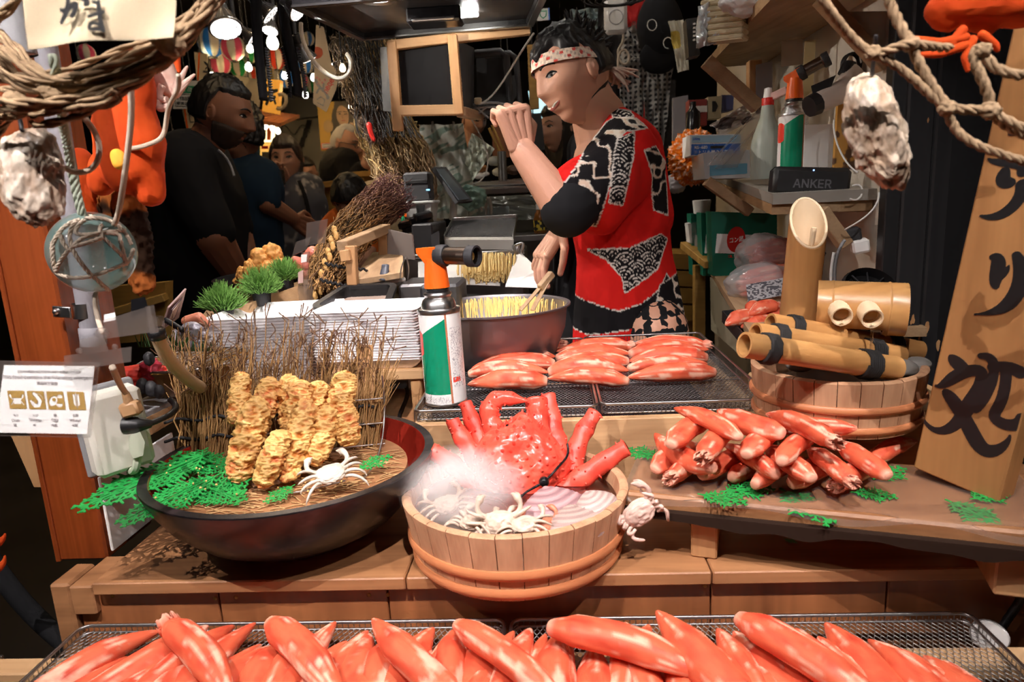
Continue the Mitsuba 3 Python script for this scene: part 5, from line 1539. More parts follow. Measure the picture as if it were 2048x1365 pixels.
# ------------------------------------------------------------------ people
def head_shape(sub=5, nose=1.0, mouth_open=0.0, smile=0.0):
 """a head of height 1: x to its left ear, y forward, z up"""
 m = ico(sub)
 d = m.vertices
 x, y, z = d[:, 0] * .335, d[:, 1] * .42, d[:, 2] * .5
 dn = np.clip(-z / .5,0,1)
 x = x * (1 - .36 * dn ** 1.6) * (1 + .05 * np.clip(z / .5,0,1))
 y = np.where(y > 0, y * (1 - .10 * dn), y * (1 - .42 * dn ** 1.2))
 y = y + .03 * dn
 f = np.clip((d[:, 1] - .15) / .5,0,1)
 G = lambda cx, cz, sx, sz: np.exp(-((x - cx) / sx) ** 2 - ((z - cz) / sz) ** 2)
 y = y * np.where(d[:, 1] > 0,.95,1)
 prof = np.interp(z, [-.19,-.155,-.115,-.02,.08,.13],[0,.5,1,.62,.28,0])
 y = y + f * (.105 * nose * prof * np.exp(-(x / (.050 + .035 * np.clip((-.03 - z) / .1,0,1))) ** 2))
 y = y + f * (-.040 * (G(.145,.035,.085,.055) + G(-.145,.035,.085,.055)) + .022 * (G(.13,.125,.12,.04) + G(-.13,.125,.12,.04)))
 y = y + f * (.028 * (G(.19,-.10,.09,.09) + G(-.19,-.10,.09,.09)))
 y = y + f * (.030 * G(0,-.235,.10,.030) + .028 * G(0,-.285,.085,.030) + .035 * G(0,-.43,.10,.06) - .020 * G(0,-.345,.12,.03))
 y = y - f * (.018 + .05 * mouth_open) * G(0,-.262,.095,.012 + .03 * mouth_open)
 m.vertices = np.stack([x, y, z],1)
 return m

def ear_shape(s):
 m = ico(3)
 v = m.vertices * A([.045,.075,.115])
 v[:, 2] += .0
 rim = np.hypot(v[:, 1] / .075, v[:, 2] / .115)
 v[:, 0] += .02 * np.clip(rim - .55,0,1) - .012 * (rim < .55)
 m.vertices = v
 return mv(m, TT.translation_matrix((s * .325,-.045,-.03)) @ TT.rotation_matrix(s * -.45,(0,0,1)))

class Head:
 def __init__(self, c, face, up, H=.235, nose=1.0, mouth_open=0.0, sub=5):
  up = A(up, float)
  y = unit(face); up = unit(up - y * (up @ y)); x = np.cross(y, up)
  self.F = frame(c, x, y, up) @ np.diag([H, H, H, 1])
  self.m = head_shape(sub, nose, mouth_open)
  self.H, self.c = H, A(c)

 def solid(self):
  parts = [man(mv(self.m, self.F))]
  for s in (-1,1):
   parts.append(man(mv(ear_shape(s), self.F)))
  return parts

 def pt(self, x, y, z):
  return (self.F @ A([x, y, z, 1.0]))[:3]

 def surf(self, x, z, out=0.0):
  v = self.m.vertices
  i = np.where(v[:, 1] > 0)[0]
  j = i[np.argsort((v[i, 0] - x) ** 2 + (v[i, 2] - z) ** 2)[:3]]
  return self.pt(x, v[j, 1].mean() + out, z)

 def line(self, pts, r, out=.004, sides=7):
  q = spline([self.surf(x, z, out) for x, z in pts],14)
  rr = np.interp(np.linspace(0,1,14), np.linspace(0,1, len(np.atleast_1d(r))), np.atleast_1d(r)) * self.H
  return tube(q, rr, sides)

 def features(self, k, skin, brow=HAIR, smile=False, closed=False, mouth='line', lip=LIP, eyes=True):
  if eyes:
   for s in (-1,1):
    c = self.surf(s * .145,.03,-.020)
    if not closed:
     ek = put('eye', mv(ico(3), frame(c, self.F[:3,0], self.F[:3,1]) @ np.diag([self.H * .046, self.H * .030, self.H * .018,1])), EYE_WHITE, True, up_=k)
     put('pupil', mv(ico(2), frame(self.surf(s * .145,.03,.004), self.F[:3,0], self.F[:3,1]) @ np.diag([self.H * .024, self.H * .012, self.H * .018,1])), BLACK_GLOSS, True, up_=ek)
    put('eyelid', self.line([(s * .085,.030),(s * .145,.060),(s * .205,.030)],[.006,.011,.005],.002), BLACK_SOFT if not closed else HAIR, True, up_=k)
    put('eyebrow', self.line([(s * .07,.115),(s * .14,.140),(s * .22,.110)],[.012,.014,.006],.0), brow, True, up_=k)
  if mouth == 'line':
   put('mouth', self.line([(-.09,-.262),(0,-.268),(.09,-.262)],[.006,.014,.006],-.006), lip, True, up_=k)
  if mouth == 'smile':
   put('mouth', self.line([(-.145,-.212),(-.07,-.252),(0,-.268),(.07,-.252),(.145,-.212)],[.006,.026,.030,.026,.006],-.016), lip, True, up_=k)
   put('teeth', self.line([(-.118,-.228),(-.06,-.250),(0,-.262),(.06,-.250),(.118,-.228)],[.004,.017,.019,.017,.004],-.003), TEETH, True, up_=k)
  if mouth == 'open':
   put('mouth', mv(ico(2), frame(self.surf(0,-.265,-.01), self.F[:3,0], self.F[:3,1]) @ np.diag([self.H * .07, self.H * .02, self.H * .045,1])), mat('mouth_dark', (.06,.015,.012),.5) if 'bsdf_mouth_dark' not in scene else 'bsdf_mouth_dark', True, up_=k)
   put('lip', self.line([(-.085,-.262),(0,-.218),(.085,-.262)],[.006,.016,.006],.004), lip, True, up_=k)
   put('lip', self.line([(-.085,-.268),(0,-.318),(.085,-.268)],[.006,.018,.006],.004), lip, True, up_=k)

 def hair(self, hairline, grow=.045, rough=.03, freq=9, seed=0, drop=None, sub=5):
  """cap of hair: keeps the parts of a grown scalp for which hairline(x, y, z) > 0"""
  m = ico(sub)
  d = m.vertices
  x, y, z = d[:, 0] * .335, d[:, 1] * .42, d[:, 2] * .5
  n = FBM(np.stack([d[:, 0] * freq, d[:, 1] * freq, d[:, 2] * freq * .35],1) + seed, 3, seed)
  keep = np.clip(hairline(x, y, z) * 14,0,1)
  s = 1 + keep * (grow * 2 + (n - .45) * rough * 4) - (1 - keep) * .10
  v = np.stack([x, y, z],1) * s[:, None]
  if drop is not None:
   v = drop(v, keep)
  m.vertices = v
  return mv(m, self.F)

def hand_bones(w, d, nrm, size=1.0, curl=.5, thumb=1, spread=.10):
 """palm and five fingers: w wrist, d towards the fingers, nrm out of the palm's back; thumb +1/-1 side"""
 d = unit(d); n = unit(A(nrm) - d * (A(nrm) @ d)); s = np.cross(d, n) * thumb
 w = A(w)
 B = []
 k = size * .175
 kn = [w + d * k * .50 + s * k * o for o in (.20,.07,-.06,-.18)]
 for i in range(4):
  B.append((w + d * k * .08 + s * k * (.10 - .07 * i), k * .085, kn[i], k * .072))
 B.append((kn[0], k * .07, kn[3], k * .06))
 for i, (ln, r) in enumerate(((.42,.052),(.46,.053),(.43,.050),(.34,.044))):
  p = kn[i]
  dirn = unit(d + s * spread * (1.2 - .8 * i))
  ang = 0
  for j, fr in enumerate((.45,.31,.24)):
   ang += curl * (.75,.95,.7)[j] * 1.0
   dd = dirn * math.cos(ang) - n * math.sin(ang)
   q = p + dd * ln * k * fr
   B.append((p, k * r * (1 - .10 * j), q, k * r * (.92 - .10 * j)))
   p = q
 p = w + d * k * .12 + s * k * .14
 q = p + unit(d * .7 + s * .75 - n * .35) * k * .26
 B.append((p, k * .070, q, k * .058))
 q2 = q + unit(d * .95 + s * .15 - n * (.3 + curl * .4)) * k * .20
 B.append((q, k * .058, q2, k * .050))
 B.append((q2, k * .050, q2 + unit(d - n * (.2 + curl * .6) - s * .1) * k * .15, k * .042))
 return B

def stand(x, y, yaw, h, female=False):
 """joints of a standing figure; yaw 0 faces +y, positive turns to its left"""
 a = math.radians(yaw)
 f = A([-math.sin(a), math.cos(a),0]); l = A([-math.cos(a),-math.sin(a),0])
 o = A([x, y, 0.0])
 sw, hw = (.105 if female else .122) * h, .055 * h
 J = dict(f=f, l=l, h=h, neck=o + A([0,0,.835 * h]), chest=o + A([0,0,.70 * h]) + f * .01 * h, pelvis=o + A([0,0,.52 * h]))
 for nm, s in (('L', 1),('R', -1)):
  J['S' + nm] = o + l * s * sw + A([0,0,.805 * h])
  J['E' + nm] = o + l * s * (sw + .035 * h) - f * .02 * h + A([0,0,.62 * h])
  J['W' + nm] = o + l * s * (sw + .030 * h) + f * .06 * h + A([0,0,.475 * h])
  J['H' + nm] = o + l * s * hw + A([0,0,.51 * h])
  J['K' + nm] = o + l * s * hw * 1.05 + f * .012 * h + A([0,0,.28 * h])
  J['A' + nm] = o + l * s * hw * 1.05 - f * .01 * h + A([0,0,.045 * h])
  J['T' + nm] = J['A' + nm] + f * .10 * h - A([0,0,.022 * h])
 return J

def torso_bones(J, g=0.0, k=1.0):
 h = J['h']; f, l = J['f'], J['l']
 B = [(J['SL'] - l * .02 * h, .042 * h * k + g, J['SR'] + l * .02 * h, .042 * h * k + g),
   (J['chest'] + l * .050 * h, .060 * h * k + g, J['chest'] - l * .050 * h, .060 * h * k + g),
   (J['pelvis'] + l * .035 * h, .060 * h * k + g, J['pelvis'] - l * .035 * h, .060 * h * k + g)]
 S = []
 base = manifold3d.Manifold.sphere(1.0,16)
 sp = lambda p, r: base.scale([r] * 3).translate(list(map(float, p)))
 S.append(manifold3d.Manifold.batch_hull([sp(p, r) for b in B[:2] for p, r in ((b[0], b[1]),(b[2], b[3]))]))
 S.append(manifold3d.Manifold.batch_hull([sp(p, r) for b in B[1:] for p, r in ((b[0], b[1]),(b[2], b[3]))]))
 return S

def arm_bones(J, s, g=0.0, upto=1.0, k=1.0):
 h = J['h']
 B = [(J['S' + s],.034 * h * k + g, J['E' + s] * min(1, upto) + J['S' + s] * (1 - min(1, upto)),.027 * h * k + g)]
 if upto > 1:
  t = upto - 1
  B.append((J['E' + s],.026 * h * k + g, J['W' + s] * t + J['E' + s] * (1 - t),.0175 * h * k + g))
 return B

def leg_bones(J, g=0.0):
 h = J['h']; B = []
 for s in 'LR':
  B += [(J['H' + s],.052 * h + g, J['K' + s],.033 * h + g),(J['K' + s],.033 * h + g, J['A' + s],.022 * h + g)]
 return B

def figure(label, J, head, skin, shirt, pants, hairs=(), sleeve=.62, hands=None, res=.02, feat={}, cloth_color=None, seed=0, k=1.0, shoes=BLACK):
 t = thing('person', label, 'person')
 h = J['h']
 ch = [(J['neck'] - A([0,0,.02 * h]),.034 * h, head.pt(0,-.08,-.25),.031 * h)]
 for s in 'LR': ch += arm_bones(J, s, 0,2.0, k)
 ch += leg_bones(J)
 hands = hands or {}
 for s in 'LR':
  hd = hands.get(s, {})
  d = hd.get('d', unit(J['W' + s] - J['E' + s]))
  ch += hand_bones(J['W' + s], d, hd.get('n', J['l'] * (1 if s == 'L' else -1)), h / 1.72 * hd.get('size', 1), hd.get('curl', .35), hd.get('thumb', 1 if s == 'L' else -1))
  ch.append((J['A' + s],.022 * h, J['T' + s],.018 * h))
 m = bones(ch, None, 0, torso_bones(J, -.006, k))
 body = man(m).refine_to_length(res).to_mesh()
 b = trimesh.Trimesh(body.vert_properties[:, :3], body.tri_verts, process=True)
 trimesh.smoothing.filter_taubin(b, iterations=6)
 allm = manifold3d.Manifold.batch_boolean([man(b)] + head.solid(), manifold3d.OpType.Add)
 a_ = allm.to_mesh()
 put('body', TM(a_.vert_properties[:, :3], a_.tri_verts), skin, 50, up_=t)
 head.features(t, skin, **feat)
 sh = []
 for s in 'LR': sh += arm_bones(J, s, .012, sleeve, k)
 m = bones(sh, res, 10, torso_bones(J, .012, k))
 m.vertices += m.vertex_normals * ((FBM(m.vertices * 9 + seed, 3, seed) - .5) * .022)[:, None]
 put('shirt', m, shirt, True, up_=t, color=cloth_color(m.vertices) if cloth_color else None)
 m = bones(leg_bones(J, .012) + [(J['pelvis'] + J['l'] * .03 * h, .064 * h, J['pelvis'] - J['l'] * .03 * h, .064 * h)], res, 6)
 put('trousers', m, pants, True, up_=t)
 for s in 'LR':
  put('shoe', bones([(J['A' + s] - A([0,0,.018 * h]),.024 * h, J['T' + s],.020 * h)], None, 0), shoes, 50, up_=t)
 for nm, hm, mt in hairs:
  put(nm, hm, mt, True, up_=t)
 return t

# ---- the stall cook
CY = 1.64
hc = at(1146,152, CY - .02)
hd = Head(hc, (-.86,-.46,-.22),(-.30,.02,.95),.212, nose=.85)
J = stand(hc[0] + .10, CY + .03,95,1.72)
J['f'] = unit(A([-.85,-.5,0])); J['l'] = unit(A([.5,-.85,0]))
J['neck'] = at(1203,232, CY + .02)
J['SL'], J['SR'] = at(1262,290, CY - .10), at(1180,300, CY + .17)
J['chest'] = at(1236,400, CY + .02)
J['pelvis'] = at(1252,640, CY + .02)
J['EL'], J['WL'] = at(1132,424, CY - .22), at(1046,304, CY - .20)
J['ER'], J['WR'] = at(1180,445, CY + .16), at(1126,452, CY + .06)
o = J['pelvis']
for s, q in (('L', -1),('R', 1)):
 d = J['l'] * (.095 if s == 'L' else -.095)
 J['H' + s] = o + d - A([0,0,.02])
 J['K' + s] = J['H' + s] + A([-.01,0,-.42])
 J['A' + s] = A([*(J['K' + s] + A([.02,.01,0]))[:2],.08])
 J['T' + s] = J['A' + s] + J['f'] * .17 - A([0,0,.04])
t = thing('person', 'smiling cook in a red happi coat and patterned headband raising one hand behind the grill', 'person')
h = 1.72
ch = [(J['neck'],.056, hd.pt(0,-.10,-.30),.052),(J['neck'] + A([.01,.02,-.06]),.07, hd.pt(.02,-.14,-.22),.050)]
ch += [(J['SL'] + A([0,.03,-.02]),.034, J['EL'],.042),(J['EL'],.044, J['WL'],.0285),(J['SR'],.034, J['ER'],.042),(J['ER'],.042, J['WR'],.0285)]
ch += leg_bones(J)
for s in 'LR': ch.append((J['A' + s],.038, J['T' + s],.03))
hb = hand_bones(J['WL'], A([-.22,-.05,1.0]), A([.62,-.8,.0]),.92,1.45,1,.04) + hand_bones(J['WR'], A([-.62,-.25,-.80]), A([-.75,-.3,.55]),1.02,.42,-1,.10)
m = bones(ch + [(J['neck'] - A([0,0,.10]),.07, J['pelvis'] - A([0,-.02,.02]),.085)],.012,8)
hm = bones(hb, .0035,6)
a_ = manifold3d.Manifold.batch_boolean([man(m), man(hm)] + hd.solid(), manifold3d.OpType.Add).to_mesh()
put('body', TM(a_.vert_properties[:, :3], a_.tri_verts), SKIN, 50, up_=t)
hd.features(t, SKIN, closed=False, mouth='smile')
hline = lambda x, y, z: np.where(y > .02, z - .20 - .06 * np.sin(x * 25) , np.where(y > -.10, z - .02 - (y + .10) * 1.6, z + .16 + y * .2))
hm = hd.hair(hline, .055,.05,8,3)
put('hair', hm, HAIR, True, up_=t)
g = np.random.default_rng(2)
tf = []
for i in range(170):
 a, b = g.uniform(-2.9,.2), g.uniform(.25,1.35)
 d = A([math.cos(a) * math.cos(b),-math.sin(-a) * math.cos(b), math.sin(b)])
 p = hd.pt(*(d * A([.355,.44,.54])))
 dd = unit(p - hd.c) * .6 + A([.35,.1,.1]) + g.normal(0,.35,3)
 q = p + unit(dd) * g.uniform(.012,.034)
 tf.append(tube(spline([p - unit(p - hd.c) * .006,(p + q) / 2 + g.normal(0,.002,3), q],6),[.006,.0055,.005,.004,.0025,.0006],6))
put('hair_tufts', cat(*tf), HAIR, True, up_=t + '__hair', kind='stuff')
# headband: strip of printed cotton round the head, knotted behind
ring = []
for a in np.linspace(-math.pi, math.pi, 73):
 lift = .205 - .16 * (1 - math.cos(a)) * .5
 ring.append((math.sin(a), math.cos(a), lift))
V = []
for sx, cy, lz in ring:
 for w in (-.060,.055):
  zz = lz + w
  rr = 1.055 * math.sqrt(max(.05,1 - (zz / .53) ** 2))
  V.append(hd.pt(sx * .345 * rr, cy * .428 * rr, zz))
 # thickness
m = TM(V, grid_faces(73,2))
m = m.subdivide().subdivide().subdivide()
lc = (np.linalg.inv(hd.F) @ np.c_[m.vertices, np.ones(len(m.vertices))].T).T
ang = np.arctan2(lc[:, 0], lc[:, 1]); hz = lc[:, 2]
pat = (np.sin(ang * 34) * np.sin(hz * 95 + ang * 9) > .35)
red = (np.sin(ang * 17 + 1) * np.sin(hz * 60) > .55)
c = np.where(red[:, None], A([.52,.06,.05]), np.where(pat[:, None], A([.46,.36,.30]), A([.76,.62,.50])))
HB = mat('headband', VC, .85, spec=.1)
put('headband', m, HB, True, up_=t, color=c)
kc = hd.pt(0,-.47,-.02)
tf = []
for i in range(16):
 e = kc + unit(A([.8,.1,-.75]) + g.normal(0,.4,3)) * g.uniform(.035,.07)
 tf.append(tube(spline([kc, (kc + e) / 2 + g.normal(0,.006,3), e],8), np.linspace(.010,.004,8),7, flat=.45))
m = cat(*tf)
n_ = FBM(m.vertices * 90,2,4)[:, None]
put('knot', m, HB, True, up_=t + '__headband', color=A([.80,.70,.60]) * n_ + A([.56,.36,.28]) * (1 - n_))
# black undershirt
m = bones([(J['SL'] * .55 + J['EL'] * .45,.056, J['EL'] * .97 + J['SL'] * .03,.058),(J['SR'],.060, J['ER'],.055),(J['neck'] + A([.012,.022,-.035]),.068, J['neck'] + A([.012,.02,-.10]),.075)],.012,8)
put('undershirt', m, BLACK_SOFT, True, up_=t)
put('trousers', bones(leg_bones(J, .0) + [(J['pelvis'] + J['l'] * .03 - A([0,0,.05]),.085, J['pelvis'] - J['l'] * .03 - A([0,0,.05]),.085)],.02,6), BLACK_SOFT, True, up_=t)
put('apron', bones([(at(1150,470, CY + .10),.055, at(1165,690, CY + .06),.075),(at(1150,690, CY + .06),.07, at(1150,900, CY + .06),.08)],.02,6), BLACK_SOFT, True, up_=t)
# happi coat
base_s = manifold3d.Manifold.sphere(1.0,24)
sp = lambda p, r: base_s.scale([r] * 3).translate(list(map(float, p)))
P = lambda px, py, y, r: sp(at(px, py, y), r)
S = [manifold3d.Manifold.batch_hull([P(1222,252, CY + .05,.050), P(1258,282, CY - .06,.058), P(1285,300, CY + .02,.055), P(1200,320, CY + .05,.065), P(1215,420, CY - .02,.092), P(1272,430, CY + .0,.088)]),
  manifold3d.Manifold.batch_hull([P(1215,420, CY - .02,.090), P(1268,430, CY + .02,.082), P(1236,520, CY - .01,.096), P(1262,530, CY + .03,.096)]),
  manifold3d.Manifold.batch_hull([P(1236,520, CY - .01,.096), P(1262,530, CY + .03,.096), P(1236,690, CY - .03,.108), P(1282,690, CY - .0,.118)]),
  manifold3d.Manifold.batch_hull([P(1248,296, CY - .09,.066), P(1272,330, CY - .04,.066), P(1205,366, CY - .15,.074), P(1200,400, CY - .14,.072)]),
  manifold3d.Manifold.batch_hull([P(1205,366, CY - .15,.074), P(1200,400, CY - .14,.072), P(1172,378, CY - .18,.072)])]
m0 = manifold3d.Manifold.batch_boolean(S, manifold3d.OpType.Add).refine_to_length(.010)
a_ = m0.to_mesh()
m = trimesh.Trimesh(a_.vert_properties[:, :3], a_.tri_verts, process=True)
trimesh.smoothing.filter_taubin(m, iterations=14)
fold = FBM(m.vertices * A([12,12,4.5]) + 3,3,8)
m.vertices += m.vertex_normals * ((fold - .5) * .030)[:, None]
a_ = man(m).refine_to_length(.0046).to_mesh()
m = trimesh.Trimesh(a_.vert_properties[:, :3], a_.tri_verts, process=True)
q = A([at(a, b, CY - .09) for a, b in ((1100,200),(1400,200),(1100,700),(1400,700))])
# the print is laid out on the cloth in its own x, z (a plane through the coat)
ux_, uz_ = q[1][[0,2]] - q[0][[0,2]], q[2][[0,2]] - q[0][[0,2]]
Minv = np.linalg.inv(np.stack([ux_ / 300, uz_ / 500],1))
uv2 = (m.vertices[:, [0,2]] - q[0][[0,2]]) @ Minv.T + A([1100,200])
from shapely import contains_xy, distance, points
PT = points(uv2[:, 0], uv2[:, 1])

def inside(poly):
 return contains_xy(poly, uv2[:, 0], uv2[:, 1])

c = np.tile(A([.50,.012,.010]),(len(m.vertices),1))
WLINE = A([.55,.50,.45]); BLK = A([.008,.007,.008])
BANDS = [('smoke', [(1194,266),(1216,238),(1233,229),(1277,234),(1296,253),(1266,262),(1251,262),(1231,277),(1222,304),(1216,345),(1190,440),(1080,420),(1150,330),(1172,288)]),
   ('arcs', [(1226,206),(1268,214),(1270,232),(1230,230)]),
   ('arcs', [(1266,263),(1262,304),(1250,345),(1240,400),(1210,395),(1216,345),(1222,304),(1232,277)]),
   ('smoke', [(1284,298),(1312,288),(1345,320),(1350,420),(1316,410),(1304,340)]),
   ('arcs', [(1178,490),(1268,484),(1336,458),(1356,470),(1330,527),(1256,575),(1250,544),(1218,509)]),
   ('plain', [(1150,588),(1180,596),(1244,611),(1291,597),(1332,570),(1352,540),(1368,560),(1330,612),(1297,641),(1180,664),(1150,660)]),
   ('smoke', [(1334,560),(1400,540),(1400,700),(1318,700),(1312,650)])]
for kind, pl in BANDS:
 po = Polygon(pl).buffer(0)
 ins = inside(po)
 c[ins] = BLK
 if kind == 'arcs':
  # overlapping wave scales: rows of concentric arcs
  Rr = 26.0
  x, y = uv2[:, 0], uv2[:, 1]
  line = np.zeros(len(x), bool); done = np.zeros(len(x), bool)
  for row in range(60,-1,-1):
   yc = 200 + row * Rr * .55
   xo = (row % 2) * Rr
   xc = np.round((x - 1100 - xo) / (2 * Rr)) * 2 * Rr + 1100 + xo
   d = np.hypot(x - xc, y - yc)
   hit = (d < Rr) & (y < yc + 1) & ~done
   line |= hit & ((d % 6.5) < 1.9)
   done |= hit
  c[ins & line] = WLINE
 if kind == 'smoke':
  n1 = FBM(np.stack([uv2[:, 0] / 30, uv2[:, 1] / 24, np.zeros(len(uv2))],1) + 5,2,5)
  w = np.abs(n1 - .5)
  c[ins & (w < .060)] = A([.62,.56,.48])
  c[ins & (w < .028)] = A([.58,.44,.34])
 edge = distance(po.exterior, PT) < 1.2
 c[edge] = WLINE
put('happi_coat', m, V_CLOTH, True, up_=t, color=c)

# ---- customers
def hline_short(x, y, z):
 return np.where(y > 0, z - .24 - .02 * np.cos(x * 9), np.where(y > -.10, z - .03 - (y + .1) * 2.0, z + .18))

BY = 2.15
hc = at(444,226, BY)
hd = Head(hc, (.90,.15,-.30),(.26,0,.96),.215, nose=1.1)
J = stand(hc[0] - .10, BY + .02,-82,1.72)
J['neck'] = at(400,285, BY); J['SR'] = at(360,330, BY - .17); J['SL'] = at(400,320, BY + .20)
J['f'] = unit(A([.95,.25,0])); J['l'] = unit(A([-.25,.95,0]))
J['chest'] = at(395,400, BY - .0); J['pelvis'] = at(400,600, BY)
J['ER'], J['WR'] = at(425,470, BY - .22), at(480,560, BY - .10)
J['EL'], J['WL'] = at(470,460, BY + .22), at(500,540, BY + .18)
for s, q in (('L', 1),('R', -1)):
 J['H' + s] = J['pelvis'] + J['l'] * .09 * q; J['K' + s] = J['H' + s] - A([0,0,.42]); J['A' + s] = A([*J['K' + s][:2],.07]); J['T' + s] = J['A' + s] + J['f'] * .17 - A([0,0,.03])
beard = hd.hair(lambda x, y, z: np.where((z < -.10) & (y > -.02),-.13 - z + .10 * np.clip(np.abs(x) - .16,0,1) * 2 - np.where((np.abs(x) < .09) & (z > -.30) & (z < -.2),.3,0),-1),.010,.014,14,4)
figure('bearded man in a black T-shirt looking down at the left of the food stall', J, hd, SKIN_DARK, BLACK_SOFT, BLACK_SOFT,
  [('hair', hd.hair(hline_short, .040,.03,10,1), HAIR),('beard', beard, mat('beard', (.030,.017,.011),.8))], sleeve=.95, k=1.22, res=.02)
gl = np.array([at(436,300, BY - .14), at(455,320, BY - .13), at(468,352, BY - .14)])
one('glasses_cord', 'thin dark cord lying on the shoulder of the man in black', 'cord', tube(spline(gl, 12),.004,6), GREY, True)

NY = 2.78
hc = at(480,264, NY)
hd = Head(hc, (.55,.8,-.2),(0,0,1),.215, sub=4)
J = stand(hc[0] - .02, NY + .05,-40,1.70)
J['neck'] = at(480,300, NY + .03); J['SR'] = at(524,350, NY - .02); J['SL'] = at(430,335, NY + .1)
J['chest'] = at(490,380, NY + .03); J['pelvis'] = at(500,540, NY + .05)
J['ER'], J['WR'] = at(536,408, NY - .08), at(586,438, NY + .02)
for s, q in (('L', 1),('R', -1)):
 J['H' + s] = J['pelvis'] + J['l'] * .08 * q; J['K' + s] = J['H' + s] - A([0,0,.40]); J['A' + s] = A([*J['K' + s][:2],.07]); J['T' + s] = J['A' + s] + J['f'] * .17 - A([0,0,.03])
figure('curly-haired person in a navy T-shirt seen from behind beside the man in black', J, hd, SKIN_DARK, NAVY, mat('jeans', (.012,.020,.035),.9),
  [('hair', hd.hair(lambda x, y, z: np.where(y > .25, z - .2, z + .25),.10,.10,12,6), HAIR)], sleeve=.90, k=1.0, feat=dict(eyes=False, mouth='none'))

WY = 3.55
hc = at(573,318, WY)
hd = Head(hc, (.12,-.98,-.05),(0,0,1),.225, nose=.95, mouth_open=.5, sub=4)
J = stand(hc[0], WY + .06,176,1.60, True)
J['neck'] = at(575,350, WY + .03); J['SL'] = at(622,372, WY + .02); J['SR'] = at(545,368, WY + .02)
J['chest'] = at(585,410, WY); J['pelvis'] = at(590,500, WY + .02)
J['EL'], J['WL'] = at(634,430, WY), at(640,490, WY - .04)
J['ER'], J['WR'] = at(545,420, WY - .05), at(558,372, WY - .18)
for s, q in (('L', 1),('R', -1)):
 J['H' + s] = J['pelvis'] + J['l'] * .08 * q; J['K' + s] = J['H' + s] - A([0,0,.40]); J['A' + s] = A([*J['K' + s][:2],.07]); J['T' + s] = J['A' + s] + J['f'] * .15 - A([0,0,.03])

def floral(v):
 n = FBM(v * 38,3,3)[:, None]
 big = MNZ(v * 12,4)[:, None]
 w = ((n > .60) & (big > .42)).astype(float)
 return A([.075,.080,.10]) * (1 - w) + A([.34,.33,.34]) * w

hair = hd.hair(lambda x, y, z: np.where(y > .06, z - .20 - .10 * np.cos(x * 10) * 0 + np.clip(np.abs(x) - .21,0,1) * 2.6, z + .55),.055,.02,7,9)
figure('woman in a grey flowered top holding a phone to her shoulder in the background', J, hd, SKIN_MID, V_CLOTH, BLACK_SOFT, [('hair', hair, mat('hair_brown', (.022,.012,.009),.5))],
  sleeve=.80, res=.018, feat=dict(mouth='open'), cloth_color=floral, hands={'R': dict(d=A([.1,-.2,1]), n=A([0,1,.2]), curl=.7)})
one('photo_camera', 'black camera held at the shoulder of the woman in the flowered top', 'camera', cat(mv(rbox(.085,.05,.075,.008), frame(at(550,356, WY - .22),(1,0,0),(0,1,0))), mv(CYL_(.03,.05, sections=20), frame(at(548,360, WY - .26),(1,0,0),(0,0,1)))), BLACK, 40)
one('shoulder_bag_strap', 'dark bag strap running down the front of the flowered top', 'strap', tube(spline([at(598,362, WY - .09), at(612,400, WY - .13), at(622,450, WY - .12)],12),.010,8, flat=.3), BLACK_SOFT, True)

OY = 4.4
hc = at(692,288, OY)
hd = Head(hc, (.93,-.25,-.28),(.1,0,1),.235, nose=1.2, sub=4)
J = stand(hc[0] - .05, OY + .05,-75,1.70)
J['neck'] = at(684,312, OY + .02); J['chest'] = at(680,345, OY + .02); J['SR'] = at(690,325, OY - .16); J['SL'] = at(672,322, OY + .2)
J['ER'], J['WR'] = at(700,362, OY - .2), at(728,333, OY - .22)
J['EL'], J['WL'] = at(700,358, OY + .16), at(732,328, OY - .06)
figure('white-haired man in glasses and a dark jacket reading his phone in the background', J, hd, SKIN_MID, BLACK_SOFT, BLACK_SOFT,
  [('hair', hd.hair(lambda x, y, z: np.where(y > .05, z - .30, np.where(y > -.1, z - .05, z + .2)),.022,.015,12,5), HAIR_GREY)], sleeve=1.8, k=1.12, feat=dict(mouth='line'),
  hands={'R': dict(d=A([.8,.2,.6]), n=A([.2,-.9,.2]), curl=.8), 'L': dict(d=A([.8,-.2,.6]), n=A([.2,.9,.2]), curl=.8)})
gls = [hd.pt(math.cos(a) * .075 + s * .15,.42, math.sin(a) * .06 + .03) for s in (-1,) for a in np.linspace(0,6.28,20)]
k = thing('glasses', 'thin dark glasses worn by the white-haired man', 'glasses')
for s in (-1,1):
 put('rim', tube([hd.pt(math.cos(a) * .085 + s * .15,.415, math.sin(a) * .065 + .03) for a in np.linspace(0,6.28,20)],.0022,6, False), BLACK, True, up_=k)
 put('temple', tube([hd.pt(s * .235,.40,.04), hd.pt(s * .355,.10,.03), hd.pt(s * .36,-.08,.01)],.0022,6), BLACK, True, up_=k)
one('phone', 'mobile phone in the hands of the white-haired man', 'phone', mv(rbox(.072,.145,.009,.003), frame(at(740,322, OY - .15),(.2,.9,.1),(.75,-.1,.6))), GREY, 30)

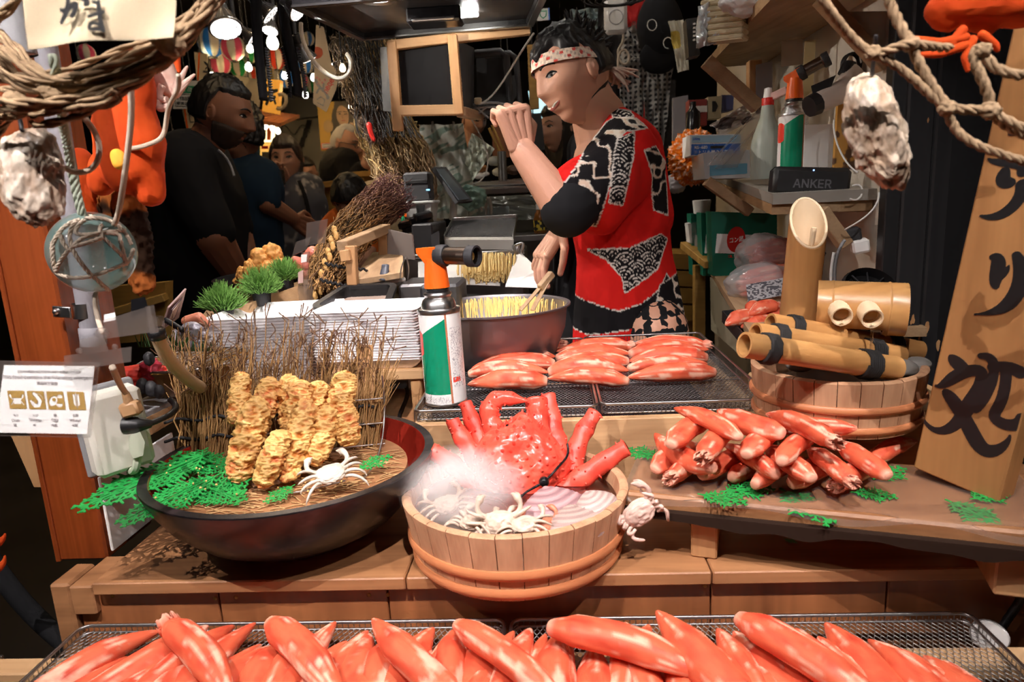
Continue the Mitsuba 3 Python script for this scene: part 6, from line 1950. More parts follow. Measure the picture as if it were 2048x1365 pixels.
KY = 3.0
hc = at(702,398, KY)
hd = Head(hc, (-.25,-.9,-.45),(-.05,-.3,.95),.205, nose=.7, sub=4)
J = stand(hc[0] + .0, KY + .06,165,1.22)
J['h'] = 1.35
J['neck'] = at(704,425, KY + .03); J['chest'] = at(706,462, KY + .03); J['SL'] = at(735,442, KY + .02); J['SR'] = at(674,446, KY + .02); J['pelvis'] = at(706,540, KY + .04)
J['EL'], J['WL'] = at(745,490, KY), at(730,520, KY - .1)
J['ER'], J['WR'] = at(664,490, KY), at(680,520, KY - .1)
for s, q in (('L', 1),('R', -1)):
 J['H' + s] = J['pelvis'] + J['l'] * .07 * q; J['K' + s] = J['H' + s] - A([0,0,.3]); J['A' + s] = A([*J['K' + s][:2],.06]); J['T' + s] = J['A' + s] + J['f'] * .13 - A([0,0,.03])
figure('child with a bowl haircut in an orange top behind the straw broom', J, hd, SKIN_MID, mat('orange_cloth', (.62,.14,.02),.9), BLACK_SOFT,
  [('hair', hd.hair(lambda x, y, z: np.where(y > .05, z - .06 + np.clip(np.abs(x) - .22,0,1) * 2, z + .22),.075,.02,7,2), HAIR)], sleeve=.9, feat=dict(mouth='line'))

SY = 4.9
hc = at(612,348, SY)
hd = Head(hc, (.3,-.9,-.2),(0,0,1),.22, sub=4)
J = stand(hc[0], SY + .05,160,1.66)
o = J['neck'] - at(612,366, SY)
for q in list(J):
 if q not in 'flh': J[q] = J[q] - A([0,0, o[2]])
for s in 'LR': J['A' + s][2] = .07; J['T' + s][2] = .04; J['K' + s][2] = .4
figure('seated person with short dark hair and a red face far behind the woman', J, hd, SKIN_MID, BLACK_SOFT, BLACK_SOFT, [('hair', hd.hair(hline_short, .04,.03,9,8), HAIR)], sleeve=1.6, res=.025)

VY = 3.9
hc = at(770,245, VY)
hd = Head(hc, (.3,.9,0),(0,0,1),.22, sub=4)
J = stand(hc[0] + .02, VY + .05,-20,1.68)
figure('passer-by in cream clothes half hidden behind the net-covered trunk', J, hd, SKIN_MID, mat('cream_cloth', (.50,.44,.34),.9), 'bsdf_cream_cloth', [('hair', hd.hair(lambda x, y, z: z + .2,.05,.03,9,8), HAIR)], sleeve=1.6, res=.025, feat=dict(eyes=False, mouth='none'))

QY = 3.35
hc = at(1118,258, QY)
hd = Head(hc, (-.8,-.55,0),(0,0,1),.225, sub=4)
J = stand(hc[0] + .06, QY + .02,120,1.60, True)
hair = hd.hair(lambda x, y, z: np.where(y > .14, z - .22, z + .75),.07,.03,7,4, drop=lambda v, kp: np.where((v[:, 2:3] < -.1) & (kp[:, None] > .5), v * A([1,1,1.7]), v))
figure('woman with long dark hair in black standing at the far counter behind the cook', J, hd, SKIN_MID, BLACK_SOFT, BLACK_SOFT, [('hair', hair, HAIR)], sleeve=1.6, res=.022)
ZY = 4.6
hc = at(948,240, ZY)
hd = Head(hc, (.6,-.7,-.3),(0,0,1),.22, sub=4)
J = stand(hc[0] - .02, ZY + .05,-140,1.74)
figure('man in dark clothes far behind the hanging plastic sheet', J, hd, SKIN_MID, BLACK_SOFT, BLACK_SOFT, [('hair', hd.hair(hline_short, .04,.03,9,8), HAIR)], sleeve=1.6, res=.025)
# ------------------------------------------------------------------ middle of the stall
def quad(px4, y, thick=.004):
 """a slab whose face has the four photograph corners, y one number or four"""
 ys = [y] * 4 if np.isscalar(y) else y
 return panel([at(*p, yy) for p, yy in zip(px4, ys)], thick)

def pbar(p, q, y0, y1, w, h=None):
 return bar(at(*p, y0), at(*q, y1), w, h or w)

# back counter surfaces that everything behind the grill stands on
k = thing('steel_counter', 'stainless steel work counter behind the grill carrying the till and fryer', 'counter')
put('top', bx(-.56,.0,1.62,2.45,.905,.93), STEEL_DULL, 30, up_=k)
put('front', bx(-.56,.0,1.625,1.64,.0,.904), STEEL_DARK, 30, up_=k)
k = thing('rear_shelf', 'stainless shelf running behind the cook', 'shelf')
put('shelf', bx(-.16,.30,2.42,2.64,1.135,1.155), STEEL_DULL, 30, up_=k)
put('shelf_front', bx(-.16,.30,2.60,2.62,0,1.134), STEEL_DARK, 30, up_=k)

# two stacks of white foam trays on a wooden stool
def foam_tray(w, d, h):
 r0 = affinity.scale(sbox(-w / 2,-d / 2, w / 2, d / 2).buffer(-.012).buffer(.012,4),1,1)
 rings = [(r0, h),(r0.buffer(-.0045), h + .0006),(r0.buffer(-.006), h - .001),(r0.buffer(-.022),.0012),(r0.buffer(-.024),0),(r0.buffer(-.0185),0),(r0.buffer(-.0015), h - .0015)]
 n = 56
 V = []
 for pol, z in rings:
  for a in np.arange(n) / n * 2 * np.pi:
   lx, ly = math.cos(a) * .5, math.sin(a) * .5
   pt = pol.exterior.intersection(LineString([(0,0),(lx, ly)]))
   pt = pt if pt.geom_type == 'Point' else Point(pt.coords[0])
   V.append((pt.x, pt.y, z))
 f = list(grid_faces(len(rings), n, True))
 i3, i4 = 3 * n, 4 * n
 V += [(0,0,.0012),(0,0,0)]
 j = np.arange(n)
 f += list(np.stack([np.full(n, len(V) - 2), i3 + j, i3 + (j + 1) % n],1)) + list(np.stack([np.full(n, len(V) - 1), i4 + (j + 1) % n, i4 + j],1))
 last = (len(rings) - 1) * n
 f += list(np.stack([last + j, j, (j + 1) % n],1)) + list(np.stack([last + j, (j + 1) % n, last + (j + 1) % n],1))
 return TM(V, f)

YT = 1.10
ra, rb = at(622,690, YT), at(846,690, YT)
w = rb[0] - ra[0]
FT = shape(foam_tray(w, .150,.018), FOAM, 40)
xc = (ra[0] + rb[0]) / 2
ZST = at(740,748, YT)[2] + .004
nst = 19
ztop = at(740,624, YT)[2]
dz = (ztop - ZST - .018) / (nst - 1)
for i in range(nst):
 kx = put('foam_tray', FT, None, to=T().translate([xc + .0012 * math.sin(i * 1.7) - (.004 if i > 10 else 0), YT + .075 + .001 * math.cos(i * 2.3), ZST + dz * i]).rotate([0,0,1],-2))
 labels[kx] = {'label': f'white foam tray in the right stack behind the twig screen, {ORD[i]} from the bottom', 'category': 'tray', 'group': 'foam trays in the right stack'}
k = thing('wooden_stool', 'small pale wooden stool under the right stack of foam trays', 'stool')
put('seat', bx(xc - .07, xc + w / 2 + .012, YT + .005, YT + .125, ZST - .019, ZST - .001), WOOD_PINE, 30, up_=k)
for dx in (-.05, w / 2 - .02):
 for dy in (.02,.10):
  put('leg', bx(xc + dx - .009, xc + dx + .009, YT + dy - .009, YT + dy + .009, ZC, ZST - .0195), WOOD_PINE_Z, 30, up_=k)
YL = 1.20
la, lb = at(388,650, YL), at(628,628, YL)
w2 = lb[0] - la[0]
FT2 = shape(foam_tray(w2,.22,.018), FOAM, 40)
zt2 = at(500,638, YL)[2]
for i in range(22):
 kx = put('foam_tray', FT2, None, to=T().translate([(la[0] + lb[0]) / 2 + .0010 * math.sin(i * 2.1), YL + .110, zt2 - .018 - i * .0056]).rotate([0,0,1],3))
 labels[kx] = {'label': f'white foam tray in the left stack behind the twig screen, {ORD[i]} from the top', 'category': 'tray', 'group': 'foam trays in the left stack'}
one('tray_block', 'wooden block under the left stack of foam trays', 'block', bx(la[0] + .03, lb[0] - .03, YL + .02, YL + .13, ZC, zt2 - .018 - 21 * .0056 - .001), WOOD_PINE, 30)
one('black_lead', 'black lead hanging below the wooden stool', 'cable', tube(spline([at(812,775,1.2), at(812,800,1.2), at(800,830,1.2), at(802,850,1.2)],14),.004,8), BLACK, True)

# black pan of oil, grey bins, scoop, tongs
tilt = lambda m: TM(m.vertices + A([0,0,1]) * ((m.vertices[:, 1:2] - 1.405) * .20), m.faces)
k = thing('black_pan', 'deep black rectangular pan holding dark liquid behind the foam trays', 'pan')
pc = [at(622,612,1.34), at(690,578,1.47), at(788,574,1.47), at(772,612,1.34)]
cz = np.mean([p[2] for p in pc])
pol = Polygon([(p[0], p[1]) for p in pc]).buffer(-.02).buffer(.02)
put('rim', tilt(shift(extr(pol.buffer(.008).difference(pol.buffer(-.006)),.008),0,0, cz - .004)), BLACK, 30, up_=k)
put('wall', tilt(shift(extr(pol.difference(pol.buffer(-.005)),.06),0,0, cz - .064)), BLACK, 30, up_=k)
put('base', tilt(shift(extr(pol.buffer(.001),.004),0,0, cz - .066)), BLACK, 30, up_=k)
put('liquid', tilt(shift(extr(pol.buffer(-.006),.002),0,0, cz - .022)), mat('broth', (.34,.25,.20),.08, spec=.6),30, up_=k)
one('pan_shelf', 'wooden shelf under the black pan and the foam trays', 'shelf', bx(pol.bounds[0] - .01, pol.bounds[2] + .02,1.33,1.50, cz - .105, cz - .082), WOOD_PINE_Y, 30)
for i, (q, y, c_, lab) in enumerate((([(795,570),(860,570),(862,690),(800,690)],1.50, STEEL_DULL, 'steel bin beside the black pan'),([(838,572),(925,570),(925,690),(842,690)],1.42, CHARCOAL, 'dark grey plastic bin behind the gas torch'))):
 a_, b_ = at(*q[0], y), at(*q[2], y)
 one('bin', lab, 'bin', bx(a_[0], b_[0], y, y + .14,.862, a_[2],.006), c_, 30)
k = thing('scoop', 'white scoop with a dark grey handle lying above the black pan', 'scoop')
put('handle', tube(spline([at(764,562,1.5), at(769,545,1.52), at(771,530,1.53)],12),[.008] * 4 + [.010] * 4 + [.009] * 4,12, flat=.6), mat('handle_grey', (.05,.055,.075),.4), True, up_=k)
put('blade', mv(blob(.030,3,.1,2,3,(1.6,1,.45)), frame(at(772,566,1.56),(1,.2,.1),(0,1,0))), WHITE, True, up_=k)
k = thing('steel_tongs', 'pair of steel tongs standing in the bin right of the scoop', 'tongs')
for s in (-1,1):
 put('arm', tube(spline([at(808 + s * 7,560,1.5), at(810 + s * 7,535,1.5), at(812,514,1.5)],10),.0035,8, flat=.4), STEEL, True, up_=k)

# wooden frame with ledge, broom bundle
k = thing('wooden_frame', 'pale wooden frame standing on a ledge left of the steel shield', 'frame')
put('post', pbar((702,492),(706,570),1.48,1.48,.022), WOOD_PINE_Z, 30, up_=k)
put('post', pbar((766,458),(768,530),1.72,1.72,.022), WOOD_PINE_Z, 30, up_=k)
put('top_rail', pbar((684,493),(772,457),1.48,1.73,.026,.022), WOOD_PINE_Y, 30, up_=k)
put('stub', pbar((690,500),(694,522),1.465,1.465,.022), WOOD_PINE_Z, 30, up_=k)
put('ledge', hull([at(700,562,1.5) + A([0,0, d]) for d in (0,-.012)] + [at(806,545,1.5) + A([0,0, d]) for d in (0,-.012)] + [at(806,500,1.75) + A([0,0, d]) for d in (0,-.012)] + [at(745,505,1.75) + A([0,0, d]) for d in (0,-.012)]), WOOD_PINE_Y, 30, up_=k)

def bundle(path, r0, n, seed, twig=(.0010,.0020), flare=0.0, wob=.004, colr=((.40,.23,.08),(.17,.085,.04)), tipc=(.14,.06,.06), seg=12):
 """a long bundle of twigs along a path; r0 radius per path point"""
 g = np.random.default_rng(seed)
 q = spline(path, 40)
 rr = np.interp(np.linspace(0,1,40), np.linspace(0,1, len(r0)), r0)
 t = np.gradient(q, axis=0); t /= np.linalg.norm(t, axis=1, keepdims=True)
 a = np.cross(t, (0,1.0,0)); a /= np.linalg.norm(a, axis=1, keepdims=True)
 b = np.cross(t, a)
 out = []; cols_ = []
 for i in range(n):
  s0 = g.uniform(-.05,.75); s1 = min(1.0 + flare * g.uniform(0,1), s0 + g.uniform(.25,.55))
  s = np.clip(np.linspace(max(0, s0), s1, seg),0,1) * 39
  th, rad = g.uniform(0,6.28), math.sqrt(g.uniform(0.1,1))
  tw = g.normal(0,.35)
  i0 = np.floor(s).astype(int).clip(0,38); fr = (s - i0)[:, None]
  L = lambda X: X[i0] * (1 - fr) + X[i0 + 1] * fr
  R_ = np.interp(s, np.arange(40), rr) * rad
  ang = th + tw * np.linspace(0,1, seg)
  p = L(q) + L(a) * (R_ * np.cos(ang))[:, None] + L(b) * (R_ * np.sin(ang) * .8)[:, None] + g.normal(0, wob, (seg, 3))
  if s1 > 1: p += L(t) * (np.clip(np.linspace(s0, s1, seg) - 1,0,1) * .25)[:, None]
  m = tube(p, np.linspace(1,.45, seg) * g.uniform(*twig),4)
  out.append(m)
  e = np.clip((np.linspace(max(0, s0), s1, seg) - .55) / .4,0,1)
  base = A(colr[0]) * (1 - g.uniform(0,1)) + A(colr[1]) * g.uniform(0,1)
  cc = base[None] * (1 - e[:, None]) + A(tipc)[None] * e[:, None]
  cols_.append(np.vstack([np.repeat(cc, 4,0), cc[:1], cc[-1:]]))
 return cat(*out), np.vstack(cols_)

k = thing('straw_broom', 'big bundle of straw tied with black twine leaning behind the wooden frame', 'broom')
m, c = bundle([at(640,592,1.50), at(668,520,1.60), at(720,450,1.74), at(792,385,1.90)],[.040,.050,.055,.062],900,4, flare=.10)
put('straw', m, V_MATTE, True, up_=k, color=c, kind='stuff')
for (a_, b_, ya) in (((640,560),(722,575),1.52),((650,528),(735,540),1.565)):
 p, q = at(*a_, ya - .05), at(*b_, ya - .02)
 put('twine', tube([p + (q - p) * s + A([0,-.012 * math.sin(s * 3.1),.003 * math.sin(s * 50)]) for s in np.linspace(0,1,40)],.0028,6), TWINE, True, up_=k)
one('fried_heap', 'lumps of golden batter stuck along the foot of the straw broom', 'batter', cat(*[shift(blob(.006,2,.4,2, i, (1,.8,1.8)), at(630 + 3.2 * i + (i % 2) * 7,592 - i * 11,1.49 + i * .006)) for i in range(13)]), mat('batter', (.62,.36,.12),.6), True, kind='stuff')

# ------------------------------------------------------------------ food display on the slanting plank at the left
k = thing('display_plank', 'pale slanting plank edging the food display behind the foam trays', 'plank')
pA, pB = at(370,652,1.28), at(628,560,1.52)
put('plank', hull([pA, pA + A([0,0,-.05]), pB, pB + A([0,0,-.05]), pA + A([0,.02,0]), pA + A([0,.02,-.05]), pB + A([0,.02,0]), pB + A([0,.02,-.05])]), WOOD_PINE, 30, up_=k)
put('tray', hull([pA + A([-.02,.02,-.03]), pB + A([0,.02,-.03]), pB + A([-.05,.42,-.01]), pA + A([-.14,.36,-.02]), pA + A([-.02,.02,-.05]), pB + A([0,.02,-.05]), pB + A([-.05,.42,-.03]), pA + A([-.14,.36,-.04])]), WOOD_PINE_Y, 30, up_=k)

def grass(label, c, r, n, seed, hgt=.09):
 g = np.random.default_rng(seed)
 kk = thing('plastic_grass', label, 'plastic plant', 'plastic grass tufts in the food display')
 L = []
 for i in range(n):
  a, e = g.uniform(0,6.28), g.uniform(.10,1.45)
  d = A([math.cos(a) * math.cos(e), math.sin(a) * math.cos(e), math.sin(e)])
  b = c + d * r * g.uniform(.05,.55)
  tip_ = b + (d + A([0,0,.25])) * r * g.uniform(.5,.75)
  L.append(tube([b, (b + tip_) / 2 + g.normal(0,.003,3), tip_],[.0015,.0013,.0003],3, False))
 m = cat(*L)
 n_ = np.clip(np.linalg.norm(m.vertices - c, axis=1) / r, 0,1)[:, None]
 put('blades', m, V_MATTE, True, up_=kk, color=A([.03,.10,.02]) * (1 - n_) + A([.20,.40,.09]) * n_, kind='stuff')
 put('pot', mv(lathe([(0,-.03),(.016,-.03),(.020,.005),(0,.01)],16), frame(c, (1,0,0),(0,1,0))), CHARCOAL, True, up_=kk)

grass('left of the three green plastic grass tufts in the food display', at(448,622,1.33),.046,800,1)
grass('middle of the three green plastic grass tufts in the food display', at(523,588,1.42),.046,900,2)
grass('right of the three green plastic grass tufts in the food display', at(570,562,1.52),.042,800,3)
one('plastic_grass', 'dark green plastic grass low behind the clear clip', 'plastic plant', cat(*[tube([at(280 + 4 * i, 695,1.0), at(270 + 5 * i + 8 * math.sin(i),665 + 6 * math.cos(i * 2.0),1.0 + .02 * math.sin(i * 3))],[.002,.0004],3) for i in range(24)]), mat('grass_dark', (.035,.10,.02),.7), True, kind='stuff')
FRY = [(502,540,14),(520,520,17),(546,514,18),(536,540,13),(488,552,13),(478,566,10),(560,532,11)]
for i, (px, py, r) in enumerate(FRY):
 c = at(px, py, 1.62 + .01 * (i % 3))
 m = blob(r * px_size(c) * 1.15,4,.32,2.4, i, (1,.8,1.25))
 n_ = FBM(m.vertices * 90,3, i)[:, None]
 one('fried_bite', f'golden fried piece heaped behind the green grass tufts, {("at the middle left", "pointing up left of centre", "pointing up at the top", "in the middle", "at the left", "lowest at the far left", "at the right")[i]}', 'fried food', shift(m, c), V_TEMP, True, 'fried pieces behind the grass tufts', color=A([.74,.40,.11]) * n_ * 1.3 + A([.55,.20,.05]) * (1 - n_))
k = thing('black_plate', 'black plate at the left of the fried pieces', 'plate')
put('plate', mv(lathe([(0,0),(.05,.002),(.075,.012),(.076,.014),(.05,.006),(0,.004)],40), frame(at(490,566,1.66),(1,0,0),(0,1,.1))), BLACK_GLOSS, 40, up_=k)
m = bones(pxb([((610,520,10),(625,505,13)),((625,505,13),(645,512,9)),((600,540,9),(622,552,11)),((622,552,11),(640,548,7)),((590,520,8),(612,532,12))],1.62),.006,6)
n_ = FBM(m.vertices * 60,3,1)[:, None]
one('red_crab', 'red and white cooked crab lying between the grass and the straw broom', 'crab', m, V_WET, True, color=A([.62,.06,.03]) * (1 - n_ * .7) + A([.8,.45,.33]) * n_ * .7)
one('green_leaf', 'dark green leaf under the red crab beside the broom', 'leaf', quad([(600,528),(650,515),(652,522),(604,536)],1.66,.003), mat('leaf_dark', (.02,.09,.03),.5), False)
# clear sign holder and little cards
k = thing('sign_holder', 'clear plastic sign holder with two tilted plates above the grass tufts', 'sign holder')
put('plate', quad([(613,446),(655,438),(650,486),(611,492)],1.52), ACRYLIC, False, up_=k)
put('plate', quad([(592,484),(622,474),(612,500),(584,512)],1.50), ACRYLIC, False, up_=k)
put('stem', quad([(603,505),(617,505),(614,590),(606,590)],1.50,.008), ACRYLIC, False, up_=k)
put('foot', quad([(598,560),(622,560),(628,600),(592,604)],1.485,.01), ACRYLIC, False, up_=k)
put('tab', quad([(602,510),(614,509),(613,524),(602,526)],1.488,.004), WHITE, False, up_=k)
k = thing('price_card', 'pinkish card in a stand with a framed picture left of the grass tufts', 'card')
put('card', quad([(338,616),(373,578),(358,636),(324,662)],[1.16,1.22,1.22,1.16],.003), mat('card_pink', (.52,.34,.30),.5), False, up_=k)
put('frame_line', quad([(344,620),(368,590),(356,632),(333,652)],[1.158,1.218,1.218,1.158],.001), mat('card_dark', (.12,.06,.07),.5), False, up_=k)
put('picture', quad([(346,622),(365,598),(355,629),(337,647)],[1.156,1.216,1.216,1.156],.001), mat('card_pic', (.48,.36,.30),.5), False, up_=k)
for i, (q, y, lab) in enumerate((([(424,580),(442,572),(432,594),(420,596)],1.42, 'small pale card behind the left grass tuft'),([(546,516),(566,508),(558,524),(540,528)],1.72, 'small pinkish card behind the fried pieces'),([(596,545),(606,540),(606,566),(596,568)],1.48, 'small pale card at the foot of the sign holder'))):
 one('price_card', lab, 'card', quad(q, y, .002), 'bsdf_card_pink', False)
# shell and metal crab ornaments in a wire-rimmed basket
k = thing('food_basket', 'brown bowl with a wire rim left of the twig screen', 'basket')
bc = at(390,725,1.06)
put('bowl', shift(lathe([(0,-.045),(.05,-.045),(.085,0),(.088,.002),(.084,.004),(.05,-.038),(0,-.040)],40), bc), mat('bowl_brown', (.26,.13,.03),.4),40, up_=k)
for i in range(12):
 a = i * .5
 put('rim_wire', tube([bc + A([.02 * math.cos(a * 2) - .07 + i * .012,-.075,.004]), bc + A([-.06 + i * .012,.075,.006])],.0014,6), STEEL, True, up_=k)
put('rim_loop', shift(tube([A([.086 * math.cos(a),.086 * math.sin(a),.005]) for a in np.linspace(0,6.284,40)],.002,8, False), bc), STEEL, True, up_=k)
SILV = mat('silver_grey', (.46,.44,.50),.3,.35)
for i, (px, py, r, sh_) in enumerate(((358,672,15,(1,.8,1)),(384,660,18,(1.2,.8,.9)),(398,685,14,(1,.8,1.1)),(372,690,12,(1.1,.8,1)),(410,672,11,(1,.8,.8)))):
 c = at(px, py, 1.06)
 one('silver_shell', f'silvery grey shell in the wire-rimmed basket, {("left", "top", "front right", "front", "far right")[i]} of five', 'shell', shift(blob(r * px_size(c),3,.22,2.6, i, sh_), c), SILV, True, 'silvery shells in the basket')
one('plastic_grass', 'dull green leaves round the silvery shells', 'plastic plant', cat(*[tube([at(345 + 5.5 * i, 702,1.04), at(340 + 6 * i + 6 * math.sin(i * 2),692 - 5 * (i % 3),1.03)],[.0045,.001],4, flat=.3) for i in range(16)]), mat('grass_dull', (.07,.17,.08),.6), True, kind='stuff')
one('black_claw', 'thin black claw-like bar lying over the silvery shells', 'ornament', tube(spline([at(330,640,1.05), at(348,650,1.045), at(366,662,1.04)],10),.0045,8), BLACK, True)
one('pink_prawn', 'pink and orange cooked prawn behind the silvery shells', 'prawn', bones(pxb([((372,642,10),(398,634,10)),((398,634,10),(415,650,6))],1.18),.005,5), mat('prawn', (.70,.26,.16),.35), True)
RS = mat('red_cloth', (.60,.035,.02),.6)
one('red_ornament', 'bright red ornament lying behind the outlet box under the hose', 'ornament', mv(blob(.035,4,.25,2,1,(1.6,.8,.55)), frame(at(262,755,1.0),(1,.2,.1),(0,1,0))), RS, True)
one('red_ornament', 'small crimson ornament right of the bright red one', 'ornament', shift(blob(.016,3,.3,2.2,3), at(302,738,.99)), mat('crimson', (.55,.04,.07),.6), True)
for i, (px, py, r) in enumerate(((285,772,13),(302,778,14),(318,784,12),(298,718,12))):
 c = at(px, py, .96)
 one('black_knob', f'matt black round knob behind the outlet box, {("left", "middle", "right", "upper")[i]} one', 'knob', shift(blob(r * px_size(c),3,.08,2, i, (.9,.9,1.2)), c), CHARCOAL, True, 'black knobs behind the outlet box')
k = thing('side_ledge', 'grey-topped wooden ledge running back behind the outlet box', 'ledge')
put('top', hull([at(285,830,.92) + A([0,0, d]) for d in (0,-.008)] + [at(395,778,1.1) + A([0,0, d]) for d in (0,-.008)] + [at(330,775,1.15) + A([0,0, d]) for d in (0,-.008)] + [at(250,815,.95) + A([0,0, d]) for d in (0,-.008)]), GREY, 30, up_=k)
put('side', quad([(290,838),(396,786),(396,815),(300,872)],[.92,1.1,1.1,.92],.01), WOOD_PINE, False, up_=k)

# ------------------------------------------------------------------ batter bowl, fryer, draining rack
BC = atz(988,612,1.075)
k = thing('steel_bowl', 'wide stainless steel bowl streaked with yellow batter behind the grill', 'bowl')
RBW = .148
prof = [(0,-.120),(.085,-.120),(.120,-.095),(.140,-.045),(RBW - .003,-.004),(RBW + .004,-.001),(RBW + .004,.002),(RBW - .002,.002),(RBW - .005,-.004),(.138,-.045),(.118,-.093),(.083,-.117),(0,-.117)]
put('bowl', shift(lathe(prof, 80), BC), mat('bowl_steel', (.34,.32,.34),.48,1.0),50, up_=k)
BATTER = mat('batter_yellow', (.72,.52,.20),.4)
put('batter', shift(CYL_(.132,.006, sections=56), BC - A([0,0,.052])), BATTER, 30, up_=k, label='pale yellow batter')
g = np.random.default_rng(9)
dr_ = []
for i in range(190):
 a = g.normal(1.35,.42) if i < 150 else g.uniform(-.2,2.9)
 s, ln = g.uniform(.001,.012), g.uniform(.03,.062) if g.random() < .75 else .018
 pts = []
 for t_ in np.linspace(0,1,8):
  z = -s - ln * t_
  rr = np.interp(z, [-.095,-.045,-.004,0],[.1175,.1375,.1425,.1425]) - .0012
  pts.append(BC + A([rr * math.cos(a + .01 * math.sin(t_ * 4 + i)), rr * math.sin(a + .01 * math.sin(t_ * 4 + i)), z]))
 dr_.append(tube(pts, np.linspace(1,.6,8) * g.uniform(.0008,.0026),6))
put('batter_drips', cat(*dr_), BATTER, True, up_=k, kind='stuff')
one('bowl_stand', 'dark box the steel bowl stands on behind the grill', 'box', bx(BC[0] - .10, BC[0] + .10, BC[1] - .095, BC[1] + .095,.8405, BC[2] - .1205), CHARCOAL, 30)
k = thing('bamboo_tongs', 'pair of bamboo tongs standing in the batter bowl', 'tongs')
tt = at(1104,547, BC[1] + .02)
for e in ((1040,622),(1064,622)):
 put('arm', bar(at(*e, BC[1] - .02), tt, .012,.004), WOOD_PINE_Y, 30, up_=k)
put('hinge', bar(at(1080,577, BC[1] + .0), tt, .013,.014), WOOD_PINE_Y, 30, up_=k)
k = thing('fryer', 'stainless steel fryer behind the batter bowl with parchment over its edge', 'fryer')
fa, fb = at(866,500,1.78), at(1046,500,1.78)
FZ = at(960,512,1.78)[2]
put('body', bx(fa[0] - .08, fb[0],1.78,2.12,.931, FZ, .004), STEEL_DULL, 30, up_=k)
put('rim', cat(bx(fa[0] - .085, fb[0] + .006,1.772,1.79, FZ, FZ + .012,.003)), STEEL, 30, up_=k)
put('valve', tube([at(1034,490,1.77), at(1036,512,1.77)],.013,16), STEEL, True, up_=k)
put('handle', tube(spline([at(1030,492,1.76), at(1046,488,1.75), at(1040,508,1.75)],12),.004,8), STEEL, True, up_=k)
one('parchment', 'white parchment sheet hanging over the right edge of the fryer', 'paper', quad([(1036,500),(1078,540),(1078,576),(1010,574)],[1.77,1.70,1.68,1.68],.0015), PAPER_WHITE, False)
one('parchment', 'long white parchment strip on the left of the fryer behind the torch', 'paper', quad([(836,524),(1000,512),(1000,572),(836,566)],[1.765,1.765,1.72,1.72],.0015), PAPER_WHITE, False)
dr_ = []
for i in range(150):
 px = g.normal(975,26); px = min(max(px, 905),1030)
 y0 = g.uniform(505,516); ln = g.uniform(35,56)
 dr_.append(tube([at(px + g.normal(0,.6), y0 + ln * t_, 1.752 - .035 * t_) for t_ in np.linspace(0,1,6)], g.uniform(.0010,.0032),5))
one('batter_drips', 'thick curtain of yellow batter drips over the fryer edge', 'batter', cat(*dr_), BATTER, True, kind='stuff')
k = thing('draining_rack', 'shallow steel draining rack with orange crumbs above the fryer', 'rack')
rc = [at(906,445,2.08), at(1034,438,2.10), at(1027,480,1.86), at(889,480,1.84)]
put('pan', panel([rc[0], rc[1], rc[2], rc[3]],.004), mat('rack_grey', (.46,.44,.41),.4), False, up_=k)
put('front', panel([rc[3], rc[2], rc[2] - A([0,0,.026]), rc[3] - A([0,0,.026])],.003), 'bsdf_rack_grey', False, up_=k)
for i in range(15):
 t_ = (i + 1) / 16
 a_, b_ = rc[0] * (1 - t_) + rc[3] * t_, rc[1] * (1 - t_) + rc[2] * t_
 put('wire', tube([a_ + A([0,0,.006]), b_ + A([0,0,.006])],.0016,5), CHARCOAL, True, up_=k)
for e in ((0,3),(1,2),(0,1)):
 put('edge', bar(rc[e[0]] + A([0,0,.007]), rc[e[1]] + A([0,0,.007]),.004,.014), STEEL, 30, up_=k)
put('crumbs', cat(*[shift(blob(.0045,1,.3,2, i), at(965 + 5 * i + 9 * math.sin(i * 2),457 + 3 * math.cos(i * 1.7),2.0)) for i in range(12)]), mat('crumb_orange', (.60,.24,.05),.6), True, up_=k, kind='stuff')

# ------------------------------------------------------------------ till corner
k = thing('receipt_printer', 'matt black receipt printer with a small blue light', 'printer')
a_, b_ = at(805,346,1.96), at(862,402,1.96)
put('case', bx(a_[0], b_[0],1.96,2.03, b_[2], a_[2],.006), CHARCOAL, 30, up_=k)
put('slot', bx(a_[0] + .006, b_[0] - .006,1.956,1.961, a_[2] - .030, a_[2] - .022,.001), BLACK, 30, up_=k)
put('light', shift(rbox(.010,.002,.004,.0008), at(856,380,1.958)), mat('blue_light', (.05,.2,.6),.4),30, up_=k)
scene[k + '__light']['emitter'] = lamp((.15,.45,1.0),3.0,.05)
k = thing('storage_tub', 'milky plastic storage tub under the printer with a black sticker', 'tub')
a_, b_ = at(808,404,1.95), at(868,464,1.95)
put('tub', hull([A([x, y, z]) for x, z in ((a_[0], a_[2]),(b_[0], a_[2]),(a_[0] + .012, b_[2]),(b_[0] - .012, b_[2])) for y in (1.95,2.06)]), mat('milky', (.50,.50,.50),.35),30, up_=k)
put('lip', bx(a_[0] - .005, b_[0] + .005,1.944,2.065, a_[2] - .008, a_[2],.002), 'bsdf_milky', 30, up_=k)
put('sticker', quad([(832,412),(850,410),(848,428),(834,430)],1.947,.001), BLACK, False, up_=k)
k = thing('tablet', 'grey tablet on a white pole stand beside the printer', 'tablet')
put('screen', quad([(868,334),(892,334),(946,402),(916,404)],[2.12,2.2,2.2,2.12],.012), DARKGREY, False, up_=k)
put('glass', quad([(873,338),(892,338),(940,398),(918,400)],[2.112,2.192,2.192,2.112],.002), mat('screen_grey', (.10,.12,.14),.15), False, up_=k)
put('pole', tube([at(908,396,2.2), at(906,440,2.2)],.012,16), WHITE, True, up_=k)
put('base_plate', mv(lathe([(0,0),(.09,0),(.09,.008),(.085,.011),(0,.012)],40), frame(at(880,464,2.2),(1,0,0),(0,1,0))), WHITE, 40, up_=k)
k = thing('card_reader', 'pile of small black payment gadgets and leads on the steel shield', 'payment gadgets')
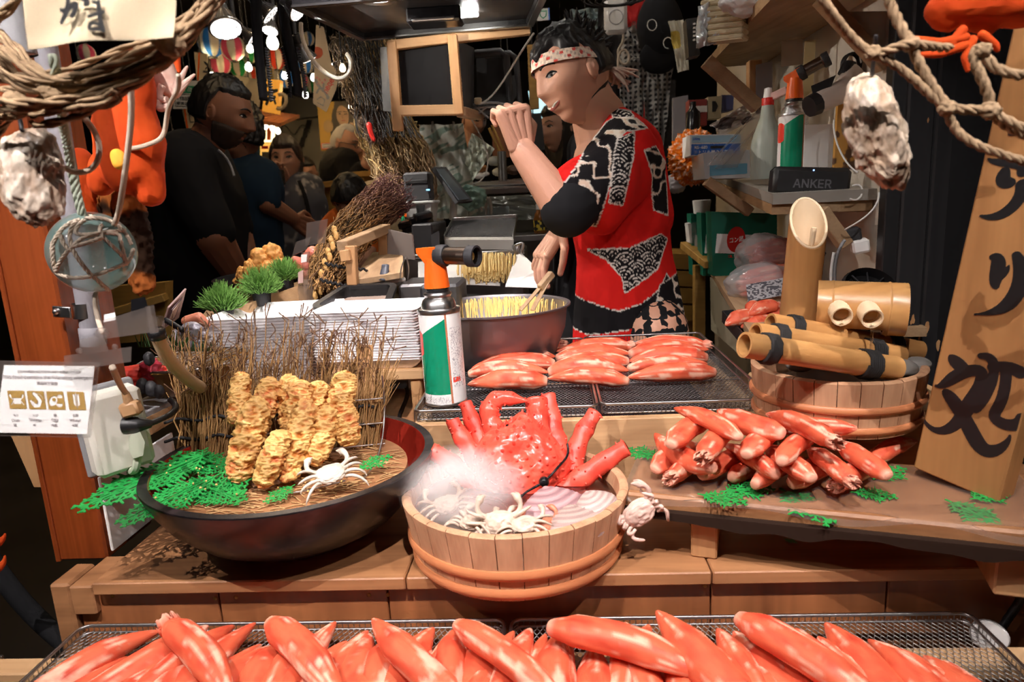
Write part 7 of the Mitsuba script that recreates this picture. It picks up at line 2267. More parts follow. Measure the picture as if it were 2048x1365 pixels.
for i, (px, py, w_) in enumerate(((815,448,.05),(834,440,.045),(846,432,.05),(826,456,.06),(850,446,.04))):
 put('gadget', mv(rbox(w_, .035,.018,.003), frame(at(px, py, 1.92),(1,.4 * math.sin(i),.2),(0,1,.2))), BLACK_GLOSS, 30, up_=k)
k = thing('steel_shield', 'grey steel splash shield with dark machine parts behind the wooden frame', 'shield')
put('side_panel', quad([(768,457),(824,470),(828,520),(770,512)],[1.72,1.66,1.66,1.72],.004), mat('shield_grey', (.36,.32,.31),.4,.3), False, up_=k)
put('dark_body', bx(*sorted((at(826,500,1.8)[0], at(868,500,1.8)[0])),1.8,2.05, at(850,560,1.8)[2], at(850,448,1.8)[2],.004), CHARCOAL, 30, up_=k)
put('fin', quad([(862,470),(878,462),(880,510),(864,512)],1.78,.004), DARKGREY, False, up_=k)
put('ledge', quad([(862,506),(905,500),(906,530),(864,536)],1.775,.004), STEEL_DULL, False, up_=k)
for i, (px, py, c_) in enumerate(((802,425, RED),(812,424, ORANGE),(806,432, GREEN))):
 one('marker_cap', ('red', 'orange', 'green')[i] + ' marker cap sticking up by the straw broom tip', 'marker', tube([at(px, py, 2.0), at(px, py + 10,2.0)],.005,8), c_, True)
# hanging plastic sheets
def hang(px4, y, amp, seed, n=26):
 c4 = [at(*p, y) for p in px4]

 def fn(u, v):
  P = (c4[0][None, None] * (1 - u[..., None]) + c4[1][None, None] * u[..., None]) * (1 - v[..., None]) + (c4[3][None, None] * (1 - u[..., None]) + c4[2][None, None] * u[..., None]) * v[..., None]
  nn = FBM(np.stack([u * 5, v * 5, u * 0 + seed],-1),3, seed)
  P = P + A([0,1.0,0]) * ((nn - .5) * amp)[..., None]
  return P[..., 0], P[..., 1], P[..., 2]
 return sheet(fn, n, n, .0008)

PRINTF = mat('printed_film', proc(lambda p, n, uv: mix((.62,.64,.58),(.20,.28,.23), smoothstep(.60,.70, noise((p.x + p.z * .45) * 26.0,(p.z - p.x * .45) * 120.0) * .7 + .3 * noise(p.x * 30, p.z * 30)))),.25, spec=.6)
one('printed_sheet', 'greyish plastic sheet printed with slanting lines hanging under the wooden box', 'plastic sheet', hang([(838,250),(928,248),(955,440),(862,436)],2.35,.10,2), PRINTF, True)
one('plastic_bag', 'clear zip bag hung askew right of the printed sheet', 'plastic bag', hang([(944,266),(990,298),(946,362),(928,320)],2.33,.05,5), mat('bag_grey', (.50,.54,.46),.25), True)
for i, px in enumerate((865,907)):
 k = thing('clear_clip', f'small clear peg holding the printed sheet, {("left", "right")[i]} one', 'clip')
 put('peg', tube([at(px, 243,2.33), at(px, 264,2.33)],.008,8, flat=.5), ACRYLIC, True, up_=k)
one('green_bag', 'crumpled greenish plastic at the foot of the printed sheet', 'plastic bag', shift(blob(.045,4,.35,2.5,4,(1,.6,.9)), at(944,396,2.3)), mat('bag_green', (.16,.27,.22),.25), True)
k = thing('display_case', 'stainless counter edge of the far food case behind the cook', 'counter')
for i, (py, y, h_) in enumerate(((368,2.75,.016),(378,2.70,.012))):
 put('rail', bar(at(950, py, y), at(1120, py - 6, y),.03, h_), STEEL, 30, up_=k)
put('top', quad([(936,366),(1100,352),(1120,372),(930,380)],[2.9,2.95,2.7,2.66],.02), STEEL_DULL, False, up_=k)
put('front', quad([(930,388),(1130,374),(1130,470),(930,470)],2.72,.01), mat('case_front', (.10,.095,.07),.3,.6), False, up_=k)
one('plastic_cover', 'dull clear plastic cover draped over the far counter front', 'plastic sheet', hang([(926,396),(1090,388),(1090,440),(926,440)],2.66,.05,8), mat('cover_film', (.12,.13,.11),.15, spec=.8), True)
for i, (px, py, r, c_) in enumerate(((958,352,9, WHITE),(964,336,10, mat('fried_brown', (.30,.12,.03),.6)),(990,322,14, mat('clear_grey', (.34,.36,.33),.2)),(1000,344,13, mat('cream', (.55,.52,.40),.5)),(1028,340,14, mat('dark_food', (.07,.03,.015),.5)),(972,348,6, WHITE))):
 c = at(px, py, 2.85)
 one('far_food', ('white bowl', 'brown fried heap', 'clear domed lid', 'cream foam box', 'heap of dark shellfish', 'small white cup')[i] + ' on the far food case behind the raised hand', 'food container' if i != 1 and i != 4 else 'food', shift(blob(r * px_size(c),3,.15 if i in (1,4) else .04,2, i, (1.2,1,.7)), c), c_, True)
k = thing('sauce_bottle', 'small bottle of brown sauce with a white cap by the cook\'s lower hand', 'bottle')
c = at(1081,466,2.50); c[2] = 1.1555
bs = px_size(c)
put('bottle', shift(lathe([(0,0),(12 * bs, 0),(13 * bs, 3 * bs),(13 * bs, 28 * bs),(10 * bs, 38 * bs),(6 * bs, 46 * bs),(6 * bs, 48 * bs),(0,48 * bs)],28), c), mat('sauce', (.20,.07,.015),.15),40, up_=k)
put('cap', shift(lathe([(0,47 * bs),(7 * bs, 47 * bs),(7 * bs, 58 * bs),(0,58 * bs)],20), c), WHITE, 40, up_=k)
put('label_strip', shift(lathe([(13.3 * bs, 6 * bs),(13.3 * bs, 26 * bs)],28), c), mat('label_yellow', proc(lambda p, n, uv: mix((.55,.42,.05),(.02,.02,.02), smoothstep(.5,.6, noise(p.x * 160, p.z * 110)))),.4),40, up_=k)
for i, px in enumerate((950,960)):
 one('steel_hook', f'bright bent steel hook on the counter edge, {("left", "right")[i]} of two', 'hook', tube(spline([at(px - 4,408,2.4), at(px, 414,2.4), at(px + 4,424,2.4)],10),.005,8), STEEL, True)
k = thing('hanging_tongs', 'clear-handled tongs hanging below the counter edge', 'tongs')
for s in (-1,1):
 put('blade', tube(spline([at(977,394,2.4), at(977 + 5 * s, 414,2.4), at(977 + 5 * s, 430,2.4)],12),.005,8), STEEL, True, up_=k)
one('grey_panel', 'smooth grey steel panel under the far counter', 'panel', quad([(936,420),(1018,412),(1018,440),(936,444)],2.45,.01), mat('panel_grey', (.16,.19,.19),.3,.4), False)

# ------------------------------------------------------------------ hood and hanging box
HZ = 1.655
k = thing('range_hood', 'wide black range hood hanging over the stall', 'hood')
h4 = [(-.462,1.35),(-.410,1.640),(-.022,1.615),(.02,1.33)]
pol = Polygon(h4)
put('shell', shift(extr(pol.difference(pol.buffer(-.012)),.30),0,0, HZ), BLACK, 30, up_=k)
put('underside', shift(extr(pol.buffer(-.011),.006),0,0, HZ + .010), mat('hood_under', (.014,.013,.013),.35),30, up_=k)
put('lip', shift(extr(pol.buffer(.004).difference(pol.buffer(-.010)),.004),0,0, HZ - .0041), STEEL_DARK, 30, up_=k)
lc = atz(870,22, HZ + .008)
put('lamp_box', shift(rbox(.11,.06,.030,.004), lc - A([0,0,.012])), BLACK_GLOSS, 30, up_=k)
put('lamp_rail', shift(rbox(.085,.008,.006,.002), atz(866,38, HZ - .018)), STEEL, 30, up_=k)
tubel = put('lamp_tube', shift(rbox(.060,.020,.008,.003), atz(928,30, HZ + .004)), WHITE, 30, up_=k)
scene[tubel]['emitter'] = lamp((1.0,.95,.85), HOOD_LAMP_RADIANCE, 1.0)
k = thing('hood_lamp', 'round honeycomb lamp set in the hood beside the rim', 'lamp')
c = atz(755,-4, HZ + .006)
put('ring', shift(lathe([(.026,0),(.036,-.004),(.040,.004)],32), c), STEEL, 40, up_=k)
put('face', shift(CYL_(.026,.003, sections=24), c), WHITE, 40, up_=k)
scene[k + '__face']['emitter'] = lamp((1.0,.92,.90),16.0,1.0)
k = thing('hanging_box', 'box of dark panels in a pale wooden frame hanging below the hood', 'box')
BYY = 1.62
W_ = .022
fr = [((784,92),(797,262)),((904,76),(926,232))]
put('leg', pbar((784,84),(797,262), BYY, BYY, W_), WOOD_PINE_Z, 30, up_=k)
put('leg', pbar((905,70),(918,230), BYY, BYY, W_), WOOD_PINE_Z, 30, up_=k)
put('rail', pbar((775,92),(1060,60), BYY, BYY + .03,.020), WOOD_PINE, 30, up_=k)
put('rail', pbar((797,222),(916,220), BYY, BYY, W_), WOOD_PINE, 30, up_=k)
put('side_rail', pbar((922,224),(955,232), BYY, BYY + .35, W_), WOOD_PINE_Y, 30, up_=k)
put('front_panel', quad([(790,92),(900,80),(912,218),(800,222)], BYY + .012,.006), BLACK_SOFT, False, up_=k)
put('side_panel', quad([(912,78),(948,96),(948,228),(924,218)],[BYY + .012, BYY + .36, BYY + .36, BYY + .012],.006), CHARCOAL, False, up_=k)
put('back_panel', quad([(760,95),(784,92),(796,225),(766,222)],[BYY + .3, BYY + .012, BYY + .012, BYY + .3],.006), BLACK, False, up_=k)
k = thing('black_crate', 'black plastic crate with rounded rim stored right of the hanging box', 'crate')
rr_ = [at(950,108,1.95), at(1000,104,1.95), at(1012,112,1.95), at(1022,215,1.95), at(952,222,1.95)]
put('rim', tube(rr_, .011,10), CHARCOAL, True, up_=k)
put('rim', tube([p + A([.025,.03,0]) for p in rr_],.009,10), DARKGREY, True, up_=k)
put('inside', quad([(952,112),(1008,110),(1020,216),(954,220)],2.0,.01), BLACK, False, up_=k)
k = thing('wire_shelf', 'bent steel wire shelf below the black crate', 'wire shelf')
for pts in ([(946,210),(1005,208),(1040,226)],[(945,218),(1000,216),(1030,232)],[(948,212),(978,236)],[(948,234),(976,212)]):
 put('wire', tube(spline([at(a_, b_, 1.9) for a_, b_ in pts],14),.0035,8), STEEL_DULL, True, up_=k)
one('white_box', 'white plastic box on the wire shelf above the raised hand', 'box', quad([(1030,206),(1056,212),(1062,224),(1030,222)],1.92,.05), WHITE, False)
one('white_cable', 'white cable running slantwise from the hood hook to a white adapter', 'cable', tube(spline([at(1068,66,1.75), at(1020,140,1.8), at(985,190,1.85), at(958,208,1.88)],24),.0024,6), WHITE, True)
one('white_cable', 'thin white cable hanging loosely by the zip bag', 'cable', tube(spline([at(950,215,1.95), at(955,260,2.2), at(975,310,2.3), at(970,350,2.3), at(945,368,2.3)],24),.0022,6), WHITE, True)
one('white_adapter', 'small cream adapter at the lower end of the slanting cable', 'adapter', shift(rbox(.020,.015,.016,.003), at(956,202,1.88)), PAPER, 30)
one('wooden_upright', 'brown wooden upright behind the far food case', 'post', quad([(985,250),(1036,236),(1040,310),(985,320)],3.2,.03), WOOD_FRONT, False)
one('wooden_upright', 'yellowish wooden upright beside the cook\'s face', 'post', quad([(1054,90),(1074,88),(1078,216),(1060,218)],2.4,.03), WOOD_YELLOW, False)
one('black_sack', 'black sack hanging beside the wooden upright', 'sack', hull([at(a_, b_, y) for y in (2.3,2.4) for a_, b_ in ((1000,156),(1030,150),(1040,180),(1025,206),(1005,204))]), BLACK, False)
for i, (a_, b_) in enumerate((((978,256),(1000,305)),((984,250),(1006,300)))):
 one('chopstick', f'long yellow chopstick leaning behind the raised hand, {("left", "right")[i]} of two', 'chopstick', tube([at(*a_, 2.8), at(*b_, 2.8)],.006,6), WOOD_YELLOW, True)
one('black_folder', 'black folder hanging on the far wall by the upright', 'folder', quad([(1050,228),(1082,226),(1090,300),(1058,300)],2.9,.02), BLACK, False)
def hangs(k, p, part='cord'):
 put(part, tube([p, A([p[0], p[1],2.95])],.0025,5), BLACK, True, up_=k)

hangs('black_sack', at(1018,154,2.34)); hangs('wooden_upright_001', at(1064,92,2.41), 'hanger'); hangs('black_folder', at(1066,230,2.91)); hangs('wooden_upright', at(1010,246,3.21), 'hanger')
for k in ('chopstick', 'chopstick_001'):
 q = at(1000 if k == 'chopstick' else 1006,303,2.8); put('holder', tube([q, A([q[0], q[1],1.0])],.012,8), STEEL_DARK, True, up_=k)
BLIT = mat('pale_window', (.42,.60,.62),.5)
k = thing('lit_panel', 'pale blue lit window of a stall far behind the cook', 'lit panel')
put('panel', quad([(1056,182),(1100,190),(1100,236),(1066,236)],5.0,.03), BLIT, False, up_=k)
hangs(k, at(1080,188,5.01))
scene[k + '__panel']['emitter'] = lamp((.50,.85,.95),.9,.2)
# ------------------------------------------------------------------ lanterns, bulbs, lamps in the alley behind
def lantern(px, py, d, y, col_, cname, where):
 c = at(px, py, y); r = d / 2 * px_size(c)
 k = thing('paper_lantern', f'{cname} and white striped round paper lantern, {where}', 'lantern', 'striped paper lanterns in the alley')
 th = np.linspace(.16, math.pi - .16,26)
 rib = 1 + .012 * np.cos(np.arange(26) * math.pi)
 m = lathe(np.stack([r * np.sin(th) * rib, -r * 1.05 * np.cos(th)],1),48)
 ang = np.arctan2(m.vertices[:, 1], m.vertices[:, 0])
 w = (np.floor((ang + 1.35 + px * .01) / (2 * math.pi) * 10) % 2 == 0)[:, None]
 sk = put('shade', shift(m, c), LANT, True, up_=k, color=np.where(w, A(col_), A([.70,.64,.54])))
 for s in (-1,1):
  put('ring', shift(lathe([(r * .17, s * r * 1.03),(r * .30, s * r * 1.03),(r * .30, s * r * 1.10),(r * .17, s * r * 1.10)],20), c), BLACK, 40, up_=sk)
 put('cord', tube([c + A([0,0, r * 1.05]), A([c[0], c[1],2.95])],.003,5), BLACK, True, up_=k)

LANT = mat('lantern_paper', VC, .8, spec=.2)
CB, CP, CG, CR, CYL = (.015,.12,.46),(.66,.08,.17),(.01,.20,.05),(.55,.04,.02),(.66,.42,.03)
for a_ in ((423,85,54,4.1, CB, 'blue', 'big one under the large reflector bulb'),(466,96,48,4.0, CP, 'pink', 'big one right of the blue one'),(439,128,44,4.4, CP, 'pink', 'below the big blue one'),(478,134,38,4.7, CG, 'green', 'between pink lantern and black strap'),
   (370,72,40,4.2, CYL, 'yellow', 'beside the rope bundle'),(500,108,34,4.6, CG, 'green', 'half behind the left black strap'),(552,118,40,4.5, CR, 'red', 'between the two black straps'),(505,148,28,5.2, CR, 'red', 'small one left of the left black strap'),
   (545,148,34,5.5, CYL, 'yellow', 'right of the left black strap'),(572,158,34,5.0, CB, 'blue', 'left of the right black strap end'),(612,130,32,5.0, CB, 'blue', 'under the tilted reflector bulb'),(606,162,26,5.6, CP, 'pink', 'behind the right black strap end'),
   (622,174,22,5.8, CG, 'green', 'smallest, low beside the pennant'),(616,78,26,5.4, CB, 'blue', 'high behind the white cord'),(76,104,34,3.6, CYL, 'yellow', 'glimpsed under the paper sign at the left'),(110,98,34,3.4, CB, 'blue', 'glimpsed under the paper sign at its middle'),(172,108,36,3.2, CP, 'pink', 'glimpsed through the rope bundle')):
 lantern(*a_)

BULB_SHAPE = lathe([(0,-.030),(.012,-.027),(.021,-.017),(.0235,-.004),(.020,.010),(.012,.024),(.010,.030),(0,.030)],14)

def bulb(px, py, d, y, where, s=60.0, w=.12):
 c = at(px, py, y); r = d * px_size(c) / .047
 k = thing('light_bulb', f'glowing warm light bulb, {where}', 'light bulb', 'glowing bulbs strung through the alley')
 m = BULB_SHAPE.copy(); m.apply_scale(r)
 put('glass', shift(m, c), WHITE, True, up_=k)
 scene[k + '__glass']['emitter'] = lamp(BULB, s, w)
 put('socket', shift(lathe([(0,.028 * r),(.012 * r, .028 * r),(.012 * r, .058 * r),(0,.06 * r)],10), c), BLACK, 40, up_=k)
 put('cord', tube([c + A([0,0,.058 * r]), A([c[0], c[1],2.95])],.002,4), BLACK, True, up_=k)

for a_ in ((401,119,15,4.0, 'left end above the bearded man'),(424,151,10,4.2, 'below the pink lantern'),(497,134,14,4.0, 'left of the left black strap'),(496,165,12,4.2, 'above the head of the bearded man'),(569,151,12,4.2, 'between the straps'),(627,155,12,4.3, 'left of the pennant'),
   (559,180,11,4.2, 'above the mug sign handle'),(611,189,12,4.2, 'hanging lowest right of the straps'),(500,97,14,3.7, 'beside the green lantern'),(659,132,14,3.6, 'behind the pennant edge'),(701,213,8,5.0, 'small, right of the portrait poster'),(132,272,10,3.4, 'at the left behind the green rope'),(158,272,15,3.2, 'at the far left behind the cords'),
   (530,252,11,4.6, 'first under the far awning'),(545,256,10,4.7, 'second under the far awning'),(556,262,10,4.7, 'third under the far awning'),(930,240,6,4.6, 'tiny, right of the pegs'),(943,235,6,4.8, 'tiny, below the wire shelf'),(1128,262,5,5.2, 'tiny, behind the cook\'s chin'),(346,272,11,3.8, 'left of the trash sign')):
 bulb(*a_)
bulb(545,84,24,2.7, 'large round one between the black straps', 50.0,.3)
bulb(685,136,13,1.95, 'pinkish one hung in front of the net-covered trunk', 22.0,.2)

def par_lamp(px, py, y, d, aim, where, s, beam=0):
 c = at(px, py, y); ax = unit(A(aim, float)); r = d / 2 * px_size(c)
 if beam: scene[f'spot_alley_{px}'] = {'type': 'spot', 'intensity': {'type': 'rgb', 'value': [beam, beam * .92, beam * .82]}, 'cutoff_angle': 42.0, 'beam_width': 14.0, 'to_world': T().look_at(origin=list(c + ax * .012), target=list(c + ax), up=[0,1,.2])}
 f = frame(c, np.cross(ax, (0,1,.1)), np.cross(ax, np.cross(ax, (0,1,.1))), ax)
 k = thing('reflector_bulb', f'silver finned reflector bulb, {where}', 'lamp')
 body = lathe([(0,-1.75 * r),(.38 * r, -1.7 * r),(.42 * r, -1.2 * r),(.85 * r, -.25 * r),(r, -.1 * r),(r, 0),(.9 * r, .02 * r),(0,-.02 * r)],40)
 put('body', mv(body, f), STEEL, 30, up_=k)
 fins = [hull([A([math.cos(a + e) * q, math.sin(a + e) * q, z]) for e in (-.02,.02) for q, z in ((.42 * r, -1.15 * r),(.5 * r, -1.15 * r),(.95 * r, -.2 * r),(.85 * r, -.2 * r))]) for a in np.arange(24) * math.pi / 12]
 put('fins', mv(cat(*fins), f), STEEL_DULL, False, up_=k, kind='stuff')
 put('face', mv(shift(CYL_(.88 * r, .05 * r, sections=24),0,0,.03 * r), f), WHITE, 40, up_=k)
 scene[k + '__face']['emitter'] = lamp((1.0,.93,.84), s, .5)
 put('lens_cells', mv(cat(*[lathe_ring(.16 * r, .13 * r, math.cos(a) * q * r, math.sin(a) * q * r, .062 * r) for q, n in ((.33,5),(.68,10)) for a in np.arange(n) * 6.283 / n + q]), f), GREY, True, up_=k, kind='stuff')
 put('socket', mv(lathe([(0,-2.6 * r),(.45 * r, -2.6 * r),(.45 * r, -1.7 * r),(0,-1.7 * r)],20), f), BLACK, 40, up_=k)
 e = c - ax * 2.6 * r
 put('arm', tube([e, A([e[0], e[1],2.95])],.008,6), BLACK, True, up_=k)

def lathe_ring(ro, ri, x, y, z):
 return shift(lathe([(ri, 0),(ro, 0),(ro, .002),(ri, .002),(ri, 0)],10), x, y, z)

par_lamp(452,58,1.75,66,(.25,-.35,-.85), 'largest at the top left over the lanterns', 11.0,.5)
par_lamp(506,76,1.95,34,(.62,.25,-.60), 'small, half behind the left black strap', 10.0,1.1)
par_lamp(541,30,1.75,44,(.62,.22,-.66), 'at the top between the black straps', 14.0,1.9)
par_lamp(596,22,1.42,46,(.7,-.1,-.55), 'at the top beside the hood', 14.0)
scene['spot_cook'] = {'type': 'spot', 'intensity': {'type': 'rgb', 'value': [.75,.68,.60]}, 'cutoff_angle': 40.0, 'beam_width': 15.0, 'to_world': T().look_at(origin=list(at(596,22,1.42) + A([.02,.005,-.016])), target=list(at(1100,170,1.6)), up=[0,0,1]), 'sampling_weight': 1.0}
par_lamp(540,62,2.0,34,(-.1,-.4,-.9), 'lower one between the black straps', 11.0)
par_lamp(616,118,2.3,38,(.25,.5,-.85), 'tilted away beside the pennant', 7.0)
for i, (pts, y) in enumerate((([(512,-10),(514,60),(520,130),(527,200)],1.5),([(566,-10),(572,60),(588,130),(596,192)],1.5))):
 k = thing('serrated_strap', f'long black strap with a saw-toothed lower end hanging in the alley, {("left", "right")[i]} of two', 'strap')
 q = spline([at(a, b, y) for a, b in pts],40)
 put('strap', tube(q, np.linspace(.020,.015,40),10, flat=.5), BLACK_SOFT, True, up_=k)
 put('teeth', cat(*[lathe_tooth for lathe_tooth in [mv(lathe([(0,.009),(.005,0),(0,-.001)],6), frame(q[j] + RIGHT * (.0145 * (1 if i == 0 else .9)) * s, (0,1,0),(0,0,1), RIGHT * s)) for j in range(20,40) for s in ((1,) if i == 0 else (1,-1))]]), BLACK, True, up_=k, kind='stuff')
one('white_cord', 'thick white cord looping from the hood past the pennant to the pinkish bulb', 'cord', tube(spline([at(a, b, 1.9) for a, b in ((602,45),(606,80),(622,115),(650,145),(680,157),(698,145),(700,120),(692,108))],40),.0058,8), ROPE_PALE, True)

# ------------------------------------------------------------------ signs and posters
def sign(name, label, px4, y, face, thick=.01, prints=(), emit=0, cat_='sign'):
 """flat board; prints = [(part, px4 or polygon in the board's 0..1 square, material)]"""
 c = [at(*p, y) for p in px4]
 k = thing(name, label, cat_)
 b = put('board', panel(c, thick), face, False, up_=k)
 if emit: scene[b]['emitter'] = lamp((1.0,.78,.42), emit, .2)
 ex, ey = c[1] - c[0], c[0] - c[3]
 n = unit(np.cross(ex, ey)); n = n if n @ DIR < 0 else -n
 W, H = np.linalg.norm(ex), np.linalg.norm(ey)
 if y > 2.7 and c[0][2] > 1.5: put('cord', tube([(c[0] + c[1]) / 2 - n * thick / 2, A([*((c[0] + c[1]) / 2 - n * thick / 2)[:2],2.95])],.003,4), BLACK, True, up_=k)
 for i, (pn, pol, mt) in enumerate(prints):
  pol = affinity.scale(pol, W, H, origin=(0,0))
  m = extr(pol, .0008)
  put(pn, mv(m, frame(c[3] + n * (.0006 * (i + 1)), unit(ex), np.cross(n, unit(ex)), n)), mt, False, up_=k)
 return k

def fit(pol, x0, y0, x1, y1, rotd=0):
 pol = affinity.rotate(pol, rotd, origin='centroid')
 a, b, c, d = pol.bounds
 return affinity.translate(affinity.scale(affinity.translate(pol, -a, -b),(x1 - x0) / (c - a),(y1 - y0) / (d - b), origin=(0,0)), x0, y0)

def word(s, h=1.0):
 m = meshkit.text_mesh(s, h, .01, True)
 return unary_union([Polygon(t) for t in m.triangles[np.abs(m.face_normals[:, 2]) > .9][:, :, :2] if abs(np.cross(t[1] - t[0], t[2] - t[0])) > 1e-9]).buffer(.001)

INKB = mat('ink_black', (.015,.014,.014),.7)
ELL = lambda x, y, rx, ry, r=0: blob2(x, y, rx, ry, r)
sign('trash_sign', 'white and green trash bin sign behind the bearded man', [(352,160),(412,162),(412,216),(346,218)],3.3, PAPER_WHITE, .01,
  [('green_band', sbox(.08,.55,1,.80), GREEN),('words', fit(jp('ゴミ箱', 1),.28,.59,.95,.76), PAPER_WHITE),('outline', sbox(.08,.08,1,.52).difference(sbox(.10,.105,.98,.495)), INKB),('words', fit(word('Trash Bin'),.14,.30,.94,.46), INKB),('words', fit(jp('箱商品使用', 1),.14,.14,.8,.26), INKB)])
sign('vertical_banner', 'cream vertical banner with orange edge above the trash sign', [(388,104),(414,108),(412,170),(394,166)],3.6, PAPER, .01,[('edge', sbox(0,0,.12,1), ORANGE),('scribble', brush([[(.5,.7,.04),(.75,.6,.04),(.6,.5,.03)],[(.45,.4,.03),(.8,.35,.04),(.5,.2,.04),(.8,.12,.03)]]), INKB)])
sign('vertical_banner', 'cream vertical banner with orange edge below the trash sign', [(364,218),(392,216),(392,268),(374,262)],3.5, PAPER, .01,[('edge', sbox(0,0,.12,1), ORANGE),('house_mark', sbox(.3,.35,.85,.75).difference(sbox(.36,.4,.8,.7)).union(Polygon([(.2,.75),(.6,.98),(.95,.75),(.6,.9)])), INKB)])
sign('fan_sign', 'pale rounded sign with black brushed characters behind the bearded man\'s head', [(470,150),(522,160),(518,214),(500,214)],3.8, PAPER, .01,[('brush_character', brush([[(.25,.75,.07),(.5,.85,.05)],[(.3,.6,.06),(.55,.7,.06)],[(.4,.9,.05),(.35,.55,.05)]]), INKB),('brush_character', brush([[(.55,.45,.07),(.95,.62,.05)],[(.6,.3,.06),(.9,.42,.05)],[(.8,.6,.05),(.62,.18,.05)],[(.85,.4,.04),(.95,.25,.04)]]), INKB)])
k = thing('mug_sign', 'orange beer mug shaped sign with a cream handle over the far awning', 'sign')
put('mug', quad([(532,158),(560,160),(554,228),(524,222)],4.0,.05), mat('mug_orange', (.62,.25,.03),.5), False, up_=k)
scene[k + '__mug']['emitter'] = lamp((1,.42,.05),.35,.1)
hangs(k, at(546,162,4.03))
put('handle', tube(spline([at(a, b, 4.0) for a, b in ((557,190),(570,192),(572,205),(564,216),(554,216))],20),.011,8), PAPER, True, up_=k)
k = thing('far_awning', 'brown slatted awning over the far lit stall', 'awning')
for i in range(11):
 t_ = i / 11
 a_, b_ = at(496 + 104 * t_, 216 + 14 * t_, 4.6), at(496 + 104 * (t_ + .085),216 + 14 * t_ + 1,4.6)
 put('slat', hull([a_, b_, a_ + A([.02,-.45,-.10]), b_ + A([.03,-.45,-.10]), a_ + A([0,0,-.02]), b_ + A([0,0,-.02]), a_ + A([.02,-.45,-.12]), b_ + A([.03,-.45,-.12])]), WOOD_FRONT, False, up_=k)
k = thing('far_stall', 'brightly lit yellow front of the far stall behind the woman', 'stall')
b = put('light_board', quad([(502,246),(548,246),(546,284),(502,284)],5.0,.03), PAPER, False, up_=k); scene[b]['emitter'] = lamp((1,.80,.42),1.6,.3)
b = put('light_board', quad([(518,286),(548,286),(546,342),(520,342)],5.0,.03), YELLOW, False, up_=k); scene[b]['emitter'] = lamp((1,.55,.12),.55,.3)
put('red_strip', quad([(494,262),(503,262),(503,318),(494,318)],4.98,.02), RED, False, up_=k)
for i, (a_, b_) in enumerate((((524,304),(540,332)),((523,292),(536,298)))):
 put('poster_mark', quad([(a_[0], a_[1]),(b_[0], a_[1]),(b_[0], b_[1]),(a_[0], b_[1])],4.98,.004), RED if i else INKB, False, up_=k)
put('dark_cloth', quad([(496,286),(518,286),(518,345),(496,345)],4.97,.02), NAVY, False, up_=k)
for i in range(4): put('slip', quad([(504 + 10 * i, 256),(512 + 10 * i, 256),(511 + 10 * i, 280),(504 + 10 * i, 280)],4.97,.004),(PAPER_WHITE, YELLOW, PAPER, ORANGE)[i], False, up_=k)
k = put('wall_alley', quad([(545,225),(668,230),(668,400),(545,400)],6.2,.05), TILE_GREY, False); labels[k] = {'kind': 'structure'}
for i in range(7):
 put('step_mark', quad([(614 - 6 * i, 240 + 17 * i),(622 - 6 * i, 240 + 17 * i),(618 - 6 * i, 258 + 17 * i),(610 - 6 * i, 258 + 17 * i)],6.15,.02), BLACK, False, up_=k)
put('scribble', mv(extr(brush([[(0,.05,.006),(.06,.10,.004),(.12,.03,.005),(.18,.09,.004),(.26,.04,.004)],[(.02,-.06,.004),(.12,-.04,.004),(.2,-.08,.004)]]),.002), frame(at(562,278,6.12),(1,0,0),(0,0,1))), INKB, False, up_=k)
k = thing('roof_beam', 'dark sloping roof beams above the far wall', 'beam')
for p_, q_ in (((570,200),(660,226)),((575,228),(665,218)),((600,210),(664,212))): put('beam', pbar(p_, q_, 5.6,5.6,.10), BLACK, 30, up_=k)
SK2 = mat('poster_skin', (.42,.27,.17),.6); HR2 = mat('poster_hair', (.02,.014,.01),.6)
sign('portrait_poster', 'yellow poster with a long-haired woman resting her chin on her hand', [(634,205),(724,200),(712,300),(642,302)],5.2, mat('poster_yellow', (.50,.30,.05),.6),.01,
  [('dark_ground', Polygon([(.30,.35),(1,.1),(1,1),(.4,1)]), HR2),('hair', unary_union([ELL(.55,.62,.24,.36), ELL(.45,.4,.2,.3)]), HR2),('face', unary_union([ELL(.56,.70,.135,.21,5), sbox(.5,.42,.62,.55)]), SK2),('hand', unary_union([ELL(.72,.47,.10,.07,40), ELL(.62,.40,.09,.09)]), SK2),('second_face', ELL(.22,.50,.11,.13), mat('poster_tan', (.40,.26,.12),.6)),('eyes', unary_union([ELL(.50,.74,.035,.012,-8), ELL(.63,.73,.035,.012,8), LineString([(.46,.78),(.54,.785)]).buffer(.008), LineString([(.59,.785),(.67,.77)]).buffer(.008)]), HR2),('lips', ELL(.57,.60,.045,.014), LIP),('nose_line', LineString([(.56,.72),(.555,.655),(.585,.65)]).buffer(.006), mat('poster_brown', (.26,.14,.08),.6)),('caption', sbox(.02,.03,.55,.16), PAPER_WHITE),('caption_frame', sbox(.02,.03,.55,.16).difference(sbox(.035,.045,.535,.145)), RED),('scribble', brush([[(.06,.12,.008),(.2,.13,.006),(.35,.12,.008),(.5,.125,.006)],[(.06,.075,.008),(.18,.07,.006),(.32,.08,.008)]]), INKB)], cat_='poster')
pn = [(634,52),(646,56),(662,130),(678,148),(670,180),(652,222),(628,206),(631,130)]
k = thing('pennant', 'cream pennant with a red disc, blossom drawing and red letters hanging by the trunk', 'pennant')
PC = at(650,140,3.0); s_ = px_size(PC)
PN = frame(PC, RIGHT, UP, -DIR)
pp = lambda x, y: ((x - 650) * s_, (140 - y) * s_)
poly = Polygon([pp(*q) for q in pn]).buffer(.004)
put('cloth', mv(extr(poly, .002), PN), mat('pennant_cloth', (.66,.52,.36),.8), False, up_=k)
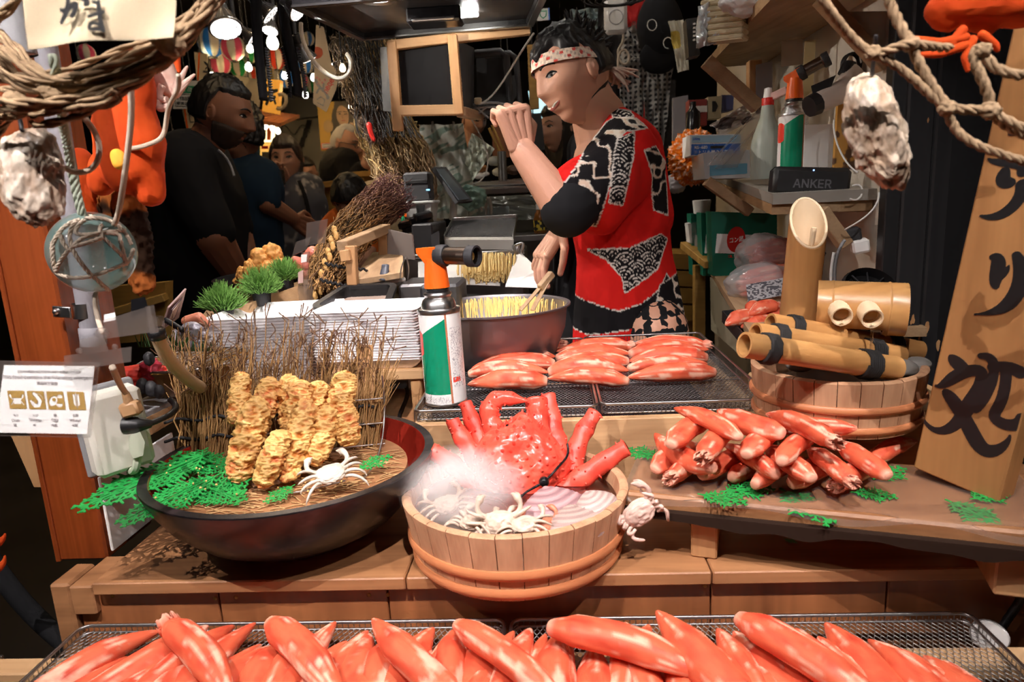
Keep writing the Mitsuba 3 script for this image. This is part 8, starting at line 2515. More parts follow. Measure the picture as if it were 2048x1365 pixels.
for nm, g_, mt in (('disc', Point(pp(634,106)).buffer(12 * s_), mat('disc_red', (.62,.13,.06),.7)),('letters', affinity.rotate(fit(word('neqeu'), pp(642,0)[0], pp(0,176)[1], pp(680,0)[0], pp(0,164)[1]),62), RED),
     ('branch', brush([[(*pp(632,160),.004),(*pp(640,175),.006),(*pp(650,185),.004),(*pp(656,196),.007)],[(*pp(640,175),.004),(*pp(634,186),.004)],[(*pp(646,182),.004),(*pp(648,168),.003)]]), GREY),('blossoms', unary_union([Point(pp(x, y)).buffer(2.4 * s_) for x, y in ((634,156),(640,160),(645,166),(637,168),(650,160))]), mat('blossom', (.66,.25,.22),.7)),('drawing', LineString([pp(634,200), pp(642,194), pp(650,200), pp(646,212), pp(636,206)]).buffer(.6 * s_), GREY)):
 put(nm, mv(extr(g_.intersection(poly),.001), PN @ TT.translation_matrix((0,0,.0022))), mt, False, up_=k)
hangs(k, at(640,56,3.0))
# barrel-like yellow wooden partitions
k = thing('wooden_partition', 'yellowish wooden booth partition behind the child', 'partition')
put('panel', hull([at(a, b, y) for y in (3.7,3.76) for a, b in ((628,378),(720,364),(720,520),(628,520))]), WOOD_YELLOW, 30, up_=k)
put('cap', pbar((622,374),(724,361),3.68,3.68,.10,.03), WOOD_YELLOW, 30, up_=k)
k = thing('wooden_partition', 'yellowish wooden booth partition below the white-haired man\'s phone', 'partition')
put('panel', quad([(714,352),(780,348),(780,420),(714,420)],4.1,.06), WOOD_YELLOW, False, up_=k)
put('cap', pbar((710,350),(782,345),4.08,4.08,.12,.03), WOOD_YELLOW, 30, up_=k)
k = thing('wooden_partition', 'dark yellow wooden bench back behind the grey pipe and float', 'partition')
put('panel', quad([(200,575),(330,565),(330,680),(200,690)],1.75,.04), WOOD_YELLOW, False, up_=k)
put('cap', pbar((215,628),(332,594),1.70,1.74,.05,.02), WOOD_YELLOW, 30, up_=k)
one('brown_door', 'reddish brown door behind the white-haired man', 'door', quad([(705,225),(760,225),(760,345),(705,345)],5.4,.05), WOOD_FRONT, False)
one('trunk_plank', 'dark brown plank behind the trunk and printed sheet', 'plank', quad([(822,262),(846,262),(850,380),(824,380)],2.9,.04), WOOD_FRONT, False)
one('grey_duct', 'small grey box low behind the plush toys at the left', 'box', quad([(150,205),(188,205),(190,225),(160,228)],2.6,.1), GREY, False)

hangs('grey_duct', at(170,206,2.66))
for k, q in (('brown_door', at(732,340,5.43)),('trunk_plank', at(836,376,2.92))): put('foot', bx(q[0] - .04, q[0] + .04, q[1] - .01, q[1] + .01,0, q[2]), WOOD_FRONT, False, up_=k)
# net-covered straw trunk
k = thing('straw_trunk', 'thick twisted trunk of brown straw wrapped in dark net beside the hanging box', 'trunk')
m, c = bundle([at(722,70,2.15), at(745,150,2.15), at(770,250,2.15), at(805,330,2.15), at(815,420,2.1)],[.085,.075,.085,.10,.075],760,9,(.0016,.0036), wob=.006, colr=((.62,.46,.20),(.26,.17,.08)), tipc=(.48,.34,.22))
put('straw', m, V_MATTE, True, up_=k, color=c, kind='stuff')
m, c = bundle([at(690,70,2.05), at(712,150,2.05), at(738,225,2.05), at(752,285,2.05)],[.05,.055,.045,.02],260,10,(.0016,.003), wob=.006, colr=((.20,.15,.09),(.07,.05,.04)), tipc=(.18,.12,.09))
put('dark_straw', m, V_MATTE, True, up_=k, color=c, kind='stuff')
put('core', tube(spline([at(722,70,2.19), at(745,150,2.19), at(770,250,2.19), at(805,330,2.19), at(815,420,2.14)],20),[.07] * 20,12), mat('trunk_core', (.10,.065,.03),.9), True, up_=k)
g = np.random.default_rng(4)
nt = []
for i in range(15):
 a0 = 690 + i * 5
 for s in (-1,1):
  nt.append(tube(spline([at(a0 + s * 8 * j * .6 + 11 * j + g.normal(0,3),75 + 40 * j, 1.985 + .02 * abs(math.sin(i))) for j in range(6)],16),.0015,4))
put('net', cat(*nt), TWINE, True, up_=k, kind='stuff')
one('red_ornament', 'red and orange glowing ornament hanging from the net-wrapped trunk', 'ornament', bones(pxb([((738,250,6),(742,268,5)),((742,268,5),(748,280,4))],1.98),.005,3), RED, True)
# ------------------------------------------------------------------ shelves along the right wall
SD = SHELF_DIR

def edge_pt(px, py, y):
 return at(px, py, y)

def shelf(label, p, back, front, depth, th, material):
 """board whose stall-side top edge runs through p along the shelf direction: metres back and front of p"""
 k = thing('wall_shelf', label, 'shelf')
 a, b = p - SD * front, p + SD * back
 w = -WN * depth
 put('board', hull([a, b, a + w, b + w] + [q - A([0,0, th]) for q in (a, b, a + w, b + w)]), material, 30, up_=k)
 return k

UP_P = at(1541,0,1.35); LO_P = at(1546,388,1.35); BT_P = at(1461,603,1.50)
WS_ = mat('shelf_wood', wood_tex((.20,.11,.05),(.34,.21,.10), 'y', 40,.2),.55)
k = shelf('upper wooden wall shelf with wooden brackets holding chopstick packs', UP_P + A([0,0,.024]),1.15,.22,.19,.024, WS_)

def brace(k, px, y, w=.035):
 put('bracket', bar(at(*px[0], y), at(*px[1], y), w, w * .8), WOOD_PINE_Y, 30, up_=k)

brace(k, ((1412,122),(1516,215)),1.72)
brace(k, ((1640,-5),(1768,135)),1.32,.030)
put('wall_batten', pbar((1508,122),(1508,200),1.80,1.80,.03), WOOD_PINE_Z, 30, up_=k)
k = shelf('lower wooden wall shelf carrying boxes, bottles and the speaker', LO_P, 1.0,.0,.20,.020, mat('shelf_wrap', (.26,.24,.21),.3))
put('edge_strip', hull([LO_P + SD * .01 + A([0,0,-.0205]), LO_P + SD * 1.0 + A([0,0,-.0205]), LO_P + SD * .01 - WN * .18 + A([0,0,-.0205]), LO_P + SD * 1.0 - WN * .18 + A([0,0,-.0205]), LO_P + SD * .01 + A([0,0,-.04]), LO_P + SD * 1.0 + A([0,0,-.04]), LO_P + SD * .01 - WN * .18 + A([0,0,-.04]), LO_P + SD * 1.0 - WN * .18 + A([0,0,-.04])]), WS_, 30, up_=k)
brace(k, ((1412,362),(1500,425)),1.75,.03)
brace(k, ((1640,420),(1690,490)),1.33,.03)
put('bracket', pbar((1590,408),(1745,408),1.36,1.36,.03), WOOD_PINE_Y, 30, up_=k)
k = shelf('lowest shelf at the right holding green cartons and bagged crab sticks', BT_P, .95,.25,.30,.016, WOOD_PINE_Y)
put('leg', bar(at(1398,530,1.95), at(1398,680,1.95),.03,.03), WOOD_YELLOW, 30, up_=k)
put('front_rail', pbar((1370,490),(1420,530),2.05,1.85,.03,.02), WOOD_YELLOW, 30, up_=k)
put('side_panel', hull([at(1420,555,1.8), at(1490,660,1.45), at(1490,720,1.45), at(1422,660,1.8), at(1424,555,1.82), at(1494,660,1.47), at(1494,720,1.47), at(1426,660,1.82)]), mat('side_cream', (.30,.27,.18),.6), False, up_=k)
for i in range(4):
 one('wooden_crate', f'dim wooden crate stacked on the floor behind the cook, {ORD[i]} from the top', 'crate', quad([(1342,508 + 34 * i),(1396,510 + 34 * i),(1396,540 + 34 * i),(1342,538 + 34 * i)],2.5,.3), WOOD_YELLOW, False)
q = at(1370,640,2.6); put('foot', bx(q[0] - .04, q[0] + .04,2.55,2.7,0, q[2] + .02), WOOD_YELLOW, False, up_='wooden_crate_003')

def carton(name, label, px4, y, depth, face, prints=(), cat_='box'):
 k = sign(name, label, px4, y, face, depth, prints, 0, cat_)
 return k

GREENB = mat('carton_green', (.004,.13,.08),.4)
for i in range(3):
 x = 1450 - 20 * i; y = 1.80 + .10 * i
 q = [(x - 28,424 + 2 * i),(x + 104,428),(x + 104,552),(x - 24,552)]
 pr = [('white_field', sbox(.0,.36,1,.66), PAPER_WHITE),('red_disc', ELL(.30,.58,.14,.20), RED),('words', fit(jp('コン郎', 1),.20,.53,.41,.64,8), PAPER_WHITE),('words', fit(word('12'),.2,.30,.38,.34), RED)] if i == 0 else [('white_field', sbox(.0,.36,1,.66), PAPER_WHITE)]
 carton('green_carton', f'green and white gas can carton with a red disc on the lowest shelf, {("front one", "middle one", "rear one")[i]}', q, y, .06, GREENB, pr, 'carton')
k = thing('paper_cups', 'stack of white paper cups left of the green cartons', 'cups')
c = at(1403,448,2.02); s_ = px_size(c)
put('cup', shift(lathe([(0,-4 * s_),(13 * s_, 0),(18 * s_, 46 * s_),(16.5 * s_, 47 * s_),(12 * s_, 4 * s_),(0,3 * s_)],28), c), WHITE, 40, up_=k)
one('white_packet', 'white packet standing left of the paper cups', 'packet', quad([(1376,448),(1392,444),(1394,492),(1380,486)],2.0,.05), WHITE, False)
# bagged crab sticks and the black tray
for i, (q, y, lab) in enumerate((([(1480,478),(1590,470),(1600,545),(1470,560)],1.62, 'upper'),([(1462,535),(1590,520),(1590,610),(1452,606)],1.52, 'lower'))):
 for j in range(5):
  a_ = (q[0][0] + 18, q[0][1] + 22 + 11 * j); b_ = (q[1][0] - 8, q[1][1] + 16 + 12 * j)
  stick(f'red crab stick inside the {lab} clear bag on the lowest shelf, {ORD[j]} from the top', at(*a_, y + .03), at(*b_, y + .03), f'crab sticks in the {lab} bag', .13,0,.8)
 c4 = [at(*p, y) for p in q]
 mb = mv(blob(1,4,.16,2.5, i + 4,(np.linalg.norm(c4[1] - c4[0]) * .52,.055, np.linalg.norm(c4[3] - c4[0]) * .56)), frame(sum(c4) / 4 + A([0,.03,0]), c4[1] - c4[0],(0,1,0)))
 k = thing('plastic_bag', f'{lab} clear plastic bag packed with crab sticks on the lowest shelf', 'plastic bag')
 put('film', mb, BAGFILM, True, up_=k)
 if i: put('print_label', quad([(1492,570),(1572,555),(1572,590),(1496,604)], y - .036,.001), mat('label_print', proc(lambda p, n, uv: mix((.45,.45,.48),(.10,.10,.12), smoothstep(.5,.58, noise(p.x * 260, p.z * 420)))),.4), False, up_=k)
k = thing('black_tray', 'black tray of short thick crab sticks at the front of the lowest shelf', 'tray')
TRC = [at(1444,622,1.45), at(1560,612,1.45), at(1572,668,1.24), at(1490,672,1.24)]
put('floor', hull([p - A([0,0, d]) for p in TRC for d in (.02,.024)]), BLACK, False, up_=k)
for a_, b_ in ((0,1),(1,2),(2,3),(3,0)): put('wall', hull([TRC[a_], TRC[b_], TRC[a_] - A([0,0,.022]), TRC[b_] - A([0,0,.022]), TRC[a_] + A([.003,.003,0]), TRC[b_] + A([.003,.003,0])]), BLACK, False, up_=k)
for i, (px, py, a) in enumerate(((1484,640,20),(1504,622,80),(1530,620,20),(1548,630,60),(1515,648,10))):
 c = at(px, py, 1.33 + .02 * (i % 2)); d = A([math.cos(math.radians(a)),.3, math.sin(math.radians(a)) * .6]) * .03
 stick(f'short thick crab stick in the black tray, {("left", "upright", "at the back", "right", "front")[i]} one', c + d, c - d, 'thick crab sticks in the black tray', .068,0,.98)

# things on the lower shelf
k = carton('glove_box', 'white and blue glove carton with Japanese print on the lower shelf', [(1380,270),(1480,268),(1480,306),(1380,312)],1.80,.10, PAPER_WHITE,
   [('blue_field', sbox(.02,.04,1,.55), BLUE),('pale_band', sbox(.02,.62,1,.95), mat('pale_blue', (.35,.55,.68),.5)),('words', fit(word('NS-480'),.08,.32,.34,.47), PAPER_WHITE),('words', fit(jp('ニトリル極うす手袋', 1),.07,.10,.85,.26), PAPER_WHITE),('black_tag', sbox(.40,.33,.68,.45), INKB),('words', fit(word('220mm'),.04,.74,.18,.86), BLUE)], 'box')
k = carton('milky_bin', 'milky blue plastic bin with scoops in front of the glove carton', [(1406,306),(1500,300),(1500,356),(1410,358)],1.74,.14, SMOKE_BIN, [('inner_label', sbox(.1,.1,.9,.5), mat('bin_blue', (.12,.32,.45),.4))], 'bin')
k = thing('clear_tube', 'clear plastic sleeve leaning in the milky bin', 'plastic sleeve')
for p_, q_ in (((1416,330),(1536,200)),((1446,330),(1540,228))): put('wall', bar(at(*p_, 1.72), at(*q_, 1.72),.012,.003), ACRYLIC, 30, up_=k)
put('face', quad([(1505,228),(1540,200),(1475,335),(1430,338)],1.725,.001), ACRYLIC, False, up_=k)
m = blob(1,5,.30,9,2,(.068,.05,.070)); c = at(1388,316,1.95); n_ = MNZ(m.vertices * 120)[:, None]
one('snack_bag', 'crumpled clear bag of orange snacks behind the glove carton', 'bag', shift(m, c), V_WET, True, color=A([.72,.18,.01]) * (n_ > .4) + A([.85,.60,.42]) * (n_ <= .4))
one('snack_bag', 'white printed plastic bag lying on the glove carton', 'bag', hang([(1420,250),(1492,208),(1508,238),(1444,272)],1.84,.05,4), mat('bag_white', proc(lambda p, n, uv: mix((.62,.58,.54),(.10,.08,.08), smoothstep(.70,.74, noise(p.x * 60, p.z * 60)))),.3), True)
k = thing('spray_bottle', 'milky spray bottle with a red collar on the lower shelf', 'spray bottle')
c = at(1532,358,1.62); s_ = px_size(c)
put('bottle', shift(lathe([(0,0),(29 * s_, 0),(30 * s_, 8 * s_),(30 * s_, 66 * s_),(26 * s_, 84 * s_),(14 * s_, 118 * s_),(11 * s_, 142 * s_),(0,142 * s_)],32), c), mat('milky_bottle', (.28,.32,.28),.35),40, up_=k)
put('collar', shift(lathe([(0,140 * s_),(11.5 * s_, 140 * s_),(11.5 * s_, 154 * s_),(0,154 * s_)],24), c), RED, 40, up_=k)
put('neck', shift(lathe([(0,153 * s_),(9 * s_, 153 * s_),(7 * s_, 172 * s_),(0,174 * s_)],20), c), WHITE, 40, up_=k)
put('nozzle', pbar((1540,196),(1576,180),1.62,1.60,.016), mat('nozzle_pale', (.62,.40,.36),.4),30, up_=k)
gas_torch('gas torch on a green and white can standing on the lower wall shelf', at(1582,362,1.55),(.01,0,1),(.86,-.35,.42),(-.25,-1,0),.95)
k = thing('speaker', 'black box-shaped loudspeaker with pale lettering on the lower wall shelf', 'loudspeaker')
s0, s1 = at(1548,390,1.375), at(1704,394,1.365)
sx_ = s1 - s0; SPF = frame((s0 + s1) / 2 + A([0,.0225,.027]), sx_, (0,1,0))
put('case', mv(rbox(float(np.linalg.norm(sx_)),.045,.054,.008), SPF), BLACK, 40, up_=k)
put('lettering', mv(latin('ANKER', .0155,.0004, True), SPF @ frame((0,-.0226,-.004),(1,0,0),(0,0,1))), mat('pale_letters', (.10,.10,.11),.5), False, up_=k)
b = put('light', mv(rbox(.003,.001,.003,.0004), SPF @ frame((0,-.0226,.021),(1,0,0),(0,1,0))), 'bsdf_blue_light', False, up_=k); scene[b]['emitter'] = lamp((.2,.4,1),3.0,.05)
one('white_cable', 'white charging cable plugged into the right of the black loudspeaker', 'cable', cat(tube(spline([at(1668,240,1.42), at(1672,280,1.40), at(1690,320,1.38), at(1715,345,1.36)],16),.0018,6), tube(spline([at(1705,372,1.34), at(1722,374,1.34), at(1722,392,1.33), at(1700,398,1.32)],14),.0018,6)), WHITE, True, kind='stuff')
one('white_cable', 'thin white cable dropping from the oyster shell to the plug on the wall', 'cable', tube(spline([at(1758,385,1.25), at(1745,420,1.25), at(1715,445,1.27), at(1690,460,1.30)],20),.0016,6), WHITE, True)
one('white_paper', 'blank white card standing behind the loudspeaker', 'card', quad([(1610,250),(1668,248),(1664,338),(1606,340)],1.50,.002), PAPER_WHITE, False)
one('spotted_board', 'orange-brown spotted board behind the oyster shell', 'board', quad([(1676,210),(1730,200),(1730,340),(1668,336)],1.46,.01), mat('spotted', proc(lambda p, n, uv: mix((.52,.26,.05),(.10,.045,.02), smoothstep(.56,.64, fbm(p.x * 60, p.z * 40,0,3)))),.6), False)
k = thing('heat_gun', 'beige and black hand-held heat gun hanging by a black cord over the shelf', 'heat gun')
put('barrel', tube([at(1632,208,1.40), at(1690,180,1.42)],[.020,.022],18), mat('beige_tool', (.62,.52,.45),.4),50, up_=k)
put('body', tube([at(1682,190,1.42), at(1705,150,1.44), at(1722,168,1.45)],[.022,.022,.018],16), 'bsdf_beige_tool', True, up_=k)
put('nozzle', tube([at(1618,214,1.395), at(1634,207,1.40)],[.020,.0215],10), BLACK, 30, up_=k)
put('trigger', hull([at(a_, b_, y) for y in (1.40,1.42) for a_, b_ in ((1622,172),(1664,170),(1672,150),(1660,178),(1626,192))]), BLACK, False, up_=k)
put('tail', tube([at(1692,150,1.44), at(1700,124,1.44)],[.016,.012],14), BLACK, 50, up_=k)
for i in range(3): put('cord', tube([at(1705,128,1.44) + A([.016 * math.cos(a) , .006 * i, .020 * math.sin(a)]) for a in np.linspace(0,6.284,24)],.0026,6, False), BLACK, True, up_=k)
one('steel_hook', 'bent steel hook on the upper bracket above the heat gun', 'hook', tube(spline([at(1728,58,1.36), at(1732,42,1.36), at(1738,50,1.36), at(1730,75,1.36), at(1722,125,1.38)],20),.0016,6), STEEL, True)
for i, (q, c_) in enumerate((([(1564,82),(1606,78),(1606,128),(1562,134)],(.46,.38,.30)),([(1610,82),(1632,80),(1626,180),(1604,200)],(.52,.42,.22)),([(1664,24),(1776,22),(1776,120),(1700,60)],(.52,.46,.40)),([(1512,130),(1545,122),(1545,215),(1512,230)],(.30,.28,.30)))):
 one('wall_paper', ('pale notice with faint print on the right wall', 'yellowish curled strip of paper on the right wall', 'white sheet on the wall beside the black boards', 'grey plastic sleeve on the right wall')[i], 'paper', quad(q, (1.74,1.62,1.33,1.78)[i],.002), mat(f'note_{i}', c_, .7), False)
for i, (px, py, y, w_) in enumerate(((1720,492,1.33,.030),(1700,470,1.34,.036))):
 one('wall_plug', ('white plug with a dark face in the wall socket', 'dark brown cover above the white plug')[i], 'plug', mv(rbox(w_, .04,.026,.004), frame(at(px, py, y),(1,-.3,.2),(.3,1,0))),(WHITE, CHARCOAL)[i],30)
for i, pts in enumerate(([(1690,480),(1672,520),(1674,600)],[(1650,505),(1640,530),(1642,590)],[(1668,505),(1662,560),(1668,610)])):
 one('dangling_cable', ('grey cable hanging right of the bamboo spout', 'black cable hanging nearest the bamboo spout', 'white cable between the grey and black ones')[i], 'cable', tube(spline([at(a_, b_, 1.28) for a_, b_ in pts],16),.003,6),(GREY, BLACK, WHITE)[i], True)
k = thing('fan', 'small black round fan standing behind the bamboo drum', 'fan')
put('housing', mv(lathe([(.010,0),(.042,0),(.044,.012),(.040,.020),(.036,.004),(.010,.004),(.010,0)],32), frame(at(1734,590,1.12),(1,0,0),(0,.7,.7))), BLACK, 40, up_=k)
for i in range(9): put('rib', mv(shift(rbox(.028,.0025,.004,.0006),.024,0,.010), frame(at(1734,590,1.12),(1,0,0),(0,.7,.7)) @ TT.rotation_matrix(i * .698,(0,0,1))), CHARCOAL, False, up_=k)
# things on the upper shelf
k0 = at(1470,60,1.62)
for i in range(14):
 r_, c_ = i % 7, i // 7
 one('chopstick_pack', f'pale chopstick bundle on the upper shelf, {ORD[r_]} from the bottom of the {("near", "far")[c_]} stack', 'chopsticks', bar(at(1420 - 14 * c_, 82 - 12 * r_, 1.64 + .12 * c_), at(1492 - 14 * c_, 74 - 12 * r_, 1.60 + .12 * c_),.045,.0115,.003), mat('chopsticks', wood_tex((.44,.36,.22),(.62,.54,.36), 'x', 220,.1),.6) if i == 0 else 'bsdf_chopsticks', False, 'chopstick bundles on the upper shelf')
one('plastic_bag', 'crinkled clear wrapper hanging round the ends of the chopstick bundles', 'plastic bag', hang([(1398,10),(1440,4),(1434,86),(1392,96)],1.625,.05,3), mat('crinkle', (.52,.56,.58),.12, spec=.9), True)
one('plastic_bag', 'white crumpled bag at the top edge above the upper shelf', 'plastic bag', shift(blob(.05,4,.3,2.4,7,(1.2,.7,.8)), at(1496,-8,1.56)), WHITE, True)
k = thing('slotted_case', 'black plastic case with a slotted side beside the chopstick bundles', 'case')
put('case', quad([(1372,38),(1398,34),(1400,110),(1378,114)],1.74,.04), BLACK, False, up_=k)
for i in range(5): put('slot', quad([(1386,46 + 8 * i),(1391,45 + 8 * i),(1391,49 + 8 * i),(1386,50 + 8 * i)],1.735,.002), WHITE, False, up_=k)
one('receipt_strip', 'pale strips of printed paper hanging beside the black cap', 'paper', hang([(1336,42),(1366,40),(1378,140),(1356,145)],2.2,.03,2), mat('receipt', proc(lambda p, n, uv: mix((.58,.56,.46),(.55,.42,.08), smoothstep(.70,.74, noise(p.x * 30, p.z * 34)))),.6), True)
# hanging clothes at the back
one('red_happi', 'red happi coat with black wave print hanging on the back wall', 'coat', hang([(1196,10),(1310,0),(1300,250),(1200,250)],2.75,.16,6,40), mat('happi_hung', proc(lambda p, n, uv: mix((.36,.012,.012),(.012,.010,.010), smoothstep(.50,.54, noise(p.x * 5.0, p.z * 4.0,3.0)))),.9), True)
DOT = mat('dotted_cloth', proc(lambda p, n, uv: dr.select(dr.square(p.x * 62.0 - dr.floor(p.x * 62.0) - .5) + dr.square(p.z * 62.0 - dr.floor(p.z * 62.0) - .5) < .085, mi.Color3f(.012,.012,.014), mi.Color3f(.30,.29,.28))),.9)
one('dotted_trousers', 'grey cotton trousers with black dots hanging by a clip behind the cook', 'trousers', cat(hang([(1246,52),(1296,60),(1348,130),(1238,150)],2.5,.10,3,30), hang([(1238,146),(1290,140),(1282,330),(1246,320)],2.5,.08,5,30), hang([(1286,140),(1346,128),(1322,330),(1290,320)],2.48,.10,7,30)), DOT, True)
one('trouser_clip', 'clear clip holding the dotted trousers', 'clip', bar(at(1267,44,2.46), at(1268,66,2.46),.022,.012), ACRYLIC, 30)
k = thing('black_cap', 'black baseball cap with white emblems hanging on the wall', 'cap')
put('crown', mv(blob(1,4,.04,2,3,(.075,.07,.115)), frame(at(1322,62,2.38),(1,0,.15),(0,1,0))), BLACK_SOFT, True, up_=k)
put('brim', mv(blob(1,4,.03,2,4,(.065,.02,.055)), frame(at(1320,112,2.35),(1,0,.2),(0,1,0))), BLACK_SOFT, True, up_=k)
for i, (px, py, r_) in enumerate(((1304,50,9),(1336,86,9))): put('emblem', mv(tube([A([math.cos(a) * r_ * .0016, math.sin(a) * r_ * .0019,0]) for a in np.linspace(0,6.284 if i == 0 else 4.8,24)],.0016,6), frame(at(px, py, 2.29), RIGHT, UP)), WHITE, True, up_=k)
k = thing('socket_timer', 'white round-faced socket timer hanging above the dotted trousers', 'socket timer')
c = at(1231,30,2.4)
put('case', shift(rbox(.075,.03,.12,.02), c), WHITE, 40, up_=k)
put('dial', mv(tube([A([math.cos(a) * .022, math.sin(a) * .022,0]) for a in np.linspace(0,6.284,20)],.0012,6), frame(c + A([0,-.016,-.01]),(1,0,0),(0,0,1))), GREY, True, up_=k)
one('white_cable', 'coiled pale extension lead hanging in front of the dotted trousers', 'cable', tube(spline([at(a_, b_, 2.4) for a_, b_ in ((1243,55),(1242,90),(1236,105),(1246,128),(1258,120),(1250,100),(1238,110),(1240,150),(1246,160))],50),.004,8), ROPE_PALE, True)
one('fan_guard', 'dark wire guard of a ceiling fan at the top edge', 'fan guard', cat(*[tube([at(1232,-6,2.2) + A([.10 * math.cos(a) * s_, .10 * math.sin(a) * s_, -.004 * i]) for a in np.linspace(0,6.284,36)],.003,5, False) for i, s_ in enumerate((1,.8,.6,.4))]), CHARCOAL, True, kind='stuff')
one('plastic_bag', 'pale plastic bag hanging at the back right of the wooden upright', 'plastic bag', hang([(1140,20),(1200,16),(1196,70),(1146,80)],2.9,.08,9), mat('bag_teal', (.20,.26,.26),.3), True)
sign('shield_card', 'white card with a green shield mark hanging high behind the cook', [(1072,18),(1098,16),(1098,40),(1074,42)],2.6, PAPER_WHITE, .004,[('shield', Polygon([(.2,.8),(.8,.8),(.75,.35),(.5,.15),(.25,.35)]).difference(Polygon([(.27,.73),(.73,.73),(.68,.38),(.5,.23),(.32,.38)])), GREEN),('blue_edge', sbox(.9,0,1,1), BLUE)], cat_='card')
one('black_tube', 'dark upright case standing behind the dotted trousers', 'case', quad([(1326,160),(1352,160),(1346,330),(1318,330)],2.55,.06), BLACK, False)
one('grey_board', 'white board leaning behind the snack bag at the shelf end', 'board', quad([(1346,196),(1376,190),(1378,320),(1346,330)],2.3,.02), mat('board_grey', (.32,.31,.34),.5), False)
for i, (q, c_, lab) in enumerate((([(1378,200),(1414,198),(1414,250),(1378,252)],(.30,.05,.045), 'red and white carton'),([(1416,194),(1444,192),(1442,236),(1416,238)],(.46,.40,.26), 'cream carton with a half-round mark'),([(1444,190),(1468,190),(1466,220),(1444,224)],(.035,.04,.10), 'dark blue carton'))):
 sign('carton', lab + ' behind the printed plastic bag', q, 2.1, mat(f'carton_{i}', c_, .5),.05,[('mark', Polygon([(.3,.3),(.3,.8),(.55,.78),(.72,.55),(.55,.32)]), INKB)] if i == 1 else ([('white_band', sbox(0,.5,1,.75), PAPER_WHITE)] if i == 0 else []), cat_='carton')
one('dark_bottle', 'small dark bottle behind the orange snack bag', 'bottle', shift(lathe([(0,0),(.02,0),(.02,.045),(.008,.06),(.008,.075),(0,.075)],20), at(1386,260,2.02)), BLACK_GLOSS, 40)
one('plastic_bag', 'small white bag in the dark under the lower shelf', 'plastic bag', shift(blob(.03,3,.3,2.4,2), at(1352,368,2.2)), mat('bag_dim', (.42,.40,.44),.4), True)
hangs('shield_card', at(1085,18,2.601)); hangs('black_tube', at(1339,162,2.58)); hangs('plastic_bag_005' if 'plastic_bag_005' in scene else 'plastic_bag', at(1170,20,2.9))
put('stem', tube([at(1734,590,1.13), at(1734,640,1.13), A([*at(1734,640,1.13)[:2],.86])],.006,8), BLACK, True, up_='fan')
one('fuzzy_strap', 'black fuzzy strap hanging in the dark at the lower left', 'strap', tube(spline([at(-30,1100,.80), at(40,1200,.79), at(110,1270,.77), at(150,1300,.76)],20),.012,10), BLACK_SOFT, True)
for i, (py, py2) in enumerate(((1068,1082),(1112,1132))): one('plush_claw', ('upper', 'lower')[i] + ' orange plush claw tip at the far left edge beside the counter', 'plush toy', tube(spline([at(-20, py2 + 8,.70), at(2, py2,.70), at(10, py, .70)],10), np.linspace(.008,.001,10),8), PLUSH_O, True)

# ------------------------------------------------------------------ counter lamps
for i, (pos, aim, inten, rad, colr) in enumerate(COUNTER_LAMPS):
 d = unit(A(aim) - A(pos))
 f = frame(pos, unit(np.cross(d, (0,1,.2))), np.cross(d, unit(np.cross(d, (0,1,.2)))), d)
 k = thing('reflector_lamp', f'white reflector lamp above the counter, {ORD[i]} from the left' if i < 3 else ('white reflector lamp above the tray stacks', 'white reflector lamp at the left front corner of the stall')[i - 3], 'lamp')
 put('housing', mv(lathe([(.018,-.09),(.020,-.06),(.044,-.01),(.046,0),(.043,0),(.040,-.012),(.0,-.03)],24), f), WHITE, 40, up_=k)
 put('bulb_face', mv(CYL_(.040,.003, sections=24), f @ TT.translation_matrix((0,0,-.006))), WHITE, up_=k)
 scene[k + '__bulb_face']['emitter'] = lamp(colr, rad, 1.0)
 put('stem', tube([A(pos) - d * .09, A(pos) - d * .09 + A([0,0,.1]), A([pos[0], pos[1],2.95])],.006,6), BLACK, up_=k)
 scene['spot_' + str(i)] = {'type': 'spot', 'intensity': {'type': 'rgb', 'value': [c * inten for c in colr]}, 'cutoff_angle': 34.0, 'beam_width': 12.0,
        'to_world': T().look_at(origin=list(A(pos) + d * .004), target=list(aim), up=[0,1,.3]), 'sampling_weight': 1.5}

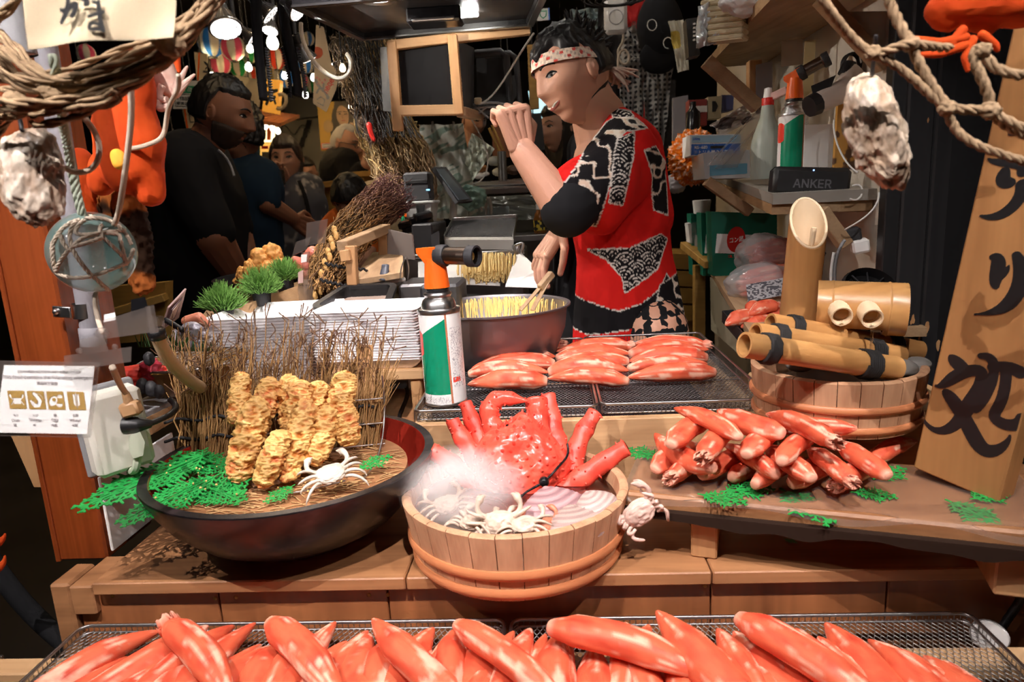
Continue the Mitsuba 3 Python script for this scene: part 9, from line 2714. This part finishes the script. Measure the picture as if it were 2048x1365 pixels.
for i, (c, rad) in enumerate(STALL_LAMPS):
 k = thing('batten_light', ('white batten light over the front of the stall', 'white batten light on the stall ceiling behind the cook', 'white batten light on the stall ceiling behind the hood')[i], 'lamp')
 put('housing', bx(c[0] - .02, c[0] + .02, c[1] - .30, c[1] + .30, c[2], c[2] + .03), WHITE, 30, up_=k)
 put('tube', bx(c[0] - .012, c[0] + .012, c[1] - .28, c[1] + .28, c[2] - .016, c[2] - .001), WHITE, 30, up_=k)
 scene[k + '__tube']['emitter'] = lamp((1.0,.93,.84), rad, 1.0)
 for s in (-.2,.2): put('rod', tube([(c[0], c[1] + s, c[2] + .03),(c[0], c[1] + s, 2.95)],.004,6), WHITE, True, up_=k)

for i, (c, rad) in enumerate(ALLEY_LAMPS):
 k = thing('pendant_lamp', ('warm pendant lamp over the near end of the alley', 'warm pendant lamp over the middle of the alley', 'warm pendant lamp over the far alley')[i], 'lamp')
 put('shade', shift(lathe([(.03,.10),(.05,.09),(.11,.0),(.108,.0),(.048,.085),(.03,.095)],28), c), BLACK, 40, up_=k)
 b = put('globe', shift(ico(2).apply_scale(.055), A(c) + A([0,0,.012])), WHITE, True, up_=k); scene[b]['emitter'] = lamp((1.0,.70,.40), rad, .8)
 put('cord', tube([A(c) + A([0,0,.09]), A([c[0], c[1],2.95])],.004,5), BLACK, True, up_=k)

# ------------------------------------------------------------------ steam over the left of the tub
c = TUB + A([-.060,-.035,.098])
ax_ = A([.082,.070,.050])
gz = np.stack(np.meshgrid(np.linspace(-1,1,28), np.linspace(-1,1,28), np.linspace(-1,1,28), indexing='ij'),-1)      # z, y, x
q_ = gz[..., ::-1]
rad = np.linalg.norm(q_, axis=-1)
dens = np.clip(1 - rad, 0,1) ** .9 * np.clip(FBM(q_ * 1.9 + 4,3,5) * 2.6 - .75,0,1)
box_ = T().translate((c - ax_).tolist()).scale((ax_ * 2).tolist())
m = ico(3); m.vertices = m.vertices * ax_ * .98 + c
one('steam', 'white steam drifting over the left half of the crab tub', 'steam', m, None, True, kind='stuff')
scene['steam'].update({'interior': {'type': 'heterogeneous', 'albedo': .99, 'scale': 62.0, 'sigma_t': {'type': 'gridvolume', 'grid': mi.VolumeGrid(dens.astype(np.float32)[..., None]), 'to_world': box_, 'filter_type': 'trilinear'}}, 'bsdf': {'type': 'null'}})
